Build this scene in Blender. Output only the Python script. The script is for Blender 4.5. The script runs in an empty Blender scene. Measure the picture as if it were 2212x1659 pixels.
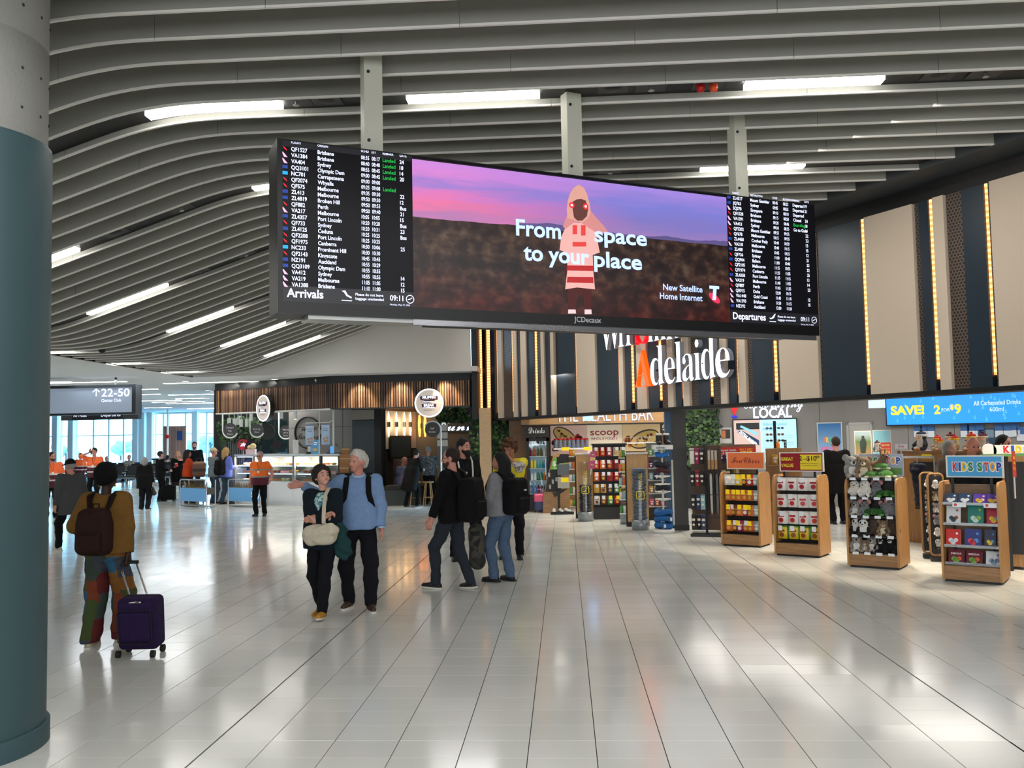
import bpy, bmesh, math, random
import numpy as np
from mathutils import Vector, Matrix
random.seed(7); RNG = np.random.default_rng(7)
SC = bpy.context.scene
COL = SC.collection
PI = math.pi
# ------------------------------------------------------------------ camera
CH = 1.85                                   # camera height, metres
FPX = 1920.0                                # focal length in pixels of the 2212 px wide frame
PITCH, ROLL, YAW = .0593, .0190, .0577
_cy, _sy = math.cos(YAW), math.sin(YAW)
FWD = Vector((-_sy*math.cos(PITCH), _cy*math.cos(PITCH), math.sin(PITCH)))
_r0 = Vector((_cy, _sy, 0)); _u0 = _r0.cross(FWD)
RGT = math.cos(ROLL)*_r0 - math.sin(ROLL)*_u0
UPV = math.sin(ROLL)*_r0 + math.cos(ROLL)*_u0
camd = bpy.data.cameras.new('camera'); cam = bpy.data.objects.new('camera', camd); COL.objects.link(cam)
camd.sensor_width = 36; camd.lens = FPX/2212*36; camd.clip_end = 500
cam.matrix_world = Matrix(((RGT.x, UPV.x, -FWD.x, 0), (RGT.y, UPV.y, -FWD.y, 0), (RGT.z, UPV.z, -FWD.z, CH), (0, 0, 0, 1)))
SC.camera = cam
# ------------------------------------------------------------------ world, exposure
SC.view_settings.view_transform = 'Standard'; SC.view_settings.look = 'None'
SC.view_settings.exposure = 0.0; SC.view_settings.gamma = 1.0; SC.view_settings.use_curve_mapping = False
wd = bpy.data.worlds.new('sky'); SC.world = wd; wd.use_nodes = True
_nt = wd.node_tree; _bg = _nt.nodes['Background']
_tc = _nt.nodes.new('ShaderNodeTexCoord'); _sp = _nt.nodes.new('ShaderNodeSeparateXYZ'); _cr = _nt.nodes.new('ShaderNodeValToRGB')
_nt.links.new(_tc.outputs['Generated'], _sp.inputs[0]); _nt.links.new(_sp.outputs['Z'], _cr.inputs[0]); _nt.links.new(_cr.outputs[0], _bg.inputs[0])
_cr.color_ramp.elements[0].position = 0.0; _cr.color_ramp.elements[0].color = (.46, .78, 1, 1)
_cr.color_ramp.elements[1].position = 0.5; _cr.color_ramp.elements[1].color = (.30, .62, 1, 1)
_bg.inputs[1].default_value = 12.0
def area(name, loc, size, power, color=(1, 1, 1), target=None, spread=PI):
    l = bpy.data.lights.new(name, 'AREA'); l.shape = 'RECTANGLE'; l.size, l.size_y = size; l.energy = power; l.color = color; l.spread = spread
    o = bpy.data.objects.new(name, l); COL.objects.link(o); o.location = loc
    if target is not None: o.rotation_euler = (Vector(target)-Vector(loc)).to_track_quat('-Z', 'Y').to_euler()
    return o
def spot(name, loc, target, power, color=(1, .9, .78), angle=70, r=.05, blend=.6):
    l = bpy.data.lights.new(name, 'SPOT'); l.energy = power; l.color = color; l.spot_size = math.radians(angle); l.spot_blend = blend; l.shadow_soft_size = r
    o = bpy.data.objects.new(name, l); COL.objects.link(o); o.location = loc
    o.rotation_euler = (Vector(target)-Vector(loc)).to_track_quat('-Z', 'Y').to_euler(); return o
LED = 16.0                                  # emission of the linear ceiling lamps
for _i, _y in enumerate((-6, -2.5, 1.0, 4.0)):   # the lamp rows over and behind the photographer
    area('hall_lamp_row', (1.0, _y, 4.7), (12, .3), 155, (1, .99, .97))
area('hall_lamp_row', (8.0, 3, 4.7), (.3, 8), 90, (1, .99, .97))
for _x, _y in ((.2, 13.31), (-.8, 15.89), (1.6, 13.31), (-2.2, 18.47)): area('hall_lamp_row', (_x, _y, 4.92), (1.3, .15), 26, (1, .99, .97))
area('rear_fill_lamp', (-1, -8.4, 2.7), (34, 4.6), 1650, (.96, .98, 1), (-1, 10, 2.4))   # added fill lamp behind the camera, with no known source there
for _x, _y in ((3.0, 9.8), (1.2, 13.4), (-.8, 17.0), (-2.6, 20.4)): area('facade_fill_lamp', (_x, _y, 4.9), (2.6, .3), 9, (1, .95, .88), (_x+2.6, _y+1.5, 3.2), 1.7)  # added fill lamps to brighten the facade, not fittings of the hall
for _x, _y in ((-13, 8), (-13, 16), (-16, 24), (-11, 22), (-22, 30), (-15, 34), (-26, 41), (-17, 43), (-11, 43)):   # lamps of the low white ceiling
    area('low_ceiling_lamp', (_x, _y, 3.5), (3, .3), 95, (.95, .98, 1))
for _x, _y, _p in ((.6, 20.5, 130), (2.6, 20.3, 110), (4.5, 20.2, 60), (6.6, 19.2, 70), (9, 17.0, 80), (6.2, 15.5, 70), (8.0, 13.0, 80), (4.2, 17.2, 60)):
    area('shop_ceiling_panel', (_x, _y, 3.22), (1.8, 1.8), _p*.72, (1, .94, .87))
for _x, _y, _tx, _ty in ((4.1, 14.5, 3.1, 14.5), (4.75, 13.3, 3.7, 13.3), (5.5, 12.1, 4.4, 12.1), (6.2, 10.9, 5.1, 11.0), (4.9, 13.9, 4.3, 13.4), (2.6, 17.8, 2.0, 16.6), (1.4, 19.4, .8, 18.6), (.1, 21.3, -.4, 20.6), (6.2, 11.6, 6.0, 11.0)):
    spot('shop_spotlight', (_x, _y, 3.15), (_tx, _ty, .2), 260, (1, .88, .70), 75)
# ------------------------------------------------------------------ pixel helpers (2212 x 1659 photograph)
def ray(px, py): return FWD + RGT*((px-1106)/FPX) - UPV*((py-829.5)/FPX)
def gnd(px, py, z=0.0):
    d = ray(px, py); t = (z-CH)/d.z; return Vector((d.x*t, d.y*t, z))
def atY(px, py, Y):
    d = ray(px, py); t = Y/d.y; return Vector((d.x*t, Y, CH+d.z*t))
class Wall:
    """a vertical plane through two plan points; u runs p0 -> p1, n points to the camera side"""
    def __init__(s, p0, p1):
        s.p0 = Vector((p0[0], p0[1])); d = Vector((p1[0], p1[1]))-s.p0; s.len = d.length; s.d = d.normalized()
        s.n = Vector((s.d.y, -s.d.x)); s.ang = math.atan2(s.d.y, s.d.x)
    def hit(s, px, py):
        r = ray(px, py); t = s.p0.dot(s.n)/(Vector((r.x, r.y)).dot(s.n)); p = Vector((r.x, r.y))*t
        return (p-s.p0).dot(s.d), CH+r.z*t
    def u(s, px, py=900): return s.hit(px, py)[0]
    def z(s, px, py): return s.hit(px, py)[1]
    def pt(s, u, off=0, z=0): q = s.p0+s.d*u+s.n*off; return Vector((q.x, q.y, z))
# ------------------------------------------------------------------ materials
MATS = {}
def lin(c):
    if isinstance(c, str): c = [int(c[i:i+2], 16)/255 for i in (0, 2, 4)]
    return tuple((x/12.92 if x <= .04045 else ((x+.055)/1.055)**2.4) for x in c)
def mat(name, col, rough=.6, metal=0, emit=0, spec=.5, noise=None, bump=None, alpha=1, trans=0, ecol=None, coat=0):
    """plain principled material; noise=(scale, amount) mottles the colour, bump=(scale, strength)"""
    if name in MATS: return MATS[name]
    m = bpy.data.materials.new(name); m.use_nodes = True; nt = m.node_tree; b = nt.nodes['Principled BSDF']
    c = lin(col); b.inputs['Base Color'].default_value = (*c, 1); b.inputs['Roughness'].default_value = rough; b.inputs['Metallic'].default_value = metal
    b.inputs['Specular IOR Level'].default_value = spec; b.inputs['Alpha'].default_value = alpha; b.inputs['Transmission Weight'].default_value = trans
    b.inputs['Coat Weight'].default_value = coat
    if emit:
        e = lin(ecol) if ecol else c
        b.inputs['Emission Color'].default_value = (*e, 1); b.inputs['Emission Strength'].default_value = emit
    if noise or bump:
        tc = nt.nodes.new('ShaderNodeTexCoord')
    if noise:
        n = nt.nodes.new('ShaderNodeTexNoise'); n.inputs['Scale'].default_value = noise[0]; n.inputs['Detail'].default_value = 4
        if len(noise) > 2:
            mp = nt.nodes.new('ShaderNodeMapping'); mp.inputs['Scale'].default_value = noise[2]; nt.links.new(tc.outputs['Object'], mp.inputs[0]); nt.links.new(mp.outputs[0], n.inputs[0])
        else: nt.links.new(tc.outputs['Object'], n.inputs[0])
        mx = nt.nodes.new('ShaderNodeMix'); mx.data_type = 'RGBA'; nt.links.new(n.outputs['Fac'], mx.inputs[0])
        a = noise[1]; mx.inputs[6].default_value = (*[x*(1-a) for x in c], 1); mx.inputs[7].default_value = (*[min(1, x*(1+a)) for x in c], 1)
        nt.links.new(mx.outputs[2], b.inputs['Base Color'])
    if bump:
        n2 = nt.nodes.new('ShaderNodeTexNoise'); n2.inputs['Scale'].default_value = bump[0]; nt.links.new(tc.outputs['Object'], n2.inputs[0])
        bp = nt.nodes.new('ShaderNodeBump'); bp.inputs['Strength'].default_value = bump[1]; bp.inputs['Distance'].default_value = .02
        nt.links.new(n2.outputs['Fac'], bp.inputs['Height']); nt.links.new(bp.outputs[0], b.inputs['Normal'])
    MATS[name] = m; return m
def rampmat(name, stops, coord='Object', axis='Z', rough=.7, const=True, noise=None, emit=0, scale=1.0, off=0.0, rot=None):
    """colour ramp along one object axis (bands of a shirt, stripes)"""
    if name in MATS: return MATS[name]
    m = bpy.data.materials.new(name); m.use_nodes = True; nt = m.node_tree; b = nt.nodes['Principled BSDF']; b.inputs['Roughness'].default_value = rough
    tc = nt.nodes.new('ShaderNodeTexCoord'); sp = nt.nodes.new('ShaderNodeSeparateXYZ'); nt.links.new(tc.outputs[coord], sp.inputs[0])
    ma = nt.nodes.new('ShaderNodeMath'); ma.operation = 'MULTIPLY_ADD'; nt.links.new(sp.outputs[axis], ma.inputs[0]); ma.inputs[1].default_value = scale; ma.inputs[2].default_value = off
    src = ma.outputs[0]
    if noise:
        n = nt.nodes.new('ShaderNodeTexNoise'); n.inputs['Scale'].default_value = noise[0]; n.inputs['Detail'].default_value = 5
        mp = nt.nodes.new('ShaderNodeMapping'); nt.links.new(tc.outputs[coord], mp.inputs[0]); nt.links.new(mp.outputs[0], n.inputs[0])
        if len(noise) > 2: mp.inputs['Scale'].default_value = noise[2]
        m2 = nt.nodes.new('ShaderNodeMath'); m2.operation = 'MULTIPLY_ADD'; nt.links.new(n.outputs['Fac'], m2.inputs[0]); m2.inputs[1].default_value = noise[1]; nt.links.new(src, m2.inputs[2]); src = m2.outputs[0]
    cr = nt.nodes.new('ShaderNodeValToRGB'); cr.color_ramp.interpolation = 'CONSTANT' if const else 'LINEAR'
    e = cr.color_ramp.elements
    e[0].position, e[0].color = stops[0][0], (*lin(stops[0][1]), 1); e[1].position, e[1].color = stops[1][0], (*lin(stops[1][1]), 1)
    for p, c in stops[2:]: k = e.new(p); k.color = (*lin(c), 1)
    nt.links.new(src, cr.inputs[0]); nt.links.new(cr.outputs[0], b.inputs['Base Color'])
    if emit: nt.links.new(cr.outputs[0], b.inputs['Emission Color']); b.inputs['Emission Strength'].default_value = emit; b.inputs['Base Color'].default_value = (0, 0, 0, 1); nt.links.remove(b.inputs['Base Color'].links[0])
    MATS[name] = m; return m
def woodmat(name, c1, c2, rough=.45, scale=(1, 1, 12)):
    if name in MATS: return MATS[name]
    m = bpy.data.materials.new(name); m.use_nodes = True; nt = m.node_tree; b = nt.nodes['Principled BSDF']; b.inputs['Roughness'].default_value = rough
    tc = nt.nodes.new('ShaderNodeTexCoord'); mp = nt.nodes.new('ShaderNodeMapping'); mp.inputs['Scale'].default_value = scale; nt.links.new(tc.outputs['Object'], mp.inputs[0])
    n = nt.nodes.new('ShaderNodeTexNoise'); n.inputs['Scale'].default_value = 6; n.inputs['Detail'].default_value = 6; nt.links.new(mp.outputs[0], n.inputs[0])
    cr = nt.nodes.new('ShaderNodeValToRGB'); cr.color_ramp.elements[0].position = .3; cr.color_ramp.elements[1].position = .7
    cr.color_ramp.elements[0].color = (*lin(c1), 1); cr.color_ramp.elements[1].color = (*lin(c2), 1)
    nt.links.new(n.outputs['Fac'], cr.inputs[0]); nt.links.new(cr.outputs[0], b.inputs['Base Color']); MATS[name] = m; return m
# ------------------------------------------------------------------ objects
def tag(o, label=None, cat=None, group=None, kind=None):
    if label: o['label'] = label
    if cat: o['category'] = cat
    if group: o['group'] = group
    if kind: o['kind'] = kind
    return o
def link(o, parent=None):
    COL.objects.link(o)
    if parent: o.parent = parent
    return o
def thing(name, label, cat, loc=(0, 0, 0), rz=0.0, group=None, scale=1.0):
    o = bpy.data.objects.new(name, None); COL.objects.link(o); o.location = loc; o.rotation_euler = (0, 0, rz); o.scale = (scale,)*3; o.empty_display_size = .1
    return tag(o, label, cat, group)
def dup(o, loc=None, rz=None, label=None, group=None, parent=None):
    c = o.copy(); COL.objects.link(c)
    if parent: c.parent = parent
    if loc is not None: c.location = loc
    if rz is not None: c.rotation_euler = (0, 0, rz)
    if label: c['label'] = label
    if group: c['group'] = group
    for ch in o.children: dup(ch, parent=c)
    return c
ORD = ['first', 'second', 'third', 'fourth', 'fifth', 'sixth', 'seventh', 'eighth', 'ninth', 'tenth', 'eleventh', 'twelfth', 'thirteenth', 'fourteenth', 'fifteenth', 'sixteenth', 'seventeenth', 'eighteenth', 'nineteenth', 'twentieth']
class MB:
    """collects primitives into one mesh"""
    def __init__(s): s.v = []; s.f = []; s.mi = []; s.m = 0; s.M = Matrix.Identity(4); s.sm = []
    def add(s, vs, fs, smooth=False):
        b = len(s.v); s.v += [tuple(s.M @ Vector(v)) for v in vs]; s.f += [tuple(i+b for i in f) for f in fs]; s.mi += [s.m]*len(fs); s.sm += [smooth]*len(fs); return s
    def box(s, x0, x1, y0, y1, z0, z1):
        return s.add([(x0, y0, z0), (x1, y0, z0), (x1, y1, z0), (x0, y1, z0), (x0, y0, z1), (x1, y0, z1), (x1, y1, z1), (x0, y1, z1)],
                     [(0, 3, 2, 1), (4, 5, 6, 7), (0, 1, 5, 4), (1, 2, 6, 5), (2, 3, 7, 6), (3, 0, 4, 7)])
    def cbox(s, c, d): return s.box(c[0]-d[0]/2, c[0]+d[0]/2, c[1]-d[1]/2, c[1]+d[1]/2, c[2]-d[2]/2, c[2]+d[2]/2)
    def prism(s, poly, a, b, axis='y'):
        """extrude a 2-D outline between a and b along axis"""
        n = len(poly); f = {'y': lambda p, t: (p[0], t, p[1]), 'z': lambda p, t: (p[0], p[1], t), 'x': lambda p, t: (t, p[0], p[1])}[axis]
        vs = [f(p, a) for p in poly]+[f(p, b) for p in poly]
        fs = [tuple(range(n)), tuple(range(2*n-1, n-1, -1))]+[(i, i+n, (i+1) % n+n, (i+1) % n) for i in range(n)]
        return s.add(vs, fs)
    def ring(s, pts, rad, n=8, closed=False, cap=True):
        """tube along a polyline"""
        pts = [Vector(p) for p in pts]; N = len(pts); vs = []; fs = []; rads = rad if isinstance(rad, (list, tuple)) else [rad]*N
        up = Vector((0, 0, 1)); prev = None
        for i, p in enumerate(pts):
            if closed: t = pts[(i+1) % N]-pts[i-1]
            else: t = pts[min(i+1, N-1)]-pts[max(i-1, 0)]
            t = t.normalized() if t.length > 1e-9 else Vector((0, 0, 1))
            if prev is None: a = t.cross(up if abs(t.z) < .9 else Vector((1, 0, 0))).normalized()
            else: a = (prev-t*prev.dot(t)).normalized()
            prev = a; b = t.cross(a)
            vs += [tuple(p+(a*math.cos(2*PI*k/n)+b*math.sin(2*PI*k/n))*rads[i]) for k in range(n)]
        for i in range(N if closed else N-1):
            j = (i+1) % N
            fs += [(i*n+k, i*n+(k+1) % n, j*n+(k+1) % n, j*n+k) for k in range(n)]
        s.add(vs, fs, True)
        if cap and not closed: s.add(vs[:n], [tuple(range(n-1, -1, -1))]); s.add(vs[-n:], [tuple(range(n))])
        return s
    def cyl(s, p, q, r, n=16, r2=None): return s.ring([p, q], [r, r if r2 is None else r2], n)
    def lathe(s, prof, n=20, c=(0, 0, 0)):
        vs = [(c[0]+r*math.cos(2*PI*k/n), c[1]+r*math.sin(2*PI*k/n), c[2]+z) for r, z in prof for k in range(n)]
        fs = [(i*n+k, i*n+(k+1) % n, (i+1)*n+(k+1) % n, (i+1)*n+k) for i in range(len(prof)-1) for k in range(n)]
        return s.add(vs, fs, True)
    def ball(s, c, r, n=10, m=7):
        r = r if isinstance(r, (tuple, list)) else (r, r, r)
        vs = [(c[0]+r[0]*math.sin(PI*j/m)*math.cos(2*PI*k/n), c[1]+r[1]*math.sin(PI*j/m)*math.sin(2*PI*k/n), c[2]+r[2]*math.cos(PI*j/m)) for j in range(m+1) for k in range(n)]
        fs = [(j*n+k, (j+1)*n+k, (j+1)*n+(k+1) % n, j*n+(k+1) % n) for j in range(m) for k in range(n)]
        return s.add(vs, fs, True)
    def mesh(s, name, mats):
        me = bpy.data.meshes.new(name); me.from_pydata(s.v, [], s.f)
        for m in (mats if isinstance(mats, (list, tuple)) else [mats]): me.materials.append(m)
        me.polygons.foreach_set('material_index', s.mi); me.polygons.foreach_set('use_smooth', s.sm); me.update(); return me
    def build(s, name, mats, parent=None, bevel=0, loc=None):
        o = bpy.data.objects.new(name, s.mesh(name, mats)); link(o, parent)
        if name in ('flight_lettering', 'advert_lettering', 'airline_tail', 'tie_hole', 'screen_text_lines', 'green_lettering', 'printed_fruit', 'offer_lettering'): o['kind'] = 'stuff'
        if loc is not None: o.location = loc
        if bevel: b = o.modifiers.new('bevel', 'BEVEL'); b.width = bevel; b.segments = 2; b.limit_method = 'ANGLE'
        return o
def part(name, me, parent, loc=(0, 0, 0), rot=(0, 0, 0)):
    o = bpy.data.objects.new(name, me); link(o, parent); o.location = loc; o.rotation_euler = rot; return o
def struct(o): o['kind'] = 'structure'; return o
def rrect(x0, x1, z0, z1, r, n=5):
    out = []
    for cx, cz, a in ((x1-r, z0+r, -PI/2), (x1-r, z1-r, 0), (x0+r, z1-r, PI/2), (x0+r, z0+r, PI)):
        out += [(cx+r*math.cos(a+PI/2*i/n), cz+r*math.sin(a+PI/2*i/n)) for i in range(n+1)]
    return out
def circ(cx, cz, r, n=24, rz=None): return [(cx+r*math.cos(2*PI*i/n), cz+(rz or r)*math.sin(2*PI*i/n)) for i in range(n)]
# lettering: a FONT curve turned into a mesh lying in the local xz plane, facing -y
def bold(s): return ''.join(chr(0x1D5D4+ord(c)-65) if 'A' <= c <= 'Z' else chr(0x1D5EE+ord(c)-97) if 'a' <= c <= 'z' else chr(0x1D7EC+ord(c)-48) if '0' <= c <= '9' else c for c in s)
def serif(s): return ''.join(chr(0x1D400+ord(c)-65) if 'A' <= c <= 'Z' else chr(0x1D41A+ord(c)-97) if 'a' <= c <= 'z' else c for c in s)
def script(s): return ''.join(chr(0x1D4D0+ord(c)-65) if 'A' <= c <= 'Z' else chr(0x1D4EA+ord(c)-97) if 'a' <= c <= 'z' else c for c in s)
_TXT = {}
def textdata(s, weight=0.0, extrude=0.0):
    k = (s, weight, extrude)
    if k in _TXT: return _TXT[k]
    cu = bpy.data.curves.new('lettering', 'FONT'); cu.body = s; cu.size = 1; cu.offset = weight; cu.extrude = extrude; cu.resolution_u = 3
    o = bpy.data.objects.new('lettering', cu); me = bpy.data.meshes.new_from_object(o)
    v = [tuple(p.co) for p in me.vertices]; f = [tuple(p.vertices) for p in me.polygons]
    bpy.data.meshes.remove(me); bpy.data.objects.remove(o); bpy.data.curves.remove(cu)
    xs = [p[0] for p in v] or [0, 1]; ys = [p[1] for p in v] or [0, 1]
    _TXT[k] = (v, f, min(xs), max(xs), min(ys), max(ys)); return _TXT[k]
def text(mb, s, x, z, h=None, w=None, y=0.0, align='l', weight=0.0, extrude=0.0, sx=1.0, cap=.727, shear=0.0):
    """lettering into mb with its base line at z; h = capital height; w squeezes to a width"""
    v, f, a, b, c, d = textdata(s, weight, extrude)
    k = (h/cap) if h else 1.0; kx = k*sx
    if w: kx = w/(b-a)
    if not h: k = kx
    ox = {'l': -a*kx, 'c': -(a+b)/2*kx, 'r': -b*kx}[align]
    mb.add([(x+ox+p[0]*kx+shear*p[1]*k, y-p[2]*k if extrude else y, z+p[1]*k) for p in v], f); return mb
# ================================================================== SETTING
H1, H2 = 5.0, 3.56
FAC = Wall((-2.48, 24.14), (9.0, 3.7)); FZ0, FZ1 = 2.33, 4.75
m_slat = mat('slat_face_grey', (.60, .60, .565), .6); m_edge = mat('slat_edge_lit', (.90, .89, .86), .5); m_white = mat('white_paint', (.86, .86, .84), .6); m_black = mat('black_paint', (.03, .03, .035), .5)  # slat edge lighter than face: bounce light from the floor put into the colour
m_dark = mat('dark_grey', (.13, .14, .15), .5); m_grey = mat('grey_paint', (.55, .55, .55), .6); m_void = mat('ceiling_void', (.10, .10, .10), .9)
m_lamp = mat('lamp_diffuser', (1, 1, 1), .4, emit=LED, ecol=(1, .985, .96)); m_alu = mat('aluminium', (.72, .73, .72), .35, metal=.6)
m_chrome = mat('chrome', (.8, .8, .82), .15, metal=1); m_frame = mat('window_frame_metal', (.93, .95, .94), .45)
def glassmat(name, tint=(1, 1, 1), refl=.08):
    if name in MATS: return MATS[name]
    m = bpy.data.materials.new(name); m.use_nodes = True; nt = m.node_tree; nt.nodes.clear(); o = nt.nodes.new('ShaderNodeOutputMaterial')
    t = nt.nodes.new('ShaderNodeBsdfTransparent'); t.inputs[0].default_value = (*tint, 1); g = nt.nodes.new('ShaderNodeBsdfGlossy'); g.inputs['Roughness'].default_value = .02
    x = nt.nodes.new('ShaderNodeMixShader'); x.inputs[0].default_value = refl; nt.links.new(t.outputs[0], x.inputs[1]); nt.links.new(g.outputs[0], x.inputs[2]); nt.links.new(x.outputs[0], o.inputs[0])
    MATS[name] = m; return m
m_glass = glassmat('clear_glass', (.97, .99, 1)); m_wglass = glassmat('window_glass', (.80, .95, 1.0), .05)
# ---- floor
def floor_mat():
    m = bpy.data.materials.new('floor_tile_stone'); m.use_nodes = True; nt = m.node_tree; b = nt.nodes['Principled BSDF']
    tc = nt.nodes.new('ShaderNodeTexCoord'); oi = nt.nodes.new('ShaderNodeObjectInfo'); geo = nt.nodes.new('ShaderNodeNewGeometry')
    n = nt.nodes.new('ShaderNodeTexNoise'); n.inputs['Scale'].default_value = 90; n.inputs['Detail'].default_value = 3; nt.links.new(tc.outputs['Object'], n.inputs[0])
    ad = nt.nodes.new('ShaderNodeMath'); ad.operation = 'ADD'; nt.links.new(oi.outputs['Random'], ad.inputs[0]); nt.links.new(geo.outputs['Random Per Island'], ad.inputs[1])
    fr = nt.nodes.new('ShaderNodeMath'); fr.operation = 'FRACT'; nt.links.new(ad.outputs[0], fr.inputs[0])
    cr = nt.nodes.new('ShaderNodeValToRGB'); cr.color_ramp.elements[0].color = (*lin((.82, .822, .795)), 1); cr.color_ramp.elements[1].color = (*lin((.85, .852, .825)), 1)
    mx = nt.nodes.new('ShaderNodeMath'); mx.operation = 'MULTIPLY_ADD'; nt.links.new(n.outputs['Fac'], mx.inputs[0]); mx.inputs[1].default_value = .5; nt.links.new(fr.outputs[0], mx.inputs[2])
    dv = nt.nodes.new('ShaderNodeMath'); dv.operation = 'MULTIPLY'; nt.links.new(mx.outputs[0], dv.inputs[0]); dv.inputs[1].default_value = .66
    nt.links.new(dv.outputs[0], cr.inputs[0]); nt.links.new(cr.outputs[0], b.inputs['Base Color'])
    rr = nt.nodes.new('ShaderNodeMapRange'); rr.inputs['To Min'].default_value = .12; rr.inputs['To Max'].default_value = .17; nt.links.new(fr.outputs[0], rr.inputs['Value']); nt.links.new(rr.outputs[0], b.inputs['Roughness'])
    b.inputs['Specular IOR Level'].default_value = .62
    return m
m_floor = floor_mat(); m_grout = mat('floor_joint', (.13, .125, .12), .9)
g = MB().box(-48, 24, -9, 50, -.2, -.006)
floor = struct(g.build('floor', m_grout))
XS = [.146+.4*(k-7) for k in range(2, 13)]
left = [-2.203-.4*j for j in range(0, 66)][::-1]; right = [2.58+.4*j for j in range(0, 40)]
XS = left+XS+right
YS = [5.232+.296*(j-20) for j in range(0, 172)]
def in_view(x, y):
    d = Vector((x, y, 0-CH)); w = d.dot(FWD)
    if w < 1: return None
    px, py = 1106+FPX*d.dot(RGT)/w, 829.5-FPX*d.dot(UPV)/w
    return (px, py) if -40 < px < 2250 and py < 1690 else None
cand = []; rest = []
for j in range(len(YS)-1):
    for i in range(len(XS)-1):
        xa, xb, ya, yb = XS[i], XS[i+1], YS[j], YS[j+1]
        q = in_view((xa+xb)/2, (ya+yb)/2); d = math.hypot(xa, ya)
        (cand if q else rest).append((ya, xa, xb, yb))
cand.sort(); tiles, rest = cand[:300], cand[300:]+rest
tm = {}
def joint(i): return .006 if abs(i+2.203) < .01 or abs(i-2.58) < .01 else .0026
for ya, xa, xb, yb in tiles:
    ga, gb = joint(xa), joint(xb); key = (round(xb-xa, 3), ga, gb)
    if key not in tm:
        w, h = (xb-xa), (yb-ya); x0, x1, y0, y1 = -w/2+ga, w/2-gb, -h/2+.0009, h/2-.0009; c = .0008
        b = MB(); b.add([(x0, y0, -.006), (x1, y0, -.006), (x1, y1, -.006), (x0, y1, -.006), (x0, y0, -c), (x1, y0, -c), (x1, y1, -c), (x0, y1, -c), (x0+c, y0+c, 0), (x1-c, y0+c, 0), (x1-c, y1-c, 0), (x0+c, y1-c, 0)],
                        [(0, 1, 5, 4), (1, 2, 6, 5), (2, 3, 7, 6), (3, 0, 4, 7), (4, 5, 9, 8), (5, 6, 10, 9), (6, 7, 11, 10), (7, 4, 8, 11), (8, 9, 10, 11)])
        tm[key] = b.mesh('tile', m_floor)
    part('tile', tm[key], floor, ((xa+xb)/2, (ya+yb)/2, 0), (random.gauss(0, .0004), random.gauss(0, .0004), 0))
vs = []; fs = []
for ya, xa, xb, yb in rest:
    a, b = random.gauss(0, .0004), random.gauss(0, .0004); cx, cy = (xa+xb)/2, (ya+yb)/2; ga, gb = joint(xa), joint(xb); k = len(vs)
    for x, y in ((xa+ga, ya+.001), (xb-gb, ya+.001), (xb-gb, yb-.001), (xa+ga, yb-.001)): vs.append((x, y, (x-cx)*a+(y-cy)*b))
    fs.append((k, k+1, k+2, k+3))
me = bpy.data.meshes.new('tile_field'); me.from_pydata(vs, [], fs); me.materials.append(m_floor)
tag(part('tile_field', me, floor), kind='stuff')
# ---- undulating slat ceiling
def _prof():
    xs = np.linspace(-9.8, 16, 1300)[::-1]; s = np.zeros_like(xs)
    def ss(t): t = np.clip(t, 0, 1); return t*t*(3-2*t)
    s = .338*ss((-3.05-xs)/1.7)*(1-ss((-7.3-xs)/1.7)); z = H1-np.concatenate([[0], np.cumsum(s[1:]*(xs[:-1]-xs[1:]))]); return xs[::-1], z[::-1]
_PX, _PZ = _prof(); H2 = float(_PZ[0])
def zc(x): return float(np.interp(x, _PX, _PZ))
def facx(y): return FAC.p0.x+(FAC.p0.y-y)*(FAC.d.x/-FAC.d.y)
cl = MB().box(-9.65, 18, -9, 26, 5.62, 5.72); ceiling = struct(cl.build('ceiling', m_void))
XE = -9.65; PITCHY = .43; Y0 = 8.34
def xsamples(a, b):
    out = [a]; x = a
    while x < b-1e-6:
        x += .16 if x < -2.4 else 2.0
        out.append(min(x, b))
    return out
def ribbon(mb, a, b, y0, y1, dz0, dz1, ln=0.0):
    """a bar following the ceiling profile from x=a to x=b"""
    xs = xsamples(a, b); n = len(xs); vs = []
    for x in xs: z = zc(x); vs += [(x, y0, z+dz0), (x, y1, z+dz0), (x, y1+ln, z+dz1), (x, y0+ln, z+dz1)]
    fs = [(4*i+k, 4*i+4+k, 4*i+4+(k+1) % 4, 4*i+(k+1) % 4) for i in range(n-1) for k in range(4)]
    fs = [f[::-1] for f in fs]
    mb.add(vs, fs+[(0, 1, 2, 3), (4*n-1, 4*n-2, 4*n-3, 4*n-4)])
for k in range(-9, 34):
    y = Y0+PITCHY*k; xr = min(facx(y)-.45, 14)
    if y > 22.5: break
    b = MB(); x = XE; ph = (k*1.37) % 2.4
    cuts = [XE]+[XE+ph+2.4*i for i in range(1, 12)]; cuts = [c for c in cuts if c < xr-.3]+[xr]
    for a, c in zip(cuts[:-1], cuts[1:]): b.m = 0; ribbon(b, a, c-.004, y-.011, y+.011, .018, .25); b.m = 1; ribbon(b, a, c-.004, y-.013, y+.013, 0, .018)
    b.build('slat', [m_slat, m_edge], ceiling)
b = MB(); ribbon(b, XE, 3.2, 3.2, 22.6, .25, .27)  # unseen deck added above the slats to bounce light onto their faces
for k in range(24):
    y = 3.2+k*.81; xr = min(facx(y+.81)-.47, 14); ribbon(b, min(3.2, xr-.1), xr, y, y+.81, .25, .27)
b.build('bounce_deck', m_slat, ceiling)
GAPS = [Y0-PITCHY/2+6*PITCHY*i for i in range(-1, 6)]
for gy in GAPS:
    b = MB(); ribbon(b, XE, min(facx(gy)-.5, 14), gy-.17, gy+.20, .07, .40); b.build('service_channel', m_black, ceiling)
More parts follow.
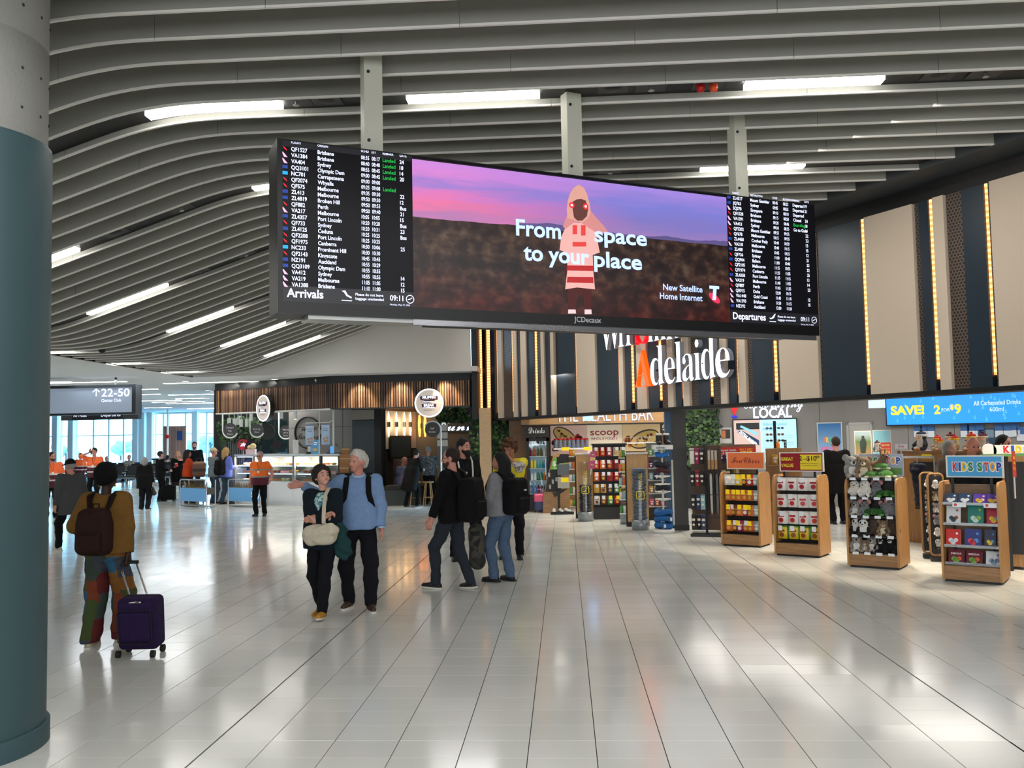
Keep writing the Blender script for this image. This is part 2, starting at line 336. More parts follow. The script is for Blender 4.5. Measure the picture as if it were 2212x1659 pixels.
def onceil(px, gy):
    """plan x where the ray through column px meets the row gy (row taken at the ceiling)"""
    best = None
    for t in range(80, 900, 2):
        p = atY(px, t, gy)
        e = abs(p.z-zc(p.x))
        if best is None or e < best[0]: best = (e, p.x)
    return best[1]
def ceiling_lamp(a, b, gy, label, wid=.13):
    n = 7 if a < -2.6 else 2; mx = (a+b)/2; o = thing('ceiling_light', label, 'light', (mx, gy, zc(mx)+.03), 0, 'linear ceiling lamps')
    xs = [a+(b-a)*i/(n-1) for i in range(n)]; oz = zc(mx)+.03
    for nm, m, w, z0, z1 in (('housing', m_alu, wid+.03, .03, .09), ('diffuser', m_lamp, wid, -.012, .032)):
        vs = []
        for x in xs: vs += [(x-mx, -w/2, zc(x)+.03-oz+z0), (x-mx, w/2, zc(x)+.03-oz+z0), (x-mx, w/2, zc(x)+.03-oz+z1), (x-mx, -w/2, zc(x)+.03-oz+z1)]
        fs = [(4*i+k, 4*i+(k+1) % 4, 4*i+4+(k+1) % 4, 4*i+4+k) for i in range(n-1) for k in range(4)]+[(3, 2, 1, 0), tuple(4*n-4+k for k in range(4))]
        MB().add(vs, fs).build(nm, m, o)
for row, (gi, spans) in enumerate(((1, ((320, 608), (880, 1166), (1609, 1907))), (2, ((30, 167), (548, 700), (1514, 1737))), (3, ((192, 360),)), (4, ((362, 502),)), (5, ((478, 615),)), (6, ((572, 690),)))):
    gy = GAPS[gi]
    for n, (pa, pb) in enumerate(spans):
        ceiling_lamp(onceil(pa, gy), onceil(pb, gy), gy, ('bright linear ceiling lamp, %s from the left in the %s dark slot from the front' % (ORD[n], ORD[row])) if len(spans) > 1 else 'bright linear ceiling lamp alone in the %s dark slot from the front' % ORD[row])
for i, (pa, pb, py) in enumerate(((82, 155, 757), (180, 300, 786), (305, 425, 804))):   # lamps seen edge-on in the low flat part
    gy = (GAPS[4]+.01, GAPS[5], GAPS[6])[i]; p = atY(pa, py, gy).x; q = atY(pb, py, gy).x
    ceiling_lamp(p, q, gy, 'thin linear lamp in the low flat slats, %s row from the front' % ORD[i], .16)
m_det = mat('detector_plate', (.22, .22, .22), .5)
def ceil_item(px, gy, kind, label):
    x = onceil(px, gy); o = thing(kind, label, {'ceiling_speaker': 'speaker', 'sprinkler': 'sprinkler', 'warning_beacon': 'beacon', 'dome_camera': 'camera'}[kind], (x, gy, zc(x)+.075), 0, 'fittings in the ceiling slots')
    sl = math.atan2(zc(x+.1)-zc(x-.1), .2); o.rotation_euler = (0, -sl, 0)
    MB().box(-.14, .14, -.12, .12, -.016, 0).build('plate', m_det, o)
    if kind == 'ceiling_speaker': MB().lathe([(0, -.03), (.06, -.03), (.085, -.016)], 16).build('grille', m_dark, o)
    elif kind == 'sprinkler': MB().cyl((0, 0, -.016), (0, 0, -.05), .012, 8).lathe([(0, -.055), (.03, -.052), (.03, -.048), (0, -.045)], 10).build('nozzle', m_alu, o)
    elif kind == 'dome_camera': MB().lathe([(0, -.12), (.05, -.10), (.07, -.06), (.07, -.016)], 14).build('dome', m_black, o)
    else:
        for s, c in ((-.07, (.75, .08, .08)), (.05, (.85, .3, .08))): MB().lathe([(0, -.085), (.03, -.078), (.04, -.05), (.04, -.016)], 12, (s, 0, 0)).build('lens', mat('beacon%d' % (s*100), c, .3), o)
for px, g_, kd, lb in ((1325, 1, 'ceiling_speaker', 'round speaker in the front ceiling slot right of the middle lamp'), (1407, 1, 'sprinkler', 'sprinkler plate beside the round speaker in the front ceiling slot'), (1530, 1, 'warning_beacon', 'red and amber beacon pair hanging in the front ceiling slot'),
        (640, 1, 'sprinkler', 'sprinkler plate right of the leftmost front ceiling lamp'), (705, 1, 'ceiling_speaker', 'round speaker in the front ceiling slot left of the first steel post'), (2030, 1, 'ceiling_speaker', 'round speaker in the front slot at the far right'), (2130, 1, 'sprinkler', 'sprinkler plate at the far right end of the front slot'),
        (390, 2, 'sprinkler', 'sprinkler plate in the sloping second slot'), (250, 2, 'ceiling_speaker', 'speaker plate in the sloping second slot'), (1318, 2, 'sprinkler', 'sprinkler plate in the second slot above the screen'), (430, 3, 'ceiling_speaker', 'speaker plate in the third slot left of the screen'), (530, 3, 'sprinkler', 'sprinkler plate in the third slot beside the screen'), (220, 4, 'dome_camera', 'black dome camera low in the fourth ceiling slot')):
    ceil_item(px, GAPS[g_], kd, lb)
# ---- bulkheads, low white ceiling, outer shell
m_lowc = mat('low_ceiling_paint', (.84, .85, .85), .7)
b = MB(); b.box(-48, XE, -9, 49, H2, H2+.12); b.box(XE, -2.2, 22.65, 49, H2-.0, H2+.12); struct(b.build('ceiling_low', m_lowc))
b = MB(); b.box(XE-.02, -2.35, 22.62, 22.66, H2, H1+.7); struct(b.build('wall_bulkhead', m_white))
b = MB(); b.box(XE-.06, XE, -9, 22.66, H2-.02, H1+.7); struct(b.build('trim_1', m_white))
b = MB(); b.box(-2.37, -2.22, 22.9, 24.3, 2.33, H1+.7); struct(b.build('trim_2', m_black))
b = MB(); b.box(-48.2, -48, -9, 50, -.1, 5); struct(b.build('wall_left', m_white))
b = MB(); b.box(-48, 24, -9.2, -9, -.1, 5.7); struct(b.build('wall_back', m_grey))
b = MB(); b.box(17.9, 18.1, -9, 30, -.1, 5.7); struct(b.build('wall_right', m_grey))
# ---- striped shop facade
fa = thing('wall_shopfront', None, None, (FAC.p0.x, FAC.p0.y, 0), FAC.ang); fa['kind'] = 'structure'
L = FAC.len
MB().box(-.05, L, .10, .42, FZ0, H1+.62).build('backing', m_black, fa)
MB().box(-.05, L, .0, .12, FZ1, FZ1+.10).build('top_trim', m_black, fa)
MB().box(-.05, L, -.5, .12, FZ1+.24, FZ1+.62).build('cornice', mat('cornice_grey', (.22, .24, .25), .6), fa)
MB().box(-.05, L, -.02, .40, FZ0-.06, FZ0).build('bottom_trim', m_black, fa)
m_cream = mat('cream_panel', (.80, .735, .655), .6); m_teal = mat('teal_panel', (.105, .17, .22), .36, spec=.45)
def hexmat():
    m = bpy.data.materials.new('perforated_bronze'); m.use_nodes = True; nt = m.node_tree; b = nt.nodes['Principled BSDF']
    tc = nt.nodes.new('ShaderNodeTexCoord'); mp = nt.nodes.new('ShaderNodeMapping'); mp.inputs['Scale'].default_value = (22, 22, 22*.577*1.5/1.5); nt.links.new(tc.outputs['Object'], mp.inputs[0])
    sp = nt.nodes.new('ShaderNodeSeparateXYZ'); nt.links.new(mp.outputs[0], sp.inputs[0])
    def M(op, *a):
        n = nt.nodes.new('ShaderNodeMath'); n.operation = op
        for i, x in enumerate(a):
            if isinstance(x, (int, float)): n.inputs[i].default_value = x
            else: nt.links.new(x, n.inputs[i])
        return n.outputs[0]
    ds = []
    for o in (0, .5):   # two offset square lattices = hexagonal dots
        fx = M('SUBTRACT', M('FRACT', M('ADD', sp.outputs['X'], o)), .5); fz = M('SUBTRACT', M('FRACT', M('ADD', sp.outputs['Z'], o)), .5)
        ds.append(M('SQRT', M('ADD', M('MULTIPLY', fx, fx), M('MULTIPLY', M('MULTIPLY', fz, fz), 3.0))))
    d = M('MINIMUM', *ds); k = M('LESS_THAN', d, .36)
    mx = nt.nodes.new('ShaderNodeMix'); mx.data_type = 'RGBA'; nt.links.new(k, mx.inputs[0]); mx.inputs[6].default_value = (*lin((.40, .33, .28)), 1); mx.inputs[7].default_value = (*lin((.09, .08, .08)), 1)
    nt.links.new(mx.outputs[2], b.inputs['Base Color']); b.inputs['Roughness'].default_value = .5; return m
m_hex = hexmat()
m_strip = rampmat('warm_light_strip', [(0, (1, .76, .50)), (.5, (.98, .56, .28))], axis='Z', emit=2.4, const=True)
_b = m_strip.node_tree   # beaded look: repeat every 5 cm
_ma = [n for n in _b.nodes if n.type == 'MATH'][0]; _fr = _b.nodes.new('ShaderNodeMath'); _fr.operation = 'FRACT'; _cr2 = [n for n in _b.nodes if n.type == 'VALTORGB'][0]
_ma.inputs[1].default_value = 14; _b.links.new(_ma.outputs[0], _fr.inputs[0]); _b.links.new(_fr.outputs[0], _cr2.inputs[0])
STR = [('s', 1036, 1041), ('k', 1042, 1049), ('s', 1052, 1056), ('t', 1061, 1071), ('s', 1074, 1078), ('w', 1078.5, 1088), ('h', 1088, 1106), ('s', 1107, 1111), ('w', 1112, 1120), ('t', 1120, 1124), ('s', 1125, 1129), ('w', 1129, 1141), ('t', 1141, 1156), ('s', 1157, 1161), ('h', 1161.5, 1172), ('w', 1173, 1180), ('t', 1181, 1190), ('s', 1190.5, 1194), ('w', 1194, 1201), ('k', 1202, 1206), ('t', 1207, 1244), ('s', 1245, 1249), ('w', 1250, 1291), ('t', 1293, 1337), ('s', 1337, 1341), ('w', 1342, 1351), ('t', 1353, 1364), ('s', 1365, 1369), ('h', 1370, 1379), ('w', 1380, 1401), ('t', 1403, 1424), ('s', 1425, 1429), ('h', 1430, 1446), ('w', 1446.5, 1458), ('t', 1461, 1473), ('s', 1474, 1478.5), ('w', 1479.5, 1493), ('h', 1494, 1509), ('t', 1510, 1534), ('s', 1535, 1539.5), ('h', 1540, 1560), ('w', 1561, 1575), ('t', 1576, 1592), ('s', 1593.5, 1598), ('w', 1599.5, 1616), ('h', 1617, 1627), ('t', 1628, 1672), ('s', 1673.5, 1679), ('h', 1680, 1689), ('w', 1690, 1774), ('h', 1775, 1779), ('t', 1780, 1873), ('s', 1873.5, 1879), ('h', 1879.5, 1884), ('w', 1885, 1991), ('h', 1992, 2001), ('t', 2002, 2023), ('s', 2023.5, 2029), ('h', 2030, 2035), ('w', 2036, 2060), ('h', 2061, 2096), ('t', 2096.5, 2145), ('s', 2146, 2152.5), ('h', 2153, 2161), ('w', 2162, 2262), ('h', 2264, 2280), ('t', 2282, 2360), ('s', 2362, 2368)]
for kd, xa, xb in STR:
    f = lambda x: FAC.u(x, 907-(x-1022)*.0622)
    a, c = f(xa), f(xb); M_, nm, dy = {'s': (m_strip, 'light_strip', .015), 'w': (m_cream, 'panel', -.03), 't': (m_teal, 'panel', .0), 'h': (m_hex, 'perforated_panel', .02), 'k': (m_black, 'panel', .02)}[kd]
    p = MB(); w = (c-a)*(.72 if kd == 's' else 1); p.box(-w/2, w/2, dy, .12, FZ0+(.14 if kd == 's' else 0), FZ1); p.build(nm, M_, fa, loc=((a+c)/2, 0, 0))
# ---- round column on the left
cc = Vector((-3.80, 5.34)); m_conc = mat('bare_concrete', (.56, .56, .54), .8, noise=(3.5, .10), bump=(30, .15)); m_pteal = mat('column_teal_cladding', (.22, .32, .34), .5, noise=(1.2, .05))
co = thing('column', None, None, (cc.x, cc.y, 0)); co['kind'] = 'structure'
R = .53
MB().lathe([(R-.028, 3.76), (R-.028, 4.42), (R-.036, 4.425), (R-.036, 4.435), (R-.028, 4.44), (R-.028, 5.55)], 64).build('concrete_shaft', m_conc, co)
b = MB()
for a in range(18):
    for z in (3.95, 4.2, 4.6, 4.85):
        t = a*PI/9+.1; b.ball((math.cos(t)*(R-.03), math.sin(t)*(R-.03), z), .011, 6, 4)
b.build('tie_hole', m_dark, co)
MB().lathe([(0, 3.79), (R-.03, 3.785), (R-.004, 3.775), (R, 3.76), (R, .12)], 64).build('cladding', m_pteal, co)
MB().lathe([(R, .125), (R+.018, .125), (R+.022, .12), (R+.022, 0)], 64).build('base_ring', m_pteal, co)
# ---- far window wall
WY = 48.0; m_sill = mat('sill_grey', (.62, .66, .68), .5)
def window_wall(n, x0, x1, y, mull, cols, transoms=(0.42, 2.35)):
    w = thing('window_%d' % n, None, None, (x0, y, 0)); w['kind'] = 'structure'; WW = x1-x0
    MB().box(0, WW, -.06, .06, 0, .12).build('sill', m_sill, w)
    MB().box(0, WW, -.06, .06, H2-.10, H2).build('frame', m_frame, w)
    xs = mull
    for a in xs: MB().box(a-x0-.04, a-x0+.04, -.08, .08, .12, H2-.1).build('mullion', m_frame, w)
    for z in transoms: MB().box(0, WW, -.04, .04, z-.03, z+.03).build('transom', m_frame, w)
    xx = [x0]+list(xs)+[x1]; zz = [.12]+list(transoms)+[H2-.1]
    for a, c in zip(xx[:-1], xx[1:]):
        for p, q in zip(zz[:-1], zz[1:]): MB().box(a-x0, c-x0, -.006, .006, p, q).build('pane', m_wglass, w)
    for a in cols: MB().box(a-x0-.15, a-x0+.15, -.5, -.2, 0, H2).build('post', m_frame, w)
X = lambda px, Y=WY: atY(px, 960, Y).x
window_wall(1, X(40), X(322), WY, [X(p) for p in (87, 123, 133, 158, 166, 203, 236, 268, 294)], [X(p) for p in (84, 128, 162, 300, 314)])
window_wall(2, X(322), X(480), WY+.1, [X(p) for p in (335, 352, 363, 400, 424, 446, 461)], [X(p) for p in (329, 426)])
b = MB().box(-48, X(40), WY-.1, WY+.1, 0, H2); b.box(X(480), 24, WY-.1, WY+.1, 0, 5.6); struct(b.build('wall_far', m_white))
# apron, trees and sky side outside the glass
b = MB().box(-200, 120, 50.5, 420, -3.2, -3.0); struct(b.build('ground_apron', mat('apron_concrete', (.80, .82, .83), .9, noise=(.05, .1))))
m_tree = mat('distant_foliage', (.52, .58, .57), .9, noise=(.3, .2))
for i in range(20):
    x = -175+i*8.4+random.uniform(-1.5, 1.5); y = random.uniform(230, 262); h = random.uniform(5, 7.5)
    t = thing('tree', 'bluish green tree beyond the apron, %s from the left in the row' % ORD[i], 'tree', (x, y, -3), 0, 'trees beyond the apron')
    MB().cyl((0, 0, 0), (0, 0, h*.5), .25, 6).build('trunk', mat('bark', (.3, .27, .25), .9), t)
    b = MB()
    for q in range(9): b.ball((random.uniform(-2.6, 2.6), random.uniform(-1.5, 1.5), h*random.uniform(.45, .85)), (random.uniform(1.2, 2.2),)*2+(random.uniform(.9, 1.6),), 8, 6)
    b.build('crown', m_tree, t)
# carpet of the gate area
cp = [gnd(20, 1075), gnd(80, 1066), gnd(150, 1058), gnd(233, 1047), gnd(300, 1035), gnd(312, 1030)]
b = MB(); poly = [(p.x, p.y) for p in cp]+[(X(320), WY-.1), (-46, WY-.1), (-46, 20)]
b.prism(poly, .0, .012, 'z'); struct(b.build('floor_carpet', mat('dark_carpet', (.20, .20, .22), .95, bump=(200, .3))))
# ================================================================== FLIGHT SCREEN
_pp = [gnd(803, 150, H1), gnd(1592, 280, H1)]; _dd = (_pp[1]-_pp[0]).normalized(); _nn = Vector((-_dd.y, _dd.x, 0))
TH = .36; SG = Wall((_pp[0]-_nn*TH/2).to_2d(), (_pp[1]-_nn*TH/2).to_2d())
m_bez = mat('screen_bezel', (.035, .038, .05), .35); m_case = mat('screen_case', (.16, .165, .17), .45, metal=.3)
m_tw = mat('screen_white', (.88, .90, 1), .5, emit=1.05); m_tb = mat('screen_pale_blue', (.70, .79, 1), .5, emit=1.0); m_tg = mat('screen_green', (.10, .72, .28), .5, emit=.7)
m_scr = mat('screen_black', (.03, .03, .04), .3, spec=.2, emit=.3, ecol=(.12, .12, .15))
su0, su1 = SG.u(599, 480), SG.u(1764, 570); sz0, sz1 = SG.z(602, 676), SG.z(599, 298)
org = SG.pt(su0, 0, 0)
flight = thing('flight_screen', 'long black flight information screen with an advert in the middle, hung on three posts', 'screen', (org.x, org.y, sz0), SG.ang)
SWd, SHt = su1-su0, sz1-sz0
MB().box(0, SWd, .03, TH, 0, SHt).build('case', m_case, flight, .006)
def S(px, py):
    u, z = SG.hit(px, py); return u-su0, z-sz0
a0, a1 = S(610, 302)[0], S(892.5, 500)[0]; b1 = S(1574, 550)[0]; c1 = S(1763.5, 560)[0]; yb = S(612, 650)[1]; yt = SHt-.012
bz = MB(); bz.box(0, SWd, 0, .03, 0, yb); bz.box(0, SWd, 0, .03, yt, SHt); bz.box(0, a0, 0, .03, yb, yt); bz.box(c1, SWd, 0, .03, yb, yt); bz.build('bezel', m_bez, flight)
for i, (x0, x1) in enumerate(((.25, 1.15), (1.3, 3.2), (3.4, 5.3))):
    MB().box(x0, x1, .05, TH-.05, -.03, 0).build('underside_vent', (m_alu, m_dark, m_dark)[i], flight)
MB().box(SWd*.2, SWd-.02, .02, .05, -.05, 0).build('mirror_trim', m_chrome, flight)
ARR = 'QF1527|Brisbane|08:35|08:17|L|24;VA1384|Brisbane|08:40|08:40|L|18;VA404|Sydney|08:55|08:45|L|14;QQ3101|Olympic Dam|09:00|08:45|L|20;NC701|Carrapateena|09:00|09:00||;QF2074|Whyalla|09:25|09:08|L|;QF575|Melbourne|09:35|09:30||22;ZL413|Melbourne|09:50|09:50||12;ZL4819|Broken Hill|09:50|09:53||Bus;QF882|Perth|09:50|09:40||21;VA217|Melbourne|10:05|10:05||15;ZL4357|Port Lincoln|10:20|10:20||Bus;QF733|Sydney|10:20|10:31||23;ZL4125|Ceduna|10:25|10:25||Bus;QF2208|Port Lincoln|10:25|10:25||;QF1975|Canberra|10:30|10:06||25;NC233|Prominent Hill|10:30|10:30||;QF2143|Kingscote|10:45|10:45||;NZ191|Auckland|10:55|10:29||;QQ3109|Olympic Dam|10:55|10:55||;VA412|Sydney|10:55|10:55||14;VA219|Melbourne|11:05|11:05||12;VA1388|Brisbane|11:10|11:00||15'
DEP = 'ZL4517|Mount Gambier|08:45|08:25|Departed|19;JQ763|Sydney|09:05|08:25|Departed|21;SQ278|Singapore|09:10|08:10|Departed|;QF1528|Brisbane|09:15|08:50|Closed|24;VA1391|Brisbane|09:20|08:45|G|18;VA413|Sydney|09:30|08:55|Go to Gate|14;QF2202|Mount Gambier|09:55|09:35||22;QF678|Melbourne|10:15|09:55||22;ZL4458|Coober Pedy|10:40|10:20||13;VA218|Melbourne|10:40|10:15||15;ZL408|Brisbane|10:45|10:25||12;QF736|Sydney|11:00|10:40||21;QQ904|Ballera|11:00|10:40||23;QF2105|Melbourne|11:15|10:55||22;QF1974|Canberra|11:25|11:05||25;ZL4358|Port Lincoln|11:35|11:15||13;VA219|Melbourne|11:40|11:05||14;QF887|Perth|11:45|11:20||23;QR915|Doha|12:00|10:15||;VA1440|Gold Coast|11:40|11:10||13;VA1393|Brisbane|11:50|11:15||15;NZ192|Auckland|12:00|11:20||'
m_tail = {'QF': mat('tail_red', (.92, .12, .16), .5, emit=.8), 'VA': mat('tail_pink', (.93, .70, .85), .5, emit=.8), 'ZL': mat('tail_navy', (.10, .22, .55), .5, emit=.8), 'NC': mat('tail_cyan', (.1, .62, .9), .5, emit=.8)}
m_band = mat('screen_band', (.06, .06, .075), .3, emit=.35, ecol=(.2, .2, .23))
def board(name, x0, x1, rows, hdr, cols, z_first, z_last, th, title, zt_, last_x):
    o = MB().box(x0, x1, .006, .03, yb, yt).build(name, m_scr, flight)
    hd = MB(); hd.box(x0, x1, .003, .006, zt_-.02, yt); hd.build('header_band', m_band, o); hd = MB().box(x0, x1, .003, .006, yb, yb+.125).build('footer_band', m_band, o)
    w = MB(); gr = MB(); tl = {k: MB() for k in m_tail}
    for c, t in zip(cols, hdr): text(w, t, c, zt_+.008, th*.62, y=.002, weight=.012, sx=.9)
    rr = rows.split(';'); n = len(rr)
    for i, r in enumerate(rr):
        z = z_first+(z_last-z_first)*i/(n-1); f = r.split('|')
        for q, (c, t) in enumerate(zip(cols, f)):
            if not t: continue
            if t == 'L': text(gr, 'Landed', c, z, th, y=.002, weight=.008, sx=.86)
            elif t == 'G': text(gr, 'Boarding', c, z, th, y=.002, weight=.008)
            else: text(w, t, c, z, th, y=.002, weight=.012 if q in (2, 3) else .018, sx=.70 if q in (2, 3) else .86)
        k = f[0][:2]; k = k if k in m_tail else ('ZL' if k in ('QQ', 'NZ', 'JQ') else 'VA'); c = cols[0]-th*2.2
        if k in ('ZL', 'NC'): tl[k].box(c+th*.1, c+th*1.35, .001, .003, z+th*.05, z+th*.85)
        else: tl[k].prism([(c+th*.2, z+th*1.1), (c, z+th*.9), (c+th*.5, z-th*.15), (c+th*1.35, z-th*.2)] if k == 'VA' else [(c+th*.25, z+th*1.0), (c+th*.5, z+th*.4), (c+th*1.2, z-th*.1), (c+th*1.0, z+th*.4)], .001, .003)
    tb = yb+.035; text(w, title, x0+.03, tb, .070, y=.001, weight=.02, sx=.95)
    px = last_x[0]
    w.prism([(px, tb+.07), (px+.02, tb+.06), (px+.04, tb+.03), (px+.08, tb+.012), (px+.085, tb+.022), (px+.05, tb+.04), (px+.03, tb+.075)] if name[0] == 'a' else [(px, tb+.03), (px+.03, tb+.03), (px+.07, tb+.07), (px+.085, tb+.075), (px+.06, tb+.03), (px+.02, tb+.015)], .001, .003); w.box(px, px+.085, .001, .003, tb-.01, tb-.004)
    text(w, 'Please do not leave', last_x[1], tb+.038, .022, y=.001, weight=.01); text(w, 'baggage unattended', last_x[1], tb+.004, .022, y=.001, weight=.01)
    text(w, '09:11', last_x[2], tb+.012, .046, y=.001, weight=.015, sx=.9); text(w, 'Monday, May 19, 2025', last_x[2], tb-.028, .014, y=.001)
    r = .033; cx = last_x[3]; cz = tb+.03
    ring_ = [(cx+r*math.cos(t*PI/12), .002, cz+r*math.sin(t*PI/12)) for t in range(24)]; w.ring(ring_, .003, 4, True); w.ring([(cx-.02, .002, cz-.004), (cx, .002, cz), (cx+.018, .002, cz+.012)], .003, 4)
    w.build('flight_lettering', m_tw, o)
    if gr.v: gr.build('green_lettering', m_tg, o)
    for k in tl:
        if tl[k].v: tl[k].build('airline_tail', m_tail[k], o)
C7 = lambda x, y: S(560+x/3.568, 280+y/3.568)
C8 = lambda x, y: S(1180+x/3.568, 360+y/3.568)
board('arrivals_board', a0, a1, ARR, ('FLIGHT', 'ORIGIN', 'SCHD', 'EST', 'REMARK', 'GATE'), [C7(248, 500)[0], C7(452, 500)[0], C7(788, 500)[0], C7(870, 500)[0], C7(955, 500)[0], C7(1085, 500)[0]], C7(250, 163)[1], C7(265, 1208)[1], .033, 'Arrivals', C7(185, 105)[1], [C7(635, 1290)[0], C7(742, 1290)[0], C7(1008, 1300)[0], C7(1163, 1305)[0]])
board('departures_board', b1, c1, DEP, ('FLIGHT', 'DESTINATION', 'SCHD', 'BOARDING', 'REMARK', 'GATE'), [C8(1450, 600)[0], C8(1585, 600)[0], C8(1757, 600)[0], C8(1838, 600)[0], C8(1912, 600)[0], C8(2002, 600)[0]], C8(1450, 252)[1], C8(1475, 1084)[1], .033, 'Departures', C8(1405, 210)[1], [C8(1720, 1160)[0], C8(1785, 1160)[0], C8(1962, 1170)[0], C8(2066, 1170)[0]])
# advert
def admat(w, h, hz):
    m = bpy.data.materials.new('advert_picture'); m.use_nodes = True; nt = m.node_tree; b = nt.nodes['Principled BSDF']; b.inputs['Base Color'].default_value = (0, 0, 0, 1); b.inputs['Roughness'].default_value = .3
    L_ = nt.links.new; N = nt.nodes.new
    tc = N('ShaderNodeTexCoord'); sp = N('ShaderNodeSeparateXYZ'); L_(tc.outputs['Object'], sp.inputs[0])
    def M(op, x, y=0.0, z=0.0):
        n = N('ShaderNodeMath'); n.operation = op
        for i, v in enumerate((x, y, z)):
            if isinstance(v, (int, float)): n.inputs[i].default_value = v
            else: L_(v, n.inputs[i])
        return n.outputs[0]
    def noise(sc, scl, det=5):
        mp = N('ShaderNodeMapping'); mp.inputs['Scale'].default_value = scl; L_(tc.outputs['Object'], mp.inputs[0]); n = N('ShaderNodeTexNoise'); n.inputs['Scale'].default_value = sc; n.inputs['Detail'].default_value = det; L_(mp.outputs[0], n.inputs[0]); return n.outputs['Fac']
    def ramp(f, st):
        r = N('ShaderNodeValToRGB'); e = r.color_ramp.elements; e[0].position, e[0].color = st[0][0], (*lin(st[0][1]), 1); e[1].position, e[1].color = st[1][0], (*lin(st[1][1]), 1)
        for p, c in st[2:]: k = e.new(p); k.color = (*lin(c), 1)
        L_(f, r.inputs[0]); return r.outputs[0]
    def mix(f, a, c):
        x = N('ShaderNodeMix'); x.data_type = 'RGBA'; L_(f, x.inputs[0]); L_(a, x.inputs[6]); L_(c, x.inputs[7]); return x.outputs[2]
    X_ = M('DIVIDE', sp.outputs['X'], w); Z_ = M('DIVIDE', sp.outputs['Z'], h)
    zs = M('DIVIDE', M('SUBTRACT', Z_, hz), 1-hz); cl = noise(3.2, (.5, 1, 5)); v = M('MULTIPLY_ADD', M('SUBTRACT', cl, .5), .55, zs)
    leftc = ramp(v, [(0, (.74, .50, .72)), (.22, (.95, .48, .67)), (.42, (.90, .50, .78)), (.62, (.66, .52, .84)), (.8, (.88, .55, .86)), (1, (.84, .56, .90))])
    rightc = ramp(v, [(0, (.62, .50, .74)), (.3, (.52, .48, .78)), (.6, (.50, .50, .84)), (.85, (.60, .52, .86)), (1, (.66, .54, .90))])
    sky = mix(M('MINIMUM', M('MAXIMUM', M('MULTIPLY_ADD', X_, 1.7, -.15), 0), 1), leftc, rightc)
    n1 = noise(8, (1, 1, 1.35), 8); n2 = noise(2.6, (1, 1, 1.6)); gv = M('MULTIPLY_ADD', M('SUBTRACT', n1, .5), 1.0, M('MULTIPLY_ADD', n2, .5, .25))
    bush = ramp(gv, [(.25, (.07, .05, .06)), (.45, (.16, .10, .10)), (.6, (.28, .20, .16)), (.75, (.40, .34, .28)), (.9, (.50, .45, .40))])
    red = ramp(gv, [(.25, (.08, .03, .04)), (.5, (.24, .07, .07)), (.72, (.36, .13, .10)), (.9, (.46, .32, .28))])
    gr = mix(M('MINIMUM', M('MAXIMUM', M('MULTIPLY_ADD', Z_, -2.4, M('MULTIPLY_ADD', n2, 1.4, .15)), 0), 1), bush, red)
    hl = M('MULTIPLY_ADD', noise(1.6, (1, 0, 0), 6), .05, hz-.03)
    f = M('GREATER_THAN', Z_, hl); c = mix(f, gr, sky)
    hill = M('MULTIPLY', M('LESS_THAN', Z_, M('MULTIPLY_ADD', noise(1.1, (1, 0, 0), 4), .13, hz-.045)), f)
    hc = ramp(hill, [(0, (.38, .34, .55)), (1, (.38, .34, .55))]); c = mix(M('MULTIPLY', hill, M('GREATER_THAN', X_, .3)), c, hc)
    L_(c, b.inputs['Emission Color']); b.inputs['Emission Strength'].default_value = 1.0; return m
AW, AH = b1-a1, yt-.02-yb
m_ad = admat(AW, AH, .615)
ad = MB().box(0, AW, 0, .02, 0, AH).build('advert_screen', m_ad, flight); ad.location = (a1, .008, yb)
def A(px, py):
    x, z = S(px, py); return x-a1, z-yb
w = MB()
hh = A(1115, 470)[1]-A(1118, 506)[1]
text(w, 'From', A(1115, 490)[0], A(1116, 507)[1], hh, w=A(1212, 490)[0]-A(1115, 490)[0], y=-.004, weight=.025)
text(w, 'space', A(1285, 520)[0], A(1287, 521)[1], hh, w=A(1398, 520)[0]-A(1285, 520)[0], y=-.004, weight=.025)
text(w, 'to your', A(1131, 550)[0], A(1133, 561)[1], hh, w=A(1273, 560)[0]-A(1131, 550)[0], y=-.0075, weight=.025)
text(w, 'place', A(1283, 560)[0], A(1285, 575)[1], hh, w=A(1387, 570)[0]-A(1283, 560)[0], y=-.0075, weight=.025)
h2 = .062
text(w, 'New Satellite', A(1433, 620)[0], A(1433, 626)[1], h2, w=A(1518, 625)[0]-A(1433, 620)[0], y=-.004, weight=.015)
text(w, 'Home Internet', A(1426, 640)[0], A(1426, 645)[1], h2, w=A(1518, 645)[0]-A(1426, 640)[0], y=-.004, weight=.015)
tx, tz = A(1543, 636)
w.box(tx-.055, tx+.062, -.008, -.004, tz+.055, tz+.085); w.prism([(tx-.008, tz+.06), (tx+.03, tz+.06), (tx+.018, tz-.055), (tx-.022, tz-.055)], -.008, -.004)
w.build('advert_lettering', m_tb, ad)
el = [(tx+.004+.075*math.cos(t)*math.cos(-.6)-.034*math.sin(t)*math.sin(-.6), tz-.035+.075*math.cos(t)*math.sin(-.6)+.034*math.sin(t)*math.cos(-.6)) for t in [k*PI/12 for k in range(24)]]
MB().prism(el, -.004, -.001).build('advert_logo_disc', mat('advert_pink_red', (.92, .16, .30), .5, emit=.9), ad)
def poly(name, pts, m, y0):
    MB().prism([A(*p) for p in pts], -y0-.001, -y0).build(name, m, ad)
E_ = lambda n, c, e=.9: mat('advert_'+n, c, .5, emit=e)
fp = lambda L: [(1180+x/3.568, 360+y/3.568) for x, y in L]
poly('figure_legs', fp([(165, 930), (160, 985), (178, 1105), (228, 1105), (240, 985), (285, 985), (298, 1105), (348, 1105), (350, 985), (355, 930)]), E_('dark_red', (.24, .08, .08)), .001)
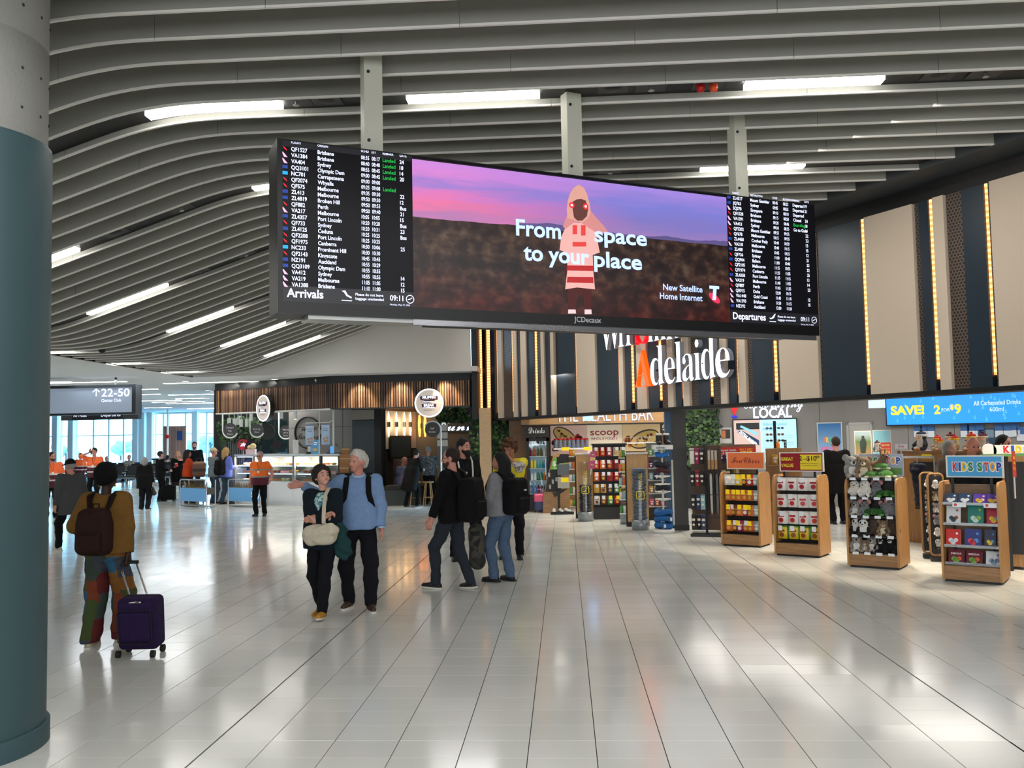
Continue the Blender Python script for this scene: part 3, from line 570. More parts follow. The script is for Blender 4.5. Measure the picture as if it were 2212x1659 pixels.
poly('figure_socks', fp([(172, 1100), (170, 1132), (232, 1132), (228, 1100)]), E_('sock', (.80, .70, .72)), .002); poly('figure_socks', fp([(298, 1100), (298, 1136), (352, 1136), (350, 1100)]), E_('sock', (.8, .7, .72)), .002)
poly('figure_jersey', fp([(150, 470), (118, 540), (105, 640), (150, 660), (165, 700), (165, 800), (148, 945), (240, 930), (378, 945), (365, 800), (360, 680), (415, 660), (395, 560), (370, 480), (290, 430), (200, 430)]), E_('jersey', (.80, .60, .58)), .0015)
for z0, z1 in ((760, 800), (848, 892)): poly('figure_stripe', fp([(166, z0), (160, z1), (366, z1+4), (364, z0+2)]), E_('stripe', (.62, .13, .14)), .0025)
for q in ((205, 450, 240, 520), (270, 450, 305, 530), (205, 580, 310, 615)): poly('figure_stripe', fp([(q[0], q[1]), (q[0], q[3]), (q[2], q[3]), (q[2], q[1])]), E_('chest_red', (.78, .22, .22)), .0025)
for s in (0, 1): poly('figure_arm_shadow', fp([(132, 750), (150, 850), (168, 850), (165, 750)] if s == 0 else [(366, 760), (372, 850), (385, 850), (380, 760)]), E_('dark_red', (.24, .08, .08)), .0012)
poly('figure_veil', fp([(160, 380), (130, 460), (150, 480), (215, 430), (260, 425), (330, 470), (375, 500), (490, 520), (440, 450), (385, 390), (345, 340), (330, 300)]), E_('veil', (.72, .47, .46)), .003)
poly('figure_hood', fp([(250, 138), (215, 160), (185, 205), (168, 260), (160, 330), (165, 395), (200, 405), (240, 420), (280, 430), (320, 400), (345, 350), (335, 280), (315, 210), (290, 160)]), E_('hood', (.76, .55, .50)), .0035)
poly('figure_face', fp([(235, 252), (205, 270), (205, 330), (215, 390), (240, 415), (280, 415), (315, 380), (325, 320), (305, 260), (270, 248)]), E_('face', (.33, .18, .16)), .004)
for q in ((198, 296), (305, 306)):
    cx, cz = A(*fp([q])[0]); MB().prism(circ(cx, cz, .028), -.0052, -.0045).build('figure_eye_glow', E_('eye_glow', (.9, .15, .18)), ad); MB().prism(circ(cx, cz, .012), -.0058, -.0053).build('figure_eye', E_('eye', (1, .75, .8), 1.6), ad)
t = MB(); text(t, 'JCDecaux', S(1240, 695)[0], S(1241, 695)[1], .05, y=-.002, weight=.012); t.build('bezel_lettering', mat('bezel_lettering_grey', (.75, .76, .78), .5), flight)
for px in (803, 1233, 1592):
    p = {803: (803, 150), 1233: (1233, 222), 1592: (1592, 280)}[px]; q = gnd(*p, H1); u = (q.to_2d()-SG.p0).dot(SG.d)-su0
    b = MB(); b.box(u-.085, u+.075, TH/2-.06, TH/2+.06, SHt-.02, H1+.2-sz0); b.build('hanger_post', mat('post_paint', (.80, .80, .74), .45), flight, .004)
    b = MB()
    for z in (SHt+.12, H1-sz0-.05): b.cyl((u-.05, TH/2-.07, z), (u-.05, TH/2-.05, z), .014, 8)
    b.build('bolt', m_dark, flight)
# ---- wayfinding sign 22-50 and the monitor sign behind it
p0, p1 = atY(10, 862, 22.0), atY(286, 864, 22.0)
zt_, zb_ = atY(286, 836, 22).z, atY(286, 890, 22).z
way = thing('wayfinding_sign', 'hanging grey gate sign reading 22-50 in a dark frame, beside the column', 'sign', (p0.x, 22.0, zb_)); W_ = p1.x-p0.x; Hs = zt_-zb_
MB().box(0, W_, 0, .25, 0, Hs).build('sign_case', mat('sign_face_grey', (.44, .48, .53), .4, emit=.45, ecol=(.60, .66, .74)), way)
b = MB(); b.box(W_-.002, W_+.10, -.03, .30, -.05, Hs+.07); b.box(0, W_, -.03, .30, Hs, Hs+.07); b.box(0, W_, .02, .30, -.05, 0); b.build('frame', mat('sign_frame_dark', (.12, .14, .16), .4), way)
b = MB()
for x in (.6, W_-.5): b.cyl((x, .12, Hs+.05), (x, .12, H2-zb_), .03, 8)
b.build('hanger', m_dark, way)
t = MB(); q = lambda px, py: (atY(px, py, 22).x-p0.x, atY(px, py, 22).z-zb_)
x, z = q(219, 857); text(t, '22-50', x, z, q(219, 839)[1]-z, w=q(280, 850)[0]-x, y=-.004, weight=.01)
x, z = q(219, 868); text(t, 'Qantas Club', x, z, .075, y=-.004, weight=.012)
ax, az = q(208, 856); ah = q(208, 840)[1]-az; t.box(ax-.012, ax+.012, -.006, -.002, az, az+ah); t.ring([(ax-.085, -.004, az+ah-.085), (ax, -.004, az+ah), (ax+.085, -.004, az+ah-.085)], .013, 6)
t.build('sign_lettering', mat('sign_lettering', (.86, .90, 1), .5, emit=.9), way)
Ym = 27.0; q0, q1 = atY(132, 900, Ym), atY(299, 900, Ym); zb2, zt2 = atY(299, 905, Ym).z, atY(299, 858, Ym).z
mon = thing('monitor_sign', 'small dark flight monitor sign hung behind the 22-50 sign', 'sign', (q0.x, Ym, zb2)); W2 = q1.x-q0.x
b = MB(); b.box(0, W2, 0, .2, 0, .16); b.box(W2-.15, W2, 0, .2, .16, zt2-zb2); b.box(0, W2, 0, .2, .5, zt2-zb2); b.build('frame', m_dark, mon)
MB().cyl((W2*.5, .1, zt2-zb2), (W2*.5, .1, H2-zb2), .03, 8).build('hanger', m_dark, mon)
b = MB(); b.box(.35, W2-.5, -.01, 0, .02, .48); b.build('screen', m_scr, mon)
t = MB(); text(t, 'Arrivals', .4, .10, .10, y=-.012); text(t, 'Departures', W2*.52, .10, .10, y=-.012); t.build('screen_lettering', m_tw, mon)
# blue light bars of the low ceiling and its downlights
for i, (pa, pb, py, Y) in enumerate(((82, 152, 812, 26), (82, 272, 828, 27.5), (355, 606, 828, 24.2), (292, 340, 841, 33), (300, 345, 852, 31), (365, 480, 853, 37), (300, 392, 866, 36), (330, 440, 869, 40), (360, 462, 872, 43), (380, 450, 861, 34), (405, 470, 883, 46), (312, 370, 881, 45))):
    p, q_ = atY(pa, py, Y), atY(pb, py, Y); Yc = (H2-CH)/(((p.z-CH))/Y); Yc = min(max(Yc, 23.2), 46.5); xa, xb = atY(pa, py, Yc).x, atY(pb, py, Yc).x
    o = thing('recessed_light_bar', 'thin recessed light bar in the low white ceiling, %s nearest of the rows' % ORD[i], 'light', ((xa+xb)/2, Yc, H2), 0, 'light bars in the low ceiling')
    MB().box(-(xb-xa)/2, (xb-xa)/2, -.07, .07, -.012, .0).build('diffuser', m_lamp, o); MB().box(-(xb-xa)/2-.02, (xb-xa)/2+.02, -.09, .09, -.006, .002).build('trim', m_frame, o)
for i, (px, py) in enumerate(((400, 823), (449, 843), (460, 846), (593, 819), (799, 815), (999, 809))):
    p = gnd(px, py, H2); p.y = min(max(p.y, 22.9), 40); o = thing('downlight', 'round recessed downlight in the low white ceiling, %s from the left' % ORD[i], 'light', (p.x, p.y, H2), 0, 'downlights over the kiosk')
    MB().lathe([(0, -.004), (.09, -.004)], 16).build('lens', m_lamp, o); MB().lathe([(.09, -.004), (.09, -.014), (.115, -.014), (.115, .002)], 16).build('ring', m_white, o)
# ================================================================== BAKERY KIOSK AND CAFE
KA, KB, KC = gnd(467, 893, 2.7), gnd(714, 882, 2.7), gnd(1016, 875.5, 2.7)
K1, K2 = Wall(KA, KB), Wall(KB, KC); KZ0, KZ1 = 2.7, 3.36
m_w = [woodmat('batten_wood_%d' % i, a, c, .5, (1, 1, .6)) for i, (a, c) in enumerate((((.25, .175, .14), (.37, .27, .22)), ((.35, .25, .19), (.49, .36, .28)), ((.52, .38, .25), (.66, .49, .34)), ((.13, .095, .08), (.21, .155, .13))))]
for n, (W, kw) in enumerate(((K1, 'batten_fascia'), (K2, 'batten_fascia'))):
    o = thing('batten_fascia', ('long brown batten fascia over the bakery counter' if n == 0 else 'brown batten fascia over the cafe entrance'), 'fascia', (W.p0.x, W.p0.y, KZ0), W.ang, 'batten fascias of the kiosk')
    MB().box(0, W.len, .05, .5, 0, KZ1-KZ0).build('backing', mat('batten_back', (.06, .045, .04), .7), o)
    MB().box(-.02, W.len+.02, -.03, .5, KZ1-KZ0, H2-KZ0-.004).build('cap', mat('cap_charcoal', (.10, .11, .12), .5), o)
    me = [MB().box(-.022, .022, -.012 if n == 0 else -.03, .05, 0, KZ1-KZ0).mesh('batten', m) for m in m_w]
    k = int(W.len/.068)
    for i in range(k): part('batten', me[random.choice((0, 0, 1, 1, 2, 3) if n == 0 else (1, 2, 2, 0))], o, ((i+.5)*W.len/k, 0, 0))
    MB().box(0, W.len, -.02, .5, -.03, 0).build('under_trim', m_white if n == 0 else m_dark, o)
m_kd = mat('kiosk_dark_wall', (.10, .11, .115), .6); m_panel = mat('kiosk_grey_laminate', (.60, .59, .58), .45)
def quadwall(name, p, q, z0, z1, m, th=.12, parent=None):
    w = Wall(p, q); o = MB().box(0, w.len, 0, th, z0, z1).build(name, m, parent, loc=(w.p0.x, w.p0.y, 0)); o.rotation_euler = (0, 0, w.ang); return w, o
YB = 28.6
w, o = quadwall('wall_kiosk_back', atY(462, 960, YB), atY(640, 960, YB-.2), 0, H2, m_kd); struct(o)
GW, o = quadwall('wall_kiosk_panel', atY(624, 960, 26.9), atY(761, 960, 26.1), 0, H2, m_panel); struct(o); gwo = o
for px in (690, 720, 740): u = GW.u(px); MB().box(u-.006, u+.006, -.004, .01, .2, H2).build('panel_joint', m_dark, gwo)
for z in (1.1, 2.25): MB().box(.05, GW.len, -.004, .01, z-.005, z+.005).build('panel_joint', m_dark, gwo)
SW_, o = quadwall('wall_kiosk_slats', atY(761, 960, 25.3), atY(829, 960, 25.0), 0, H2, m_kd); struct(o)
me = MB().box(-.022, .022, -.05, 0, .05, 2.40).mesh('slat', mat('slat_blue_grey', (.22, .26, .29), .5))
for i in range(17): part('slat', me, o, (.05+i*(SW_.len-.28)/17, 0, 0))
MB().box(0, SW_.len-.22, -.07, 0, 2.42, 2.70).build('lintel_panel', mat('lintel_beige', (.52, .51, .47), .6), o)
MB().box(SW_.len-.22, SW_.len, -.14, .1, 0, H2).build('corner_post', m_black, o)
# cafe room
cw1, o = quadwall('wall_cafe_panel', atY(829, 960, 26.8), atY(899, 960, 28.6), 1.55, 2.72, mat('cafe_panel_grey', (.62, .60, .57), .6)); struct(o)
_, o = quadwall('wall_cafe_lower', atY(829, 960, 26.85), atY(899, 960, 28.65), 0, 1.55, mat('cafe_lower_dark', (.10, .085, .08), .6)); struct(o)
_, o = quadwall('wall_cafe_upper', atY(829, 960, 26.85), atY(899, 960, 28.65), 2.72, H2, m_w[1]); struct(o)
cw2, o = quadwall('wall_cafe_back', atY(899, 960, 28.6), atY(1030, 960, 28.2), 0, H2, mat('cafe_back_brown', (.30, .26, .22), .7)); struct(o)
_, o = quadwall('wall_cafe_side', atY(829, 960, 25.1), atY(829, 960, 27), 0, H2, m_kd); struct(o)
_, o = quadwall('wall_cafe_right', atY(1022, 960, 25.0), atY(1030, 960, 28.4), 0, H2, m_kd); struct(o)
m_glow = mat('sconce_glow', (1, .78, .48), .5, emit=5)
for i, px in enumerate((838, 855, 872, 885)):
    u, z = cw1.hit(px, 917); p = cw1.pt(u, .03, z); t = thing('wall_sconce', 'slim warm wall light, %s of the four in a row on the cafe panel' % ORD[i], 'light', p, cw1.ang, 'cafe wall lights')
    MB().box(-.05, .05, -.03, .03, -.08, .08).build('body', m_dark, t); b = MB(); b.lathe([(.03, .09), (.032, .2), (.015, .36), (0, .40)], 10); b.lathe([(.03, -.09), (.032, -.2), (.015, -.36), (0, -.40)], 10); b.build('glow_shade', m_glow, t)
    area('sconce_light', (p.x, p.y-.4, z), (.3, .3), 5, (1, .75, .45), (p.x, p.y, z))
for i, px in enumerate((907, 919)):
    u, z = cw2.hit(px, 920); p = cw2.pt(u, .03, z); t = thing('wall_sconce', 'slim amber wall light, %s of the pair on the brown cafe wall' % ORD[i], 'light', p, cw2.ang, 'cafe wall lights')
    MB().box(-.05, .05, -.03, .03, -.08, .08).build('body', m_dark, t); MB().lathe([(0, -.36), (.03, -.34), (.05, -.1), (.05, .1), (.03, .34), (0, .36)], 10).build('glow_shade', mat('amber_glow', (1, .6, .25), .5, emit=3), t)
u, z = cw1.hit(862, 966); p = cw1.pt(u, .04, z); t = thing('serving_hatch', 'dark framed hatch in the grey cafe panel below the wall lights', 'hatch', p, cw1.ang)
b = MB(); b.box(-.62, .62, -.03, .02, -.36, .36); b.build('frame', m_black, t); MB().box(-.56, .56, -.035, -.03, -.30, .30).build('opening', mat('hatch_glass', (.16, .20, .22), .1), t)
p = cw2.pt(cw2.u(990), .06, cw2.z(985, 930)); t = thing('neon_sign', 'white script neon word glowing on the brown cafe wall', 'sign', p, cw2.ang)
b = MB(); text(b, script('Funk'), -.75, 0, .30, w=1.3, y=-.01); b.build('neon_lettering', mat('neon_white', (.85, .9, 1), .5, emit=2.5), t); MB().box(-.85, .65, 0, .02, -.06, .36).build('backplate', m_dark, t)
# foliage builder: many small leaf quads
m_leaf = [mat('leaf_%d' % i, c, .6) for i, c in enumerate(((.17, .30, .13), (.10, .20, .09), (.27, .40, .17), (.06, .13, .07)))]
def leaves(n, fn, s, parent, name='foliage', sway=1.0, mats=None, kind='stuff'):
    b = MB(); mats = mats or m_leaf
    for i in range(n):
        c = Vector(fn()); a = random.uniform(0, 2*PI); e = random.gauss(0, .6)*sway; l = s*random.uniform(.6, 1.3); w_ = l*.42
        d = Vector((math.cos(a)*math.cos(e), math.sin(a)*math.cos(e)*.6, math.sin(e)-.35)).normalized(); sd = d.cross(Vector((0, -1, .3))).normalized()*w_
        b.m = random.randrange(len(mats)); b.add([c, c+d*l*.5+sd, c+d*l, c+d*l*.5-sd], [(0, 1, 2, 3)])
    o = b.build(name, mats, parent); return tag(o, kind=kind)
def planting(name, label, loc, rz, fnL, n, s, board=None):
    t = thing(name, label, 'plant', loc, rz)
    if board: MB().box(*board).build('backing', m_kd, t)
    leaves(n, fnL, s, t); return t
c0 = atY(475, 960, 26.5); planting('hanging_greenery', 'trailing greenery over the left end of the bakery counter', (c0.x, 26.9, 1.9), 0, lambda: ((lambda x: (x, random.uniform(-.2, .2), random.triangular(-.1, .75, .7)-.25*abs(x-.5)))(random.uniform(-.15, 1.05))), 900, .12)
c0 = atY(948, 960, 26.0); planting('hanging_greenery', 'dark greenery above the neon word in the cafe', (c0.x, 26.2, 2.35), 0, lambda: (random.uniform(0, .95), random.uniform(-.2, .2), random.uniform(0, .38)), 500, .12)
# dark slats behind counter left
t = thing('slat_screen', 'dark vertical slat screen behind the bakery till', 'screen', (atY(480, 960, 28.2).x, 28.2, 0)); me = MB().box(-.02, .02, -.03, .03, 0, 2.45).mesh('slat', mat('slat_grey', (.30, .33, .33), .5))
for i in range(14): part('slat', me, t, (i*.072, 0, 0))
MB().box(-.05, 1.0, .03, .06, 0, 2.45).build('backboard', m_black, t)
t = thing('mirror_panel', 'framed mirror panel reflecting the windows behind the bakery staff', 'mirror', (atY(585, 960, 28.3).x, 28.38, 1.3)); MB().box(-.75, .55, 0, .04, 0, 1.25).build('glass', mat('mirror_glass', (.35, .45, .48), .08, metal=.9), t)
b = MB()
for x in (-.75, -.3, .12, .55): b.box(x-.02, x+.02, -.03, .05, 0, 1.25)
b.build('frame', m_black, t)
# round illuminated shop signs
m_face = mat('sign_face_cream', (.72, .68, .64), .4, emit=.45, ecol=(.85, .80, .76)); m_rim = mat('sign_rim_white', (1, 1, 1), .4, emit=2.2, ecol=(.9, .95, 1)); m_maroon = mat('logo_maroon', (.30, .08, .16), .5); m_lw = mat('logo_white', (1, 1, 1), .5, emit=1.4, ecol=(.85, .9, 1))
def muffin_sign(label, p, rz, r):
    t = thing('round_shop_sign', label, 'sign', p, rz, 'round shop signs')
    MB().prism(circ(0, 0, r, 40), .0, .14).build('drum', m_black, t); MB().prism(circ(0, 0, r*.985, 40), -.014, .0).build('rim', m_rim, t); MB().prism(circ(0, 0, r*.90, 40), -.022, -.014).build('face', m_face, t)
    b = MB()
    for s, zz, c in ((1, .34, .17), (-1, -.10, .10)):   # two arched ribbons
        top = [(r*x, r*(zz+.17-c*x*x)) for x in [-.62+.124*i for i in range(11)]] if s > 0 else [(r*x, r*(zz+.06-.10*x*x)) for x in [-.5+.1*i for i in range(11)]]
        bot = [(q[0]*.94, q[1]-r*.26) for q in top[::-1]]; b.prism(top+bot, -.027, -.022)
    b.prism([(-.55*r, .10*r), (-.3*r, .20*r), (.55*r, .30*r), (.35*r, .12*r), (0, .03*r)], -.027, -.022)
    b.build('ribbon', m_maroon, t)
    w = MB(); text(w, 'MUFFIN', 0, r*.30, r*.19, y=-.029, align='c', weight=.03); text(w, 'BREAK', 0, r*-.24, r*.17, y=-.029, align='c', weight=.03); w.box(-.45*r, .3*r, -.029, -.027, .09*r, .12*r)
    w.ring([(r*x, -.028, r*(-.30-.12*x*x)) for x in [-.45+.09*i for i in range(11)]], r*.015, 4); w.build('sign_lettering', m_lw, t)
    w = MB(); text(w, 'Good goes in', 0, -r*.52, r*.10, y=-.024, align='c', weight=.01); w.build('small_lettering', m_maroon, t); return t
p = K1.pt(K1.u(576, 882), .12); z_ = K1.z(576, 882); muffin_sign('round lit bakery sign seen at an angle on the long batten fascia', (p.x, p.y, z_), math.radians(-41.7), .375)
p = K2.pt(K2.u(929, 871), .16); muffin_sign('round lit bakery sign facing straight out over the cafe entrance', (p.x, p.y, K2.z(929, 871)), K2.ang+.10, .385)
m_disc = mat('round_sign_charcoal', (.20, .205, .21), .5); m_wt = mat('white_tube', (.86, .88, .86), .4); m_dl = mat('dim_lettering', (.80, .80, .80), .6)
def round_sign(px, py, Y, r, lines, label, flip=1, down=False, dark=False):
    p = atY(px, py, Y); t = thing('hanging_round_sign', label, 'sign', p, 0, 'round hanging signs')
    MB().prism(circ(0, 0, r, 32), 0, .03).build('disc', m_disc, t); b = MB(); R_ = r*1.10
    if not down: b.ring([(-flip*R_, .015, (KZ0 if Y < 27 else H2)-p.z)]+[(-flip*R_*math.cos(a), .015, -R_*math.sin(a)) for a in [PI*i/14 for i in range(13)]], .022, 8)
    else: b.ring([(R_, .015, .9-p.z)]+[(R_*math.cos(a), .015, R_*math.sin(a)) for a in [PI*i/14 for i in range(13)]], .022, 8)
    b.build('tube', m_wt, t); w = MB(); n = len(lines)
    for i, l in enumerate(lines): text(w, l, 0, r*(.36*(n-1)/1.0*.5-.36*i*1.25)-.03, r*.27, y=-.004, align='c', weight=.01)
    w.build('sign_lettering', m_dl, t)
round_sign(497, 929, 25.4, .205, ('Order/', 'Pay', 'Here'), 'round charcoal sign reading Order Pay Here at the left end of the counter')
round_sign(555, 929, 25.0, .185, ('Pick Up', 'Here'), 'round charcoal sign reading Pick Up Here left of centre above the counter')
round_sign(617, 933, 27.2, .20, ("We're", 'on it', 'here'), 'dim round sign hanging deep inside the kiosk beside the grey panel wall')
round_sign(934, 928, 23.8, .205, ('Self', 'Order'), 'round charcoal sign reading Self Order on a white pole at the cafe entrance', down=True)
t = thing('round_mirror', 'plain black disc hanging behind the Pick Up Here sign', 'disc', atY(576, 932, 26.4)); MB().prism(circ(0, 0, .24, 28), 0, .03).build('disc', m_black, t); MB().cyl((0, .015, .2), (0, .015, H2-t.location.z), .01, 6).build('hanger', m_black, t)
for i, (px, py, Y) in enumerate(((495, 911, 25.8), (506, 912, 25.6), (514, 910, 25.9), (521, 914, 25.5), (533, 914, 25.7), (543, 901, 25.0), (608, 896, 24.6), (638, 897, 24.3))):
    p = atY(px, py, Y); t = thing('track_spotlight', 'small white cylinder spotlight under the batten fascia, %s from the left' % ORD[i], 'light', p, 0, 'kiosk spotlights')
    MB().cyl((0, 0, -.11), (0, 0, .11), .05, 12).build('body', m_wt, t); MB().cyl((0, 0, .11), (0, 0, H2-p.z), .012, 6).build('stem', m_wt, t)
    if i == 7: MB().lathe([(0, -.115), (.045, -.112)], 12).build('lens', mat('spot_lens', (1, .9, .7), .5, emit=6), t)
# NOW BAKING emblem on the grey panel wall
u, z = GW.hit(666, 934); p = GW.pt(u, .02, z); t = thing('wall_emblem', 'large black circle emblem lettered now Baking on the grey panel wall', 'sign', p, GW.ang); R_ = .47
b = MB(); b.ring([(R_*math.cos(a), -.01, R_*math.sin(a)) for a in [.15+(2*PI-.3)*i/40+PI*.0 for i in range(41)]], .03, 6); b.build('circle', m_black, t)
b = MB(); text(b, script('now'), -.24, .04, .21, w=.58, y=-.015); text(b, script('Baking'), -.41, -.21, .22, w=.82, y=-.015); b.build('emblem_lettering', m_black, t)
# white pipe frame with two hanging posters
t = thing('pipe_frame', 'white pipe frame carrying two blue posters above the counter', 'frame', atY(700, 1000, 24.9).to_3d()); o0 = t.location.copy(); rel = lambda px, py, Y=24.9: atY(px, py, Y)-o0
b = MB(); b.ring([rel(690, 885), rel(690, 985)], .022, 8); b.ring([rel(720, 882), rel(721, 985)], .032, 8); b.ring([rel(660, 914), rel(690, 913), rel(712, 912), rel(719, 907), rel(720, 895)], .018, 8); b.build('pipes', m_wt, t)
m_pb = rampmat('poster_blue', [(0, (.42, .60, .80)), (.5, (.66, .78, .90)), (1, (.86, .90, .94))], axis='Z', const=False, noise=(3, .35), scale=1.0, off=.35, rough=.4)
for i, (px, py, w2, h2) in enumerate(((669, 940, .12, .29), (703, 938, .115, .29))):
    p = atY(px, py, 24.85); q = thing('hanging_poster', ('pale blue pastry poster hung left of the white pipe' if i == 0 else 'pale blue pastry poster hung between the two white pipes'), 'poster', p, 0, 'pastry posters')
    MB().box(-w2, w2, 0, .01, -h2, h2).build('sheet', m_pb, q); b = MB(); b.box(-w2, w2, -.002, 0, h2-.02, h2); text(b, 'Selection', 0, .16, .035, y=-.004, align='c', weight=.01); text(b, 'fresh', 0, .09, .05, y=-.004, align='c', weight=.01); b.build('poster_lettering', mat('poster_ink', (.22, .36, .62), .6), q)
    b = MB()
    for x, zz in ((-.04, -.12), (.05, -.1), (-.02, -.2), (.05, -.19)): b.prism(circ(x, zz, .04, 12), -.004, 0)
    b.build('printed_pastries', mat('printed_pastry', (.72, .58, .50), .6), q)
# counters with glass display
m_base = mat('counter_white', (.90, .91, .92), .35); m_shelf = mat('display_shelf', (.80, .84, .86), .2); m_led = mat('display_led', (.86, .95, 1), .4, emit=5.0)
P_L, P_R = gnd(505, 1087), gnd(735, 1096); CN = Wall(P_L, P_R); DZ0, DZ1 = .66, 1.42
def display_case(u0, u1, label, led=True, dark=False):
    o = thing('display_case', label, 'display case', CN.pt(u0), CN.ang, 'bakery display cases'); w = u1-u0-.01
    MB().box(0, w, 0, .75, 0, .10).build('plinth', m_base if not dark else m_dark, o); MB().box(0, w, -.02, .75, .10, DZ0).build('base', m_base if not dark else m_dark, o)
    MB().box(.0, w, .02, .032, DZ0, DZ1).build('glass', m_glass, o)
    b = MB(); b.box(0, .04, .0, .06, DZ0, DZ1); b.box(w-.04, w, .0, .06, DZ0, DZ1); b.box(0, w, .0, .05, DZ1-.02, DZ1); b.build('frame', m_alu if not dark else m_dark, o)
    MB().box(0, w, 0, .75, DZ1, DZ1+.05).build('top', m_shelf, o); MB().box(0, w, .70, .75, DZ0, DZ1).build('back_panel', mat('display_back', (.62, .62, .58), .3), o)
    for z in (DZ0+.02, .92, 1.15): MB().box(.04, w-.04, .10, .70, z-.012, z).build('shelf', m_shelf, o)
    if led:
        for z in (DZ1-.025, 1.125, .895): MB().box(.06, w-.06, .09, .11, z-.01, z).build('led_strip', m_led, o)
        m = CN.pt(u0+w/2, -.35, DZ1-.06); area('display_light', m, (w*.8, .3), 42, (1, .93, .82), (m.x, m.y, 0))
    return o, w
cs = [CN.u(px, 1090) for px in (505, 549, 634, 692, 734)]
m_past = [mat('pastry_%d' % i, c, .7, noise=(20, .25)) for i, c in enumerate(((.80, .55, .25), (.88, .72, .38), (.70, .40, .16), (.86, .80, .62), (.55, .28, .18), (.90, .62, .62)))]
pm = []
for i, m in enumerate(m_past):
    b = MB()
    if i % 3 == 0: b.lathe([(0, .07), (.04, .065), (.055, .045), (.04, .035), (.036, 0), (0, 0)], 9)
    elif i % 3 == 1: b.ball((0, 0, .03), (.075, .05, .032), 8, 5)
    else: b.box(-.06, .06, -.045, .045, 0, .05)
    pm.append(b.mesh('pastry', m))
PN = ['golden muffin', 'pale yellow bun', 'brown slice', 'cream muffin', 'dark glazed bun', 'pink slice']
m_tray = mat('tray_dark', (.25, .22, .20), .4)
for ci, (nm, lab) in enumerate((('left', 'leftmost lit bakery display case nearest the till'), ('second', 'wide lit bakery display case in the middle of the counter'), ('third', 'lit bakery display case right of the aluminium post'), ('dark', 'dark drinks display case at the right end of the counter'))):
    o, w = display_case(cs[ci], cs[ci+1], lab, ci < 3, ci == 3)
    for si, z in enumerate((DZ0+.02, .92, 1.15)):
        n = max(2, int((w-.15)/(.17 if ci < 3 else .3)))
        for k in range(n):
            pk = (k//2+si*2+ci) % 6; p = CN.pt(cs[ci]+.1+(w-.2)*(k+.5)/n, 0, z+.012); q = CN.n*-.30; 
            x = bpy.data.objects.new('pastry', pm[pk]); link(x); x.location = (p.x+q.x, p.y+q.y, z+.002); x.rotation_euler = (0, 0, random.uniform(-.3, .3)); x.scale = (1.15,)*3
            tag(x, '%s, %s from left, %s shelf, %s display case' % (PN[pk], ORD[k], ('bottom', 'middle', 'top')[si], ('leftmost', 'wide middle', 'third', 'dark right end')[ci]), 'pastry', 'pastries in the bakery counter')
            if k % 2 == 0 and ci < 3:
                t2 = bpy.data.objects.new('pastry', pm[pk]); link(t2); p = CN.pt(cs[ci]+.1+(w-.2)*(k+.5)/n+.03, 0, 0); q = CN.n*-.47; t2.location = (p.x+q.x, p.y+q.y, z+.002); t2.scale = (1.15,)*3
                tag(t2, '%s behind the %s from left, %s shelf, %s display case' % (PN[pk], ORD[k], ('bottom', 'middle', 'top')[si], ('leftmost', 'wide middle', 'third', 'dark right end')[ci]), 'pastry', 'pastries in the bakery counter')
# left end of the counter (till)
P_T = gnd(457, 1083); TL = Wall(P_T, P_L); o = thing('till_counter', 'white till counter at the left end of the bakery', 'counter', TL.pt(0), TL.ang); MB().box(0, TL.len-.06, 0, .45, 0, 1.02).build('body', m_base, o); MB().box(-.02, TL.len-.06, -.03, .46, 1.02, 1.06).build('top', m_shelf, o); MB().box(0, TL.len-.02, -.005, 0, 0, .08).build('kickboard', m_alu, o)
CT = DZ1+.05
def on_counter(px, off): p = CN.pt(CN.u(px, 1000), -off); return Vector((p.x, p.y, CT))
t = thing('till_screen', 'black till screen on a stand at the left of the counter', 'monitor', on_counter(521, .35), -.5); b = MB(); b.box(-.02, .02, -.02, .02, 0, .16); b.box(-.12, .12, -.1, .1, 0, .012); b.build('stand', m_black, t); o = MB().box(-.19, .19, -.015, .015, -.14, .14).build('screen', m_black, t); o.location = (0, 0, .28); o.rotation_euler = (-.3, 0, 0)
t = thing('round_offer_sign', 'round crimson offer sign standing by the till', 'sign', on_counter(508, .3)+Vector((0, 0, 0))); MB().prism(circ(0, .30, .175, 26), 0, .015).build('disc', mat('crimson', (.80, .10, .22), .5), t); b = MB(); text(b, '2fr', 0, .25, .11, y=-.003, align='c', weight=.02); b.build('sign_lettering', m_lw, t); MB().box(-.01, .01, .0, .012, 0, .14).build('stem', m_alu, t)
t = thing('sweets_stand', 'small pink and white treat stand beside the till screen', 'stand', on_counter(531, .2)); b = MB(); b.box(-.14, .14, -.08, .08, 0, .16); b.build('box', mat('pale_pink', (.9, .78, .78), .5), t); b = MB(); b.ball((.06, 0, .24), (.10, .07, .09)); b.ball((-.06, 0, .21), .06); b.build('treats', mat('pale_yellow', (.9, .82, .6), .6), t)
t = thing('menu_card', 'tall white menu card standing on the counter', 'card', on_counter(633, .1), -.1); MB().box(-.085, .085, 0, .012, 0, .41).build('sheet', m_white, t); b = MB(); [text(b, s, 0, .34-.05*i, .022, y=-.002, align='c') for i, s in enumerate(('NEW', 'toasties', 'and', 'pies'))]; b.build('print', mat('grey_ink', (.5, .45, .5), .6), t)
t = thing('coffee_machine', 'low black and steel coffee machine on the counter', 'coffee machine', on_counter(657, .35)); b = MB(); b.box(-.16, .16, -.15, .15, 0, .06); b.box(-.16, .16, -.15, .15, .22, .30); b.build('body', m_black, t, .005); MB().box(-.15, .15, -.05, .14, .06, .22).build('tank', m_alu, t); b = MB(); b.cyl((-.06, -.1, .15), (-.06, -.1, .22), .02, 8); b.cyl((.06, -.1, .15), (.06, -.1, .22), .02, 8); b.build('spout', m_chrome, t)
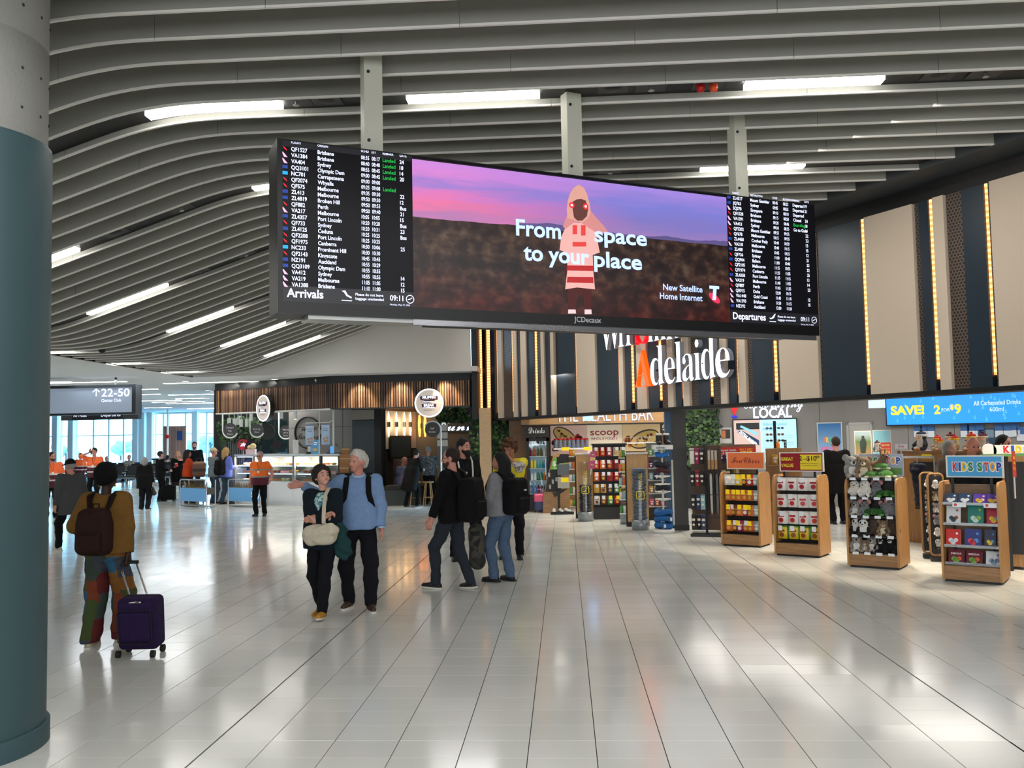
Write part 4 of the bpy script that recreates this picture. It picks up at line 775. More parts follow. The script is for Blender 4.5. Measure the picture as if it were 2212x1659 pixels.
t = thing('counter_poster', 'bright blue pastry poster standing on the counter', 'poster', on_counter(676, .08), .05); MB().box(-.115, .115, 0, .01, 0, .40).build('sheet', mat('sky_poster', (.38, .66, .84), .4), t); MB().prism(circ(.0, .12, .07, 14, .04), -.002, 0).build('printed_pastry', m_past[1], t); b = MB(); text(b, 'Morning', 0, .31, .03, y=-.002, align='c'); text(b, 'bakes', 0, .26, .03, y=-.002, align='c'); b.build('poster_lettering', m_lw, t)
t = thing('payment_tablet', 'small tilted blue payment tablet near the right end of the counter', 'tablet', on_counter(709, .15), .3); o = MB().box(-.05, .05, 0, .012, 0, .22).build('body', mat('tablet_blue', (.40, .68, .95), .3, emit=.5), t); o.rotation_euler = (-.3, 0, 0); MB().box(-.04, .04, 0, .1, 0, .012).build('foot', m_dark, t)
t = thing('counter_tray', 'flat black tray at the right end of the bakery counter top', 'tray', on_counter(700, .4)); MB().box(-.2, .3, -.1, .1, 0, .025).build('body', m_black, t); MB().ring([(-.18+.0*i, 0, .02) if i == 0 else (-.18+.3*math.sin(i*.16), 0, .02+.25*math.sin(i*.30)) for i in range(9)], .008, 6).build('hose', m_black, t)
# cardboard boxes and cups on a black side table
p = atY(749, 1040, 24.4); t = thing('side_table', 'black side table stacked with boxes beside the counter', 'table', (p.x, 24.4, 0)); MB().box(-.24, .30, -.2, .25, .9, .95).build('top', m_black, t); MB().box(-.22, .28, -.18, .23, 0, .9).build('body', m_black, t)
for i, (x, z, s, r) in enumerate(((-.05, .95, .13, .1), (.0, 1.21, .16, -.1), (-.02, 1.47, .11, .2))):
    t = thing('cardboard_box', ('smallest cardboard box, topmost of the stack beside the counter', 'widest cardboard box, in the middle of the stack beside the counter', 'lowest cardboard box of the stack beside the counter')[2-i if i != 1 else 1], 'box', (p.x+x, 24.42, z+.001), r, 'cardboard boxes')
    MB().box(-s, s, -.15, .15, 0, .258 if i < 2 else .16).build('carton', mat('cardboard', (.56, .40, .24), .8), t); MB().box(-s, s, -.152, -.15, .11, .14).build('tape', mat('tape', (.70, .58, .40), .4), t)
# planters with banners
m_ban = mat('banner_blue', (.42, .66, .86), .5); m_dry = [mat('dry_grass_%d' % i, c, .8) for i, c in enumerate(((.42, .32, .17), (.30, .22, .12), (.52, .42, .24)))]
def barrier(pa, pb, label, txt=False):
    W = Wall(pa, pb); o = thing('planter_barrier', label, 'barrier', W.pt(0), W.ang, 'queue barriers'); w = W.len
    b = MB(); b.ring([(0, 0, 0), (0, 0, .70), (.015, 0, .75), (.06, 0, .78), (w-.06, 0, .78), (w-.015, 0, .75), (w, 0, .70), (w, 0, 0)], .022, 8); b.build('frame', m_chrome, o)
    b = MB(); b.ring([(0, .28, 0), (0, .28, .78)], .02, 8); b.ring([(w, .28, 0), (w, .28, .78)], .02, 8); b.box(0, w, -.01, .29, .02, .05); b.build('rear_frame', m_alu, o)
    MB().box(.03, w-.03, -.012, .004, .16, .54).build('banner', m_ban, o); MB().box(.03, w-.03, .03, .30, .36, .55).build('trough', mat('trough_grey', (.35, .33, .3), .6), o)
    b = MB()
    for i in range(int(w*190)):
        x, y = random.uniform(.04, w-.04), random.uniform(.05, .28); h = random.uniform(.10, .21); dx = random.gauss(0, .03); b.m = random.randrange(3); b.add([(x-.006, y, .55), (x+.006, y, .55), (x+dx, y+random.gauss(0, .02), .55+h)], [(0, 1, 2)])
    tag(b.build('dry_grass', m_dry, o), kind='stuff')
    if txt: b = MB(); text(b, 'Enter', w*.80, .36, .06, y=-.014, align='c', weight=.01); text(b, 'here', w*.80, .27, .06, y=-.014, align='c', weight=.01); b.ring([(w*.93, -.014, .45), (w*.97, -.014, .35), (w*.93, -.014, .25)], .008, 4); b.build('banner_lettering', m_lw, o)
barrier(gnd(389, 1093), gnd(446, 1097), 'left planter barrier of dry grass with a plain pale blue banner'); barrier(gnd(493, 1094), gnd(563, 1096), 'right planter barrier whose blue banner reads Enter here', True)
# cafe furniture
m_oak = woodmat('pale_oak', (.62, .46, .28), (.74, .58, .38)); p = gnd(853, 1090); t = thing('bench_block', 'dark green bench block inside the cafe entrance', 'bench', (p.x+.27, p.y-.1, 0), .05); MB().box(-.5, .5, -.3, .3, .0, .43).build('base', mat('bench_green', (.16, .19, .18), .5), t); MB().box(-.5, .5, -.3, .3, .43, .55).build('cushion', mat('bench_cushion', (.12, .12, .11), .6), t, .02)
p = atY(905, 1060, 25.2); t = thing('high_table', 'pale oak high table behind the stooping woman in the cafe', 'table', (p.x+.25, 25.6, 0)); MB().box(-.55, .55, -.3, .3, 1.0, 1.04).build('top', m_oak, t)
for x in (-.5, .5):
    for y in (-.25, .25): MB().box(x-.02, x+.02, y-.02, y+.02, 0, 1.0).build('leg', m_oak, t)
for i, px in enumerate((893, 921)):
    p = gnd(px, 1094); t = thing('wooden_stool', 'pale wooden stool, %s of the two below the cafe high table' % ORD[i], 'stool', (p.x, p.y+.35, 0), 0, 'cafe stools'); MB().lathe([(0, .66), (.16, .66), (.17, .64), (.15, .62), (0, .62)], 14).build('seat', m_oak, t)
    for a in range(4): MB().cyl((.09*math.cos(a*PI/2+.7), .09*math.sin(a*PI/2+.7), .63), (.17*math.cos(a*PI/2+.7), .17*math.sin(a*PI/2+.7), 0), .017, 7).build('leg', m_oak, t)
    MB().ring([(.14*math.cos(a*PI/6), .14*math.sin(a*PI/6), .22) for a in range(12)], .01, 5, True).build('footring', m_oak, t)
p = atY(852, 1030, 26.6); t = thing('booth_seat', 'brown timber booth back beside the seated man in the cafe', 'booth', (p.x+.45, 26.45, 0)); MB().box(-.45, .1, -.05, .05, .45, 1.25).build('back', m_w[1], t); MB().box(-.5, .7, -.5, -.05, 0, .46).build('seat', m_black, t)
p = atY(956, 950, 25.3); t = thing('leaflet_rack', 'pale leaflet rack at the cafe entrance behind the Self Order pole', 'rack', (p.x, 25.3, 0)); b = MB(); b.box(-.16, .16, 0, .04, 0, 2.2); b.build('board', mat('rack_grey', (.4, .4, .38), .6), t)
for z in (1.62, 1.84, 2.06): o = MB().box(-.15, .15, -.03, 0, 0, .17).build('leaflet', mat('leaflet', (.80, .76, .70), .6), t); o.location = (0, -.0, z)
for _x in (-9.3, -7.7, -6.1): area('fascia_light', (_x, 24.55-(_x+6.2)*.45-.9, 3.5), (1.2, .1), 7, (1, .93, .82), (_x, 24.6-(_x+6.2)*.45, 2.9), 2.2)
for _x in (-5.4, -4.3, -3.1): spot('fascia_downlight', (_x, 22.95, 3.5), (_x, 23.4, 2.7), 110, (1, .85, .62), 70)
area('cafe_ceiling_lamp', (-5.2, 26.6, 3.3), (1.5, 1.5), 16, (1, .85, .65)); area('cafe_ceiling_lamp', (-3.6, 26.8, 3.3), (1, 1), 14, (1, .82, .6)); area('kiosk_ceiling_lamp', (-8.5, 26.9, 3.3), (3, 1), 110, (1, .95, .88))
# plant wall, plywood pier between cafe and health bar
W = Wall(atY(1016, 960, 23.6), atY(1038, 960, 23.6)); planting('plant_wall', 'narrow strip of plant wall left of the plywood pier', (W.p0.x, 23.7, 0), 0, lambda: (random.uniform(0, .30), random.uniform(-.1, .0), random.uniform(.3, 2.5)), 420, .11, (-.02, .33, .02, .1, 0, 2.7))
o = MB().box(-.15, .15, -.12, .12, 0, 2.6).build('pillar_plywood', woodmat('plywood', (.78, .66, .50), (.84, .73, .57), .5), None, .004, loc=(atY(1049.5, 960, 22.9).x, 22.9, 0)); struct(o)
c0 = atY(1062, 960, 23.0); planting('plant_wall', 'plant wall panel between the plywood pier and the drinks fridge', (c0.x, 23.1, 0), 0, lambda: (random.uniform(0, .76), random.uniform(-.12, .0), random.uniform(.2, 2.55)), 1000, .12, (-.02, .80, .02, .1, 0, 2.8))
# ================================================================== SMOOTH BODIES (distance fields meshed with surface nets)
def V3(p): return np.array(p, float)
def unit(v): v = np.asarray(v, float); n = np.linalg.norm(v); return v/n if n > 1e-9 else v
def axis_pts(lo, hi, h, fine):
    pts = [lo]; x = lo
    while x < hi:
        s = h
        for a, b, f in fine:
            if a-s <= x <= b: s = min(s, f)
        x += s; pts.append(x)
    return np.array(pts)
class Field:
    def __init__(s, lo, hi, h, fine=()):
        s.h = h; s.ax = [axis_pts(lo[i], hi[i], h, [(f[0][i], f[1][i], f[2]) for f in fine]) for i in range(3)]
        s.F = np.full([len(a) for a in s.ax], .5, np.float32)
    def _loc(s, lo, hi):
        sl = [slice(max(0, np.searchsorted(a, lo[i])-1), min(len(a), np.searchsorted(a, hi[i])+1)) for i, a in enumerate(s.ax)]
        if any(q.stop <= q.start for q in sl): return None
        g = [s.ax[0][sl[0]][:, None, None], s.ax[1][sl[1]][None, :, None], s.ax[2][sl[2]][None, None, :]]
        return tuple(sl), g
    def _mix(s, sl, d, k, sub):
        A = s.F[sl]
        if sub: d = -d; h = np.maximum(k-np.abs(A-d), 0)/k; s.F[sl] = np.maximum(A, d)+h*h*k*.25
        else: h = np.maximum(k-np.abs(A-d), 0)/k; s.F[sl] = np.minimum(A, d)-h*h*k*.25
        return s
    def cap(s, a, b, ra, rb=None, k=.03, sub=False):
        rb = ra if rb is None else rb; a, b = V3(a), V3(b); m = max(ra, rb)+k+2*s.h; q = s._loc(np.minimum(a, b)-m, np.maximum(a, b)+m)
        if q is None: return s
        sl, g = q; ab = b-a; L = max(ab@ab, 1e-9); p = [g[i]-a[i] for i in range(3)]
        t = np.clip((p[0]*ab[0]+p[1]*ab[1]+p[2]*ab[2])/L, 0, 1)
        d = np.sqrt((p[0]-t*ab[0])**2+(p[1]-t*ab[1])**2+(p[2]-t*ab[2])**2)-(ra+t*(rb-ra)); return s._mix(sl, d, k, sub)
    def ell(s, c, r, R=None, k=.02, sub=False):
        c, r = V3(c), V3(r); m = r.max()+k+2*s.h; q = s._loc(c-m, c+m)
        if q is None: return s
        sl, g = q; p = [g[i]-c[i] for i in range(3)]
        if R is not None: p = [p[0]*R[0][j]+p[1]*R[1][j]+p[2]*R[2][j] for j in range(3)]
        n = np.sqrt((p[0]/r[0])**2+(p[1]/r[1])**2+(p[2]/r[2])**2); n2 = np.sqrt((p[0]/r[0]**2)**2+(p[1]/r[1]**2)**2+(p[2]/r[2]**2)**2)
        return s._mix(sl, n*(n-1)/np.maximum(n2, 1e-6), k, sub)
    def rbox(s, c, hs, r, R=None, k=.02, sub=False):
        c, hs = V3(c), V3(hs); m = np.linalg.norm(hs)+k+2*s.h; q = s._loc(c-m, c+m)
        if q is None: return s
        sl, g = q; p = [g[i]-c[i] for i in range(3)]
        if R is not None: p = [p[0]*R[0][j]+p[1]*R[1][j]+p[2]*R[2][j] for j in range(3)]
        e = [np.abs(p[i])-(hs[i]-r) for i in range(3)]
        d = np.sqrt(sum(np.maximum(x, 0)**2 for x in e))+np.minimum(np.maximum(np.maximum(e[0], e[1]), e[2]), 0)-r; return s._mix(sl, d, k, sub)
    def cut(s, p, n):
        """keep the side that n points away from"""
        n = unit(n); x, y, z = s.ax; d = (x[:, None, None]-p[0])*n[0]+(y[None, :, None]-p[1])*n[1]+(z[None, None, :]-p[2])*n[2]; s.F = np.maximum(s.F, d.astype(np.float32)); return s
    def wrinkle(s, amp, f=9.0, seed=0):
        r = np.random.default_rng(seed); x, y, z = s.ax; T = 0
        for i in range(4):
            w = r.normal(size=3)*f*(1+.6*i); w[2] *= 1.3; T = T+np.sin(x[:, None, None]*w[0]+y[None, :, None]*w[1]+z[None, None, :]*w[2]+r.uniform(0, 6))/(1+.5*i)
        s.F = s.F+(amp*.5)*T.astype(np.float32); return s
    def arrays(s):
        F = s.F; F[0], F[-1] = .5, .5; F[:, 0], F[:, -1] = .5, .5; F[:, :, 0], F[:, :, -1] = .5, .5
        I = F < 0; nx, ny, nz = F.shape; cnt = np.zeros((nx-1, ny-1, nz-1), np.int8); C = [(a, b, c) for a in (0, 1) for b in (0, 1) for c in (0, 1)]
        for a, b, c in C: cnt += I[a:nx-1+a, b:ny-1+b, c:nz-1+c]
        act = np.argwhere((cnt > 0) & (cnt < 8)); ids = np.full(cnt.shape, -1, np.int64); ids[tuple(act.T)] = np.arange(len(act))
        val = {c: F[act[:, 0]+c[0], act[:, 1]+c[1], act[:, 2]+c[2]] for c in C}; P = np.zeros((len(act), 3)); n = np.zeros(len(act))
        for a in C:
            for ax in range(3):
                if a[ax]: continue
                b = list(a); b[ax] = 1; b = tuple(b); va, vb = val[a], val[b]; m = (va < 0) != (vb < 0); t = np.where(m, va/np.where(m, va-vb, 1), 0)
                q = np.tile(np.array(a, float), (len(act), 1)); q[:, ax] = t; P += q*m[:, None]; n += m
        P /= n[:, None]; V = np.stack([s.ax[i][act[:, i]]+P[:, i]*(s.ax[i][act[:, i]+1]-s.ax[i][act[:, i]]) for i in range(3)], 1)
        Q = []
        for ax in range(3):
            o1, o2 = (ax+1) % 3, (ax+2) % 3; sa = [slice(None)]*3; sb = [slice(None)]*3; sa[ax] = slice(0, -1); sb[ax] = slice(1, None); ch = I[tuple(sa)] != I[tuple(sb)]; e = np.argwhere(ch)
            e = e[(e[:, o1] > 0) & (e[:, o2] > 0) & (e[:, o1] < F.shape[o1]-1) & (e[:, o2] < F.shape[o2]-1)]
            if not len(e): continue
            def cid(d1, d2): f = e.copy(); f[:, o1] -= d1; f[:, o2] -= d2; return ids[tuple(f.T)]
            q = np.stack([cid(1, 1), cid(0, 1), cid(0, 0), cid(1, 0)], 1); ins = I[tuple(e.T)]; q[~ins] = q[~ins][:, ::-1]; Q.append(q)
        return V, (np.concatenate(Q) if Q else np.zeros((0, 4), int))
    def build(s, name, mat_, parent=None, pick=None, smooth=1):
        V, Q = s.arrays()
        for _ in range(smooth):   # one gentle relaxation removes stair steps
            acc = np.zeros_like(V); n = np.zeros(len(V))
            for i in range(4): np.add.at(acc, Q[:, i], V[Q[:, (i+1) % 4]]+V[Q[:, i-1]]); np.add.at(n, Q[:, i], 2)
            V = V*.5+.5*acc/np.maximum(n, 1)[:, None]
        me = bpy.data.meshes.new(name); me.vertices.add(len(V)); me.vertices.foreach_set('co', V.astype(np.float32).ravel()); me.loops.add(Q.size); me.loops.foreach_set('vertex_index', Q.ravel().astype(np.int32))
        me.polygons.add(len(Q)); me.polygons.foreach_set('loop_start', np.arange(0, Q.size, 4, dtype=np.int32)); me.update(calc_edges=True); me.polygons.foreach_set('use_smooth', [True]*len(Q))
        ms = mat_ if isinstance(mat_, (list, tuple)) else [mat_]
        for m in ms: me.materials.append(m)
        if pick is not None: me.polygons.foreach_set('material_index', np.asarray(pick(V[Q].mean(1)), np.int32))
        me.validate(); me.update()
        o = bpy.data.objects.new(name, me); link(o, parent); return o
def rotm(yaw=0, pitch=0, roll=0):
    """local frame: +y forward, +x right, +z up; pitch > 0 looks up, yaw > 0 turns left"""
    c, s_ = math.cos(yaw), math.sin(yaw); Z = np.array([[c, -s_, 0], [s_, c, 0], [0, 0, 1]]); c, s_ = math.cos(pitch), math.sin(pitch); Xm = np.array([[1, 0, 0], [0, c, -s_], [0, s_, c]]); c, s_ = math.cos(roll), math.sin(roll); Y = np.array([[c, 0, s_], [0, 1, 0], [-s_, 0, c]]); return Z @ Xm @ Y
def ik(a, c, l1, l2, pole):
    a, c = V3(a), V3(c); d = c-a; L = np.linalg.norm(d); L2 = min(max(L, abs(l1-l2)+.01), (l1+l2)*.998); u = unit(d); c = a+u*L2; x = (l1*l1-l2*l2+L2*L2)/(2*L2); h = math.sqrt(max(l1*l1-x*x, 1e-6)); p = V3(pole); p = unit(p-u*(p@u)); return a+u*x+p*h, c
# ---- soft toys
m_nose = mat('toy_black', (.03, .03, .03), .35)
TOYC = dict(koala=((.55, .54, .53), (.86, .85, .83)), panda=((.90, .90, .88), (.05, .05, .05)), wombat=((.30, .25, .22), (.24, .2, .18)), turtle=((.30, .52, .24), (.80, .82, .68)), kangaroo=((.46, .36, .28), (.70, .62, .52)), dog=((.88, .87, .84), (.10, .10, .10)), croc=((.16, .38, .14), (.30, .55, .25)), mouse=((.50, .50, .52), (.85, .60, .60)), black=((.03, .03, .035), (.85, .85, .85)), tan=((.52, .44, .34), (.85, .80, .70)), penguin=((.16, .18, .22), (.92, .90, .86)), dpenguin=((.82, .74, .58), (.93, .90, .84)), bird=((.50, .47, .45), (.92, .88, .82)))
TOYM = {}
def toy(kind, label, loc, rz, s=1.0, group='soft toys'):
    """a soft toy of its own: body mesh with ears, muzzle, eyes and nose as parts"""
    if kind in TOYM:
        c = dup(TOYM[kind], loc, rz, label, group); c.scale = (s,)*3; return c
    t = thing('soft_toy', label, 'toy', loc, rz, group, s); c1, c2 = TOYC[kind]; ma = mat('fur_%s_a' % kind, c1, .95, noise=(60, .3), bump=(120, .6)); mb = mat('fur_%s_b' % kind, c2, .95, bump=(120, .6)); f = Field((-.14, -.16, -.01), (.14, .14, .30), .0095)
    eyes = None; hz, hy = .185, .02
    if kind in ('turtle', 'croc'):
        f.ell((0, 0, .05), (.10, .085, .055) if kind == 'turtle' else (.12, .05, .04)); f.ell((.0, -.10, .05), (.035, .045, .03), k=.03); 
        for x, y in ((-.08, -.07), (.08, -.07), (-.08, .07), (.08, .07)): f.ell((x, y, .02), (.035, .04, .018), k=.015)
        f.build('body', [ma, mb], t, lambda p: (p[:, 2] < .035)+0); eyes = [(-.022, -.135, .06), (.022, -.135, .06)]
    elif kind in ('kangaroo',):
        f.ell((0, .02, .07), (.09, .11, .07)); f.cap((0, -.04, .10), (0, -.09, .17), .05, .035, .03); f.ell((0, -.11, .19), (.035, .05, .032), k=.02); f.cap((0, .10, .04), (.06, .13, .02), .03, .015, .02)
        for x in (-.05, .05): f.cap((x, -.02, .03), (x, -.10, .015), .025, .015)
        f.build('body', ma, t); eyes = [(-.028, -.135, .20), (.028, -.135, .20)]
        for x in (-.025, .025): MB().ball((x, -.08, .235), (.012, .010, .035), 8, 5).build('ear', ma, t)
        MB().ball((0, -.158, .185), .012, 7, 5).build('nose', m_nose, t)
    else:
        f.ell((0, .01, .085), (.075, .065, .09)); f.ell((0, -.01, hz), (.072, .065, .065), k=.02)
        for x in (-1, 1): f.cap((x*.06, -.01, .12), (x*.085, -.07, .075), .026, .022, .015); f.cap((x*.045, -.02, .03), (x*.065, -.10, .025), .032, .028, .015)
        if kind in ('penguin', 'dpenguin', 'bird'): pick = lambda p: ((p[:, 1] < -.03) & (p[:, 2] < .235) & (np.abs(p[:, 0]) < .05))+0
        elif kind == 'panda': pick = lambda p: ((np.abs(p[:, 0]) > .052) & (p[:, 2] < .135) | (p[:, 2] < .055) & (p[:, 1] < -.03))+0
        elif kind == 'dog': pick = lambda p: ((np.sin(p[:, 0]*55)+np.sin(p[:, 2]*48+1)+np.sin(p[:, 1]*40)) > 1.25)+0
        elif kind in ('koala', 'tan'): pick = lambda p: ((p[:, 1] < -.045) & (p[:, 2] < .13) & (np.abs(p[:, 0]) < .045))+0
        else: pick = lambda p: np.zeros(len(p), int)
        f.build('body', [ma, mb], t, pick); eyes = [(-.03, -.066, hz+.018), (.03, -.066, hz+.018)]
        if kind in ('penguin', 'dpenguin', 'bird'):
            MB().ring([(0, -.06, hz), (0, -.115, hz-.012)], [.022, .003], 8).build('beak', mat('beak_orange', (.90, .52, .10), .5), t)
            hatc = {'penguin': ((.12, .16, .26), (.85, .85, .85)), 'dpenguin': ((.72, .12, .10), (.92, .75, .15)), 'bird': ((.35, .08, .12), (.85, .80, .70))}[kind]; hm = [mat('hat_%s_a' % kind, hatc[0], .9), mat('hat_%s_b' % kind, hatc[1], .9)]
            b = MB(); b.lathe([(.073, .012), (.078, .02), (.078, .036), (.073, .044)], 14, (0, -.005, hz+.0)); b.m = 1; b.lathe([(.072, .040), (.068, .06), (.045, .08), (0, .088)], 14, (0, -.005, hz)); b.build('beanie', hm[::-1], t); MB().ball((0, -.005, hz+.097), .022, 8, 6).build('pompom', hm[0], t)
            for x in (-.04, .04): MB().ball((x, -.08, .015), (.03, .045, .014), 8, 5).build('foot', mat('beak_orange', (.90, .52, .10), .5), t)
        else:
            er = {'koala': .042, 'panda': .026, 'mouse': .045, 'tan': .03, 'dog': .03}.get(kind, .024); em = mb if kind in ('panda', 'dog', 'mouse') else ma
            for x in (-1, 1): MB().ball((x*.062, -.005, hz+.045), (er, .018, er), 9, 6).build('ear', em, t)
            MB().ball((0, -.075, hz-.018), (.030, .022, .022), 9, 6).build('muzzle', mb if kind in ('koala', 'tan', 'black') else ma, t); MB().ball((0, -.098, hz-.008), (.017, .010, .020) if kind == 'koala' else (.013, .009, .009), 8, 5).build('nose', m_nose, t)
            if kind == 'panda':
                for x in (-.03, .03): MB().ball((x, -.058, hz+.012), (.018, .014, .022), 8, 6).build('eye_patch', mb, t)
    if eyes:
        for e in eyes: MB().ball(e, .0085, 7, 5).build('eye', m_nose if kind != 'black' else mat('toy_eye_pale', (.8, .8, .75), .3), t)
    TOYM[kind] = t; return t
# ================================================================== SHOP
m_sw = mat('shop_wall_grey', (.50, .495, .485), .6); m_oakv = woodmat('oak_veneer', (.60, .43, .25), (.72, .54, .33), .4, (9, 9, .7)); m_oakh = woodmat('oak_veneer_plinth', (.50, .37, .24), (.62, .47, .31), .4, (.7, 9, 9))
def pin(p, q, z0, z1, m, nm, th=.12): w, o = quadwall(nm, p, q, z0, z1, m, th); return w, struct(o)
HW, o = pin(atY(1100, 950, 22.9), atY(1475, 950, 22.9), 0, 3.4, woodmat('health_wall_wood', (.40, .29, .18), (.52, .39, .25), .5, (.6, .6, 9)), 'wall_health_bar')
LW, lwo = pin(atY(1475, 950, 22.6), atY(1828, 950, 22.2), 0, 3.4, m_sw, 'wall_local')
sp0 = atY(1828, 950, 22.2); SWL, swo = pin(sp0, (sp0.x+5.2, sp0.y-4.4), 0, 3.4, m_sw, 'wall_screen')
pin((sp0.x+5.2, sp0.y-4.4), (17.8, 12), 0, 3.4, m_sw, 'wall_shop_end')
for W_, o, pxs in ((LW, lwo, (1650, 1770)), (SWL, swo, (1960, 2060, 2150))):
    for px in pxs: u = W_.u(px); MB().box(u-.005, u+.005, -.003, .01, 0, 3.4).build('panel_joint', m_dark, o)
    MB().box(0, W_.len, -.003, .01, 2.62, 2.63).build('panel_joint', m_dark, o)
b = MB(); b.prism([(-2.2, 24.1), (FAC.p0.x+FAC.d.x*24+.5, FAC.p0.y+FAC.d.y*24+.3), (18, 24.1)], 3.36, 3.44, 'z'); struct(b.build('ceiling_shop', mat('shop_ceiling', (.62, .61, .59), .8)))
# THE HEALTH BAR
HB = Wall(atY(1126, 930, 22.0), atY(1443, 930, 22.0)); o = thing('timber_fascia', 'timber fascia lettered THE HEALTH BAR', 'fascia', HB.pt(0), HB.ang); zb = HB.z(1126, 918); MB().box(0, HB.len, 0, .6, zb, 3.2).build('boards', woodmat('fascia_oak', (.60, .46, .29), (.70, .55, .36), .5, (.7, 9, 9)), o)
MB().box(0, HB.len, -.015, .6, zb-.03, zb).build('edge', m_black, o)
t = MB(); x0_, z0_ = HB.hit(1202, 912); x1_, _ = HB.hit(1411, 908); text(t, 'THE HEALTH BAR', x0_, z0_, .36, w=x1_-x0_, y=-.03, weight=-.012, extrude=.02); t.build('fascia_lettering', mat('lit_lettering', (.72, .79, 1), .5, emit=1.0), o)
x, z = HB.hit(1270, 899); t = thing('ceiling_screen', 'small pale blue lit sign hanging in front of the timber fascia', 'sign', HB.pt(x, .35, z)); MB().box(-.12, .12, 0, .03, -.12, .5).build('panel', mat('pale_sign', (.55, .72, .95), .4, emit=.7), t)
def poster(name, W_, xa, xb, ya, yb, m, label, off=.03, th=.02, frame=None, cat='poster'):
    u0, z1 = W_.hit(xa, ya); u1, z0 = W_.hit(xb, yb); u0, z0 = W_.hit(xa, yb); o = thing(name, label, cat, W_.pt((u0+u1)/2, off, z0), W_.ang); w = u1-u0; h = z1-z0
    MB().box(-w/2, w/2, 0, th, 0, h).build('sheet', m, o)
    if frame: b = MB(); f = .025; b.box(-w/2-f, w/2+f, -.01, th, h, h+f); b.box(-w/2-f, w/2+f, -.01, th, -f, 0); b.box(-w/2-f, -w/2, -.01, th, 0, h); b.box(w/2, w/2+f, -.01, th, 0, h); b.build('frame', frame, o)
    return o, w, h
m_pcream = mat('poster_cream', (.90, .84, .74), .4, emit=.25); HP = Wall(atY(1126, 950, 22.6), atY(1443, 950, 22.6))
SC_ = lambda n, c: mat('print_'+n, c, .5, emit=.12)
def scoop(o, cx, cz, r, tilt, fill):
    b = MB(); el = lambda rx, rz, dx=0: [(cx+dx+rx*math.cos(a)*math.cos(tilt)-rz*math.sin(a)*math.sin(tilt), cz+rx*math.cos(a)*math.sin(tilt)+rz*math.sin(a)*math.cos(tilt)) for a in [k*PI/12 for k in range(24)]]
    b.prism(el(r*1.08, r*.62), -.003, 0); b.build('printed_scoop', SC_('scoop', (.30, .27, .25)), o); b = MB(); b.prism(el(r, r*.50), -.005, -.003); b.build('printed_cereal', SC_(fill, (.86, .72, .42)), o)
    b = MB()
    for k in range(16): a = random.uniform(0, 6.28); q = random.uniform(0, .8); b.m = k % 2; x, z = q*r*math.cos(a), q*.45*r*math.sin(a); b.prism(circ(cx+x*math.cos(tilt)-z*math.sin(tilt), cz+x*math.sin(tilt)+z*math.cos(tilt), r*.09, 8), -.007, -.005)
    b.build('printed_nuts', [SC_('nut', (.70, .48, .22)), SC_('seed', (.35, .20, .14))], o)
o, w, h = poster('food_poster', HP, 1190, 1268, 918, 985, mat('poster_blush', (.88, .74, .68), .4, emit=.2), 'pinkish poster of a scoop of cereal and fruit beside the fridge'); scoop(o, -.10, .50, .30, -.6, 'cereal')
b = MB()
for k in range(14): b.m = k % 2; b.prism(circ(random.uniform(.15, .40), random.uniform(.25, .62), random.uniform(.04, .07), 10), -.004, 0)
for k in range(8): b.m = 1; b.prism(circ(random.uniform(-.42, -.25), random.uniform(.15, .35), .05, 10), -.004, 0)
b.build('printed_fruit', [SC_('strawberry', (.85, .42, .38)), SC_('grape', (.40, .18, .22))], o)
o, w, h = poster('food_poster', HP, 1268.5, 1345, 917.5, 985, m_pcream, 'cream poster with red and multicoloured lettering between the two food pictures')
t = MB(); text(t, 'scoop', 0, h*.66, h*.22, w=w*.80, y=-.004, align='c', weight=.01); t.build('poster_lettering', SC_('red', (.62, .15, .22)), o)
t = MB(); cx_ = -w*.33
for k, ch in enumerate('WHOLEFOODS'): t.m = k % 4; text(t, ch, cx_+k*w*.074, h*.51, .065, y=-.004, align='c', weight=.02)
t.build('small_lettering', [SC_('i1', (.45, .30, .5)), SC_('i2', (.75, .45, .2)), SC_('i3', (.3, .45, .6)), SC_('i4', (.6, .2, .3))], o)
t = MB(); text(t, 'Scoop your own healthy fruit,', 0, h*.34, .045, w=w*.84, y=-.004, align='c'); text(t, 'nut & chocolate snacks', 0, h*.22, .045, w=w*.66, y=-.004, align='c'); t.build('caption', SC_('grey', (.5, .44, .4)), o)
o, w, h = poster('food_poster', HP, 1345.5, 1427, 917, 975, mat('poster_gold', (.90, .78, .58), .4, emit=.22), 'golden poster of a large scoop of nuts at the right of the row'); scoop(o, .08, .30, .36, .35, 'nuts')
b = MB(); [b.prism(circ(random.uniform(-.44, -.22), random.uniform(.12, .36), .06, 9), -.004, 0) for k in range(9)]; b.build('printed_almonds', SC_('almond', (.78, .52, .28)), o)
def drinks_header(xa, xb, ya, yb, txt, label):
    u0, z1 = HB.hit(xa, ya); u1, z0 = HB.hit(xb, yb); o = thing('drinks_header', label, 'sign', HB.pt(u0, .05, z0), HB.ang); MB().box(0, u1-u0, 0, .25, 0, z1-z0).build('board', m_black, o)
    t = MB(); text(t, script(txt), (u1-u0)/2, .10, .17, w=(u1-u0)*.66, y=-.004, align='c'); t.build('header_lettering', m_white, o)
drinks_header(1133, 1186, 924, 944, 'Drinks', 'black header board with Drinks in white script over the left fridge'); drinks_header(1428, 1443, 915, 938, 'D', 'black header board cut off by the pillar showing only a white D')
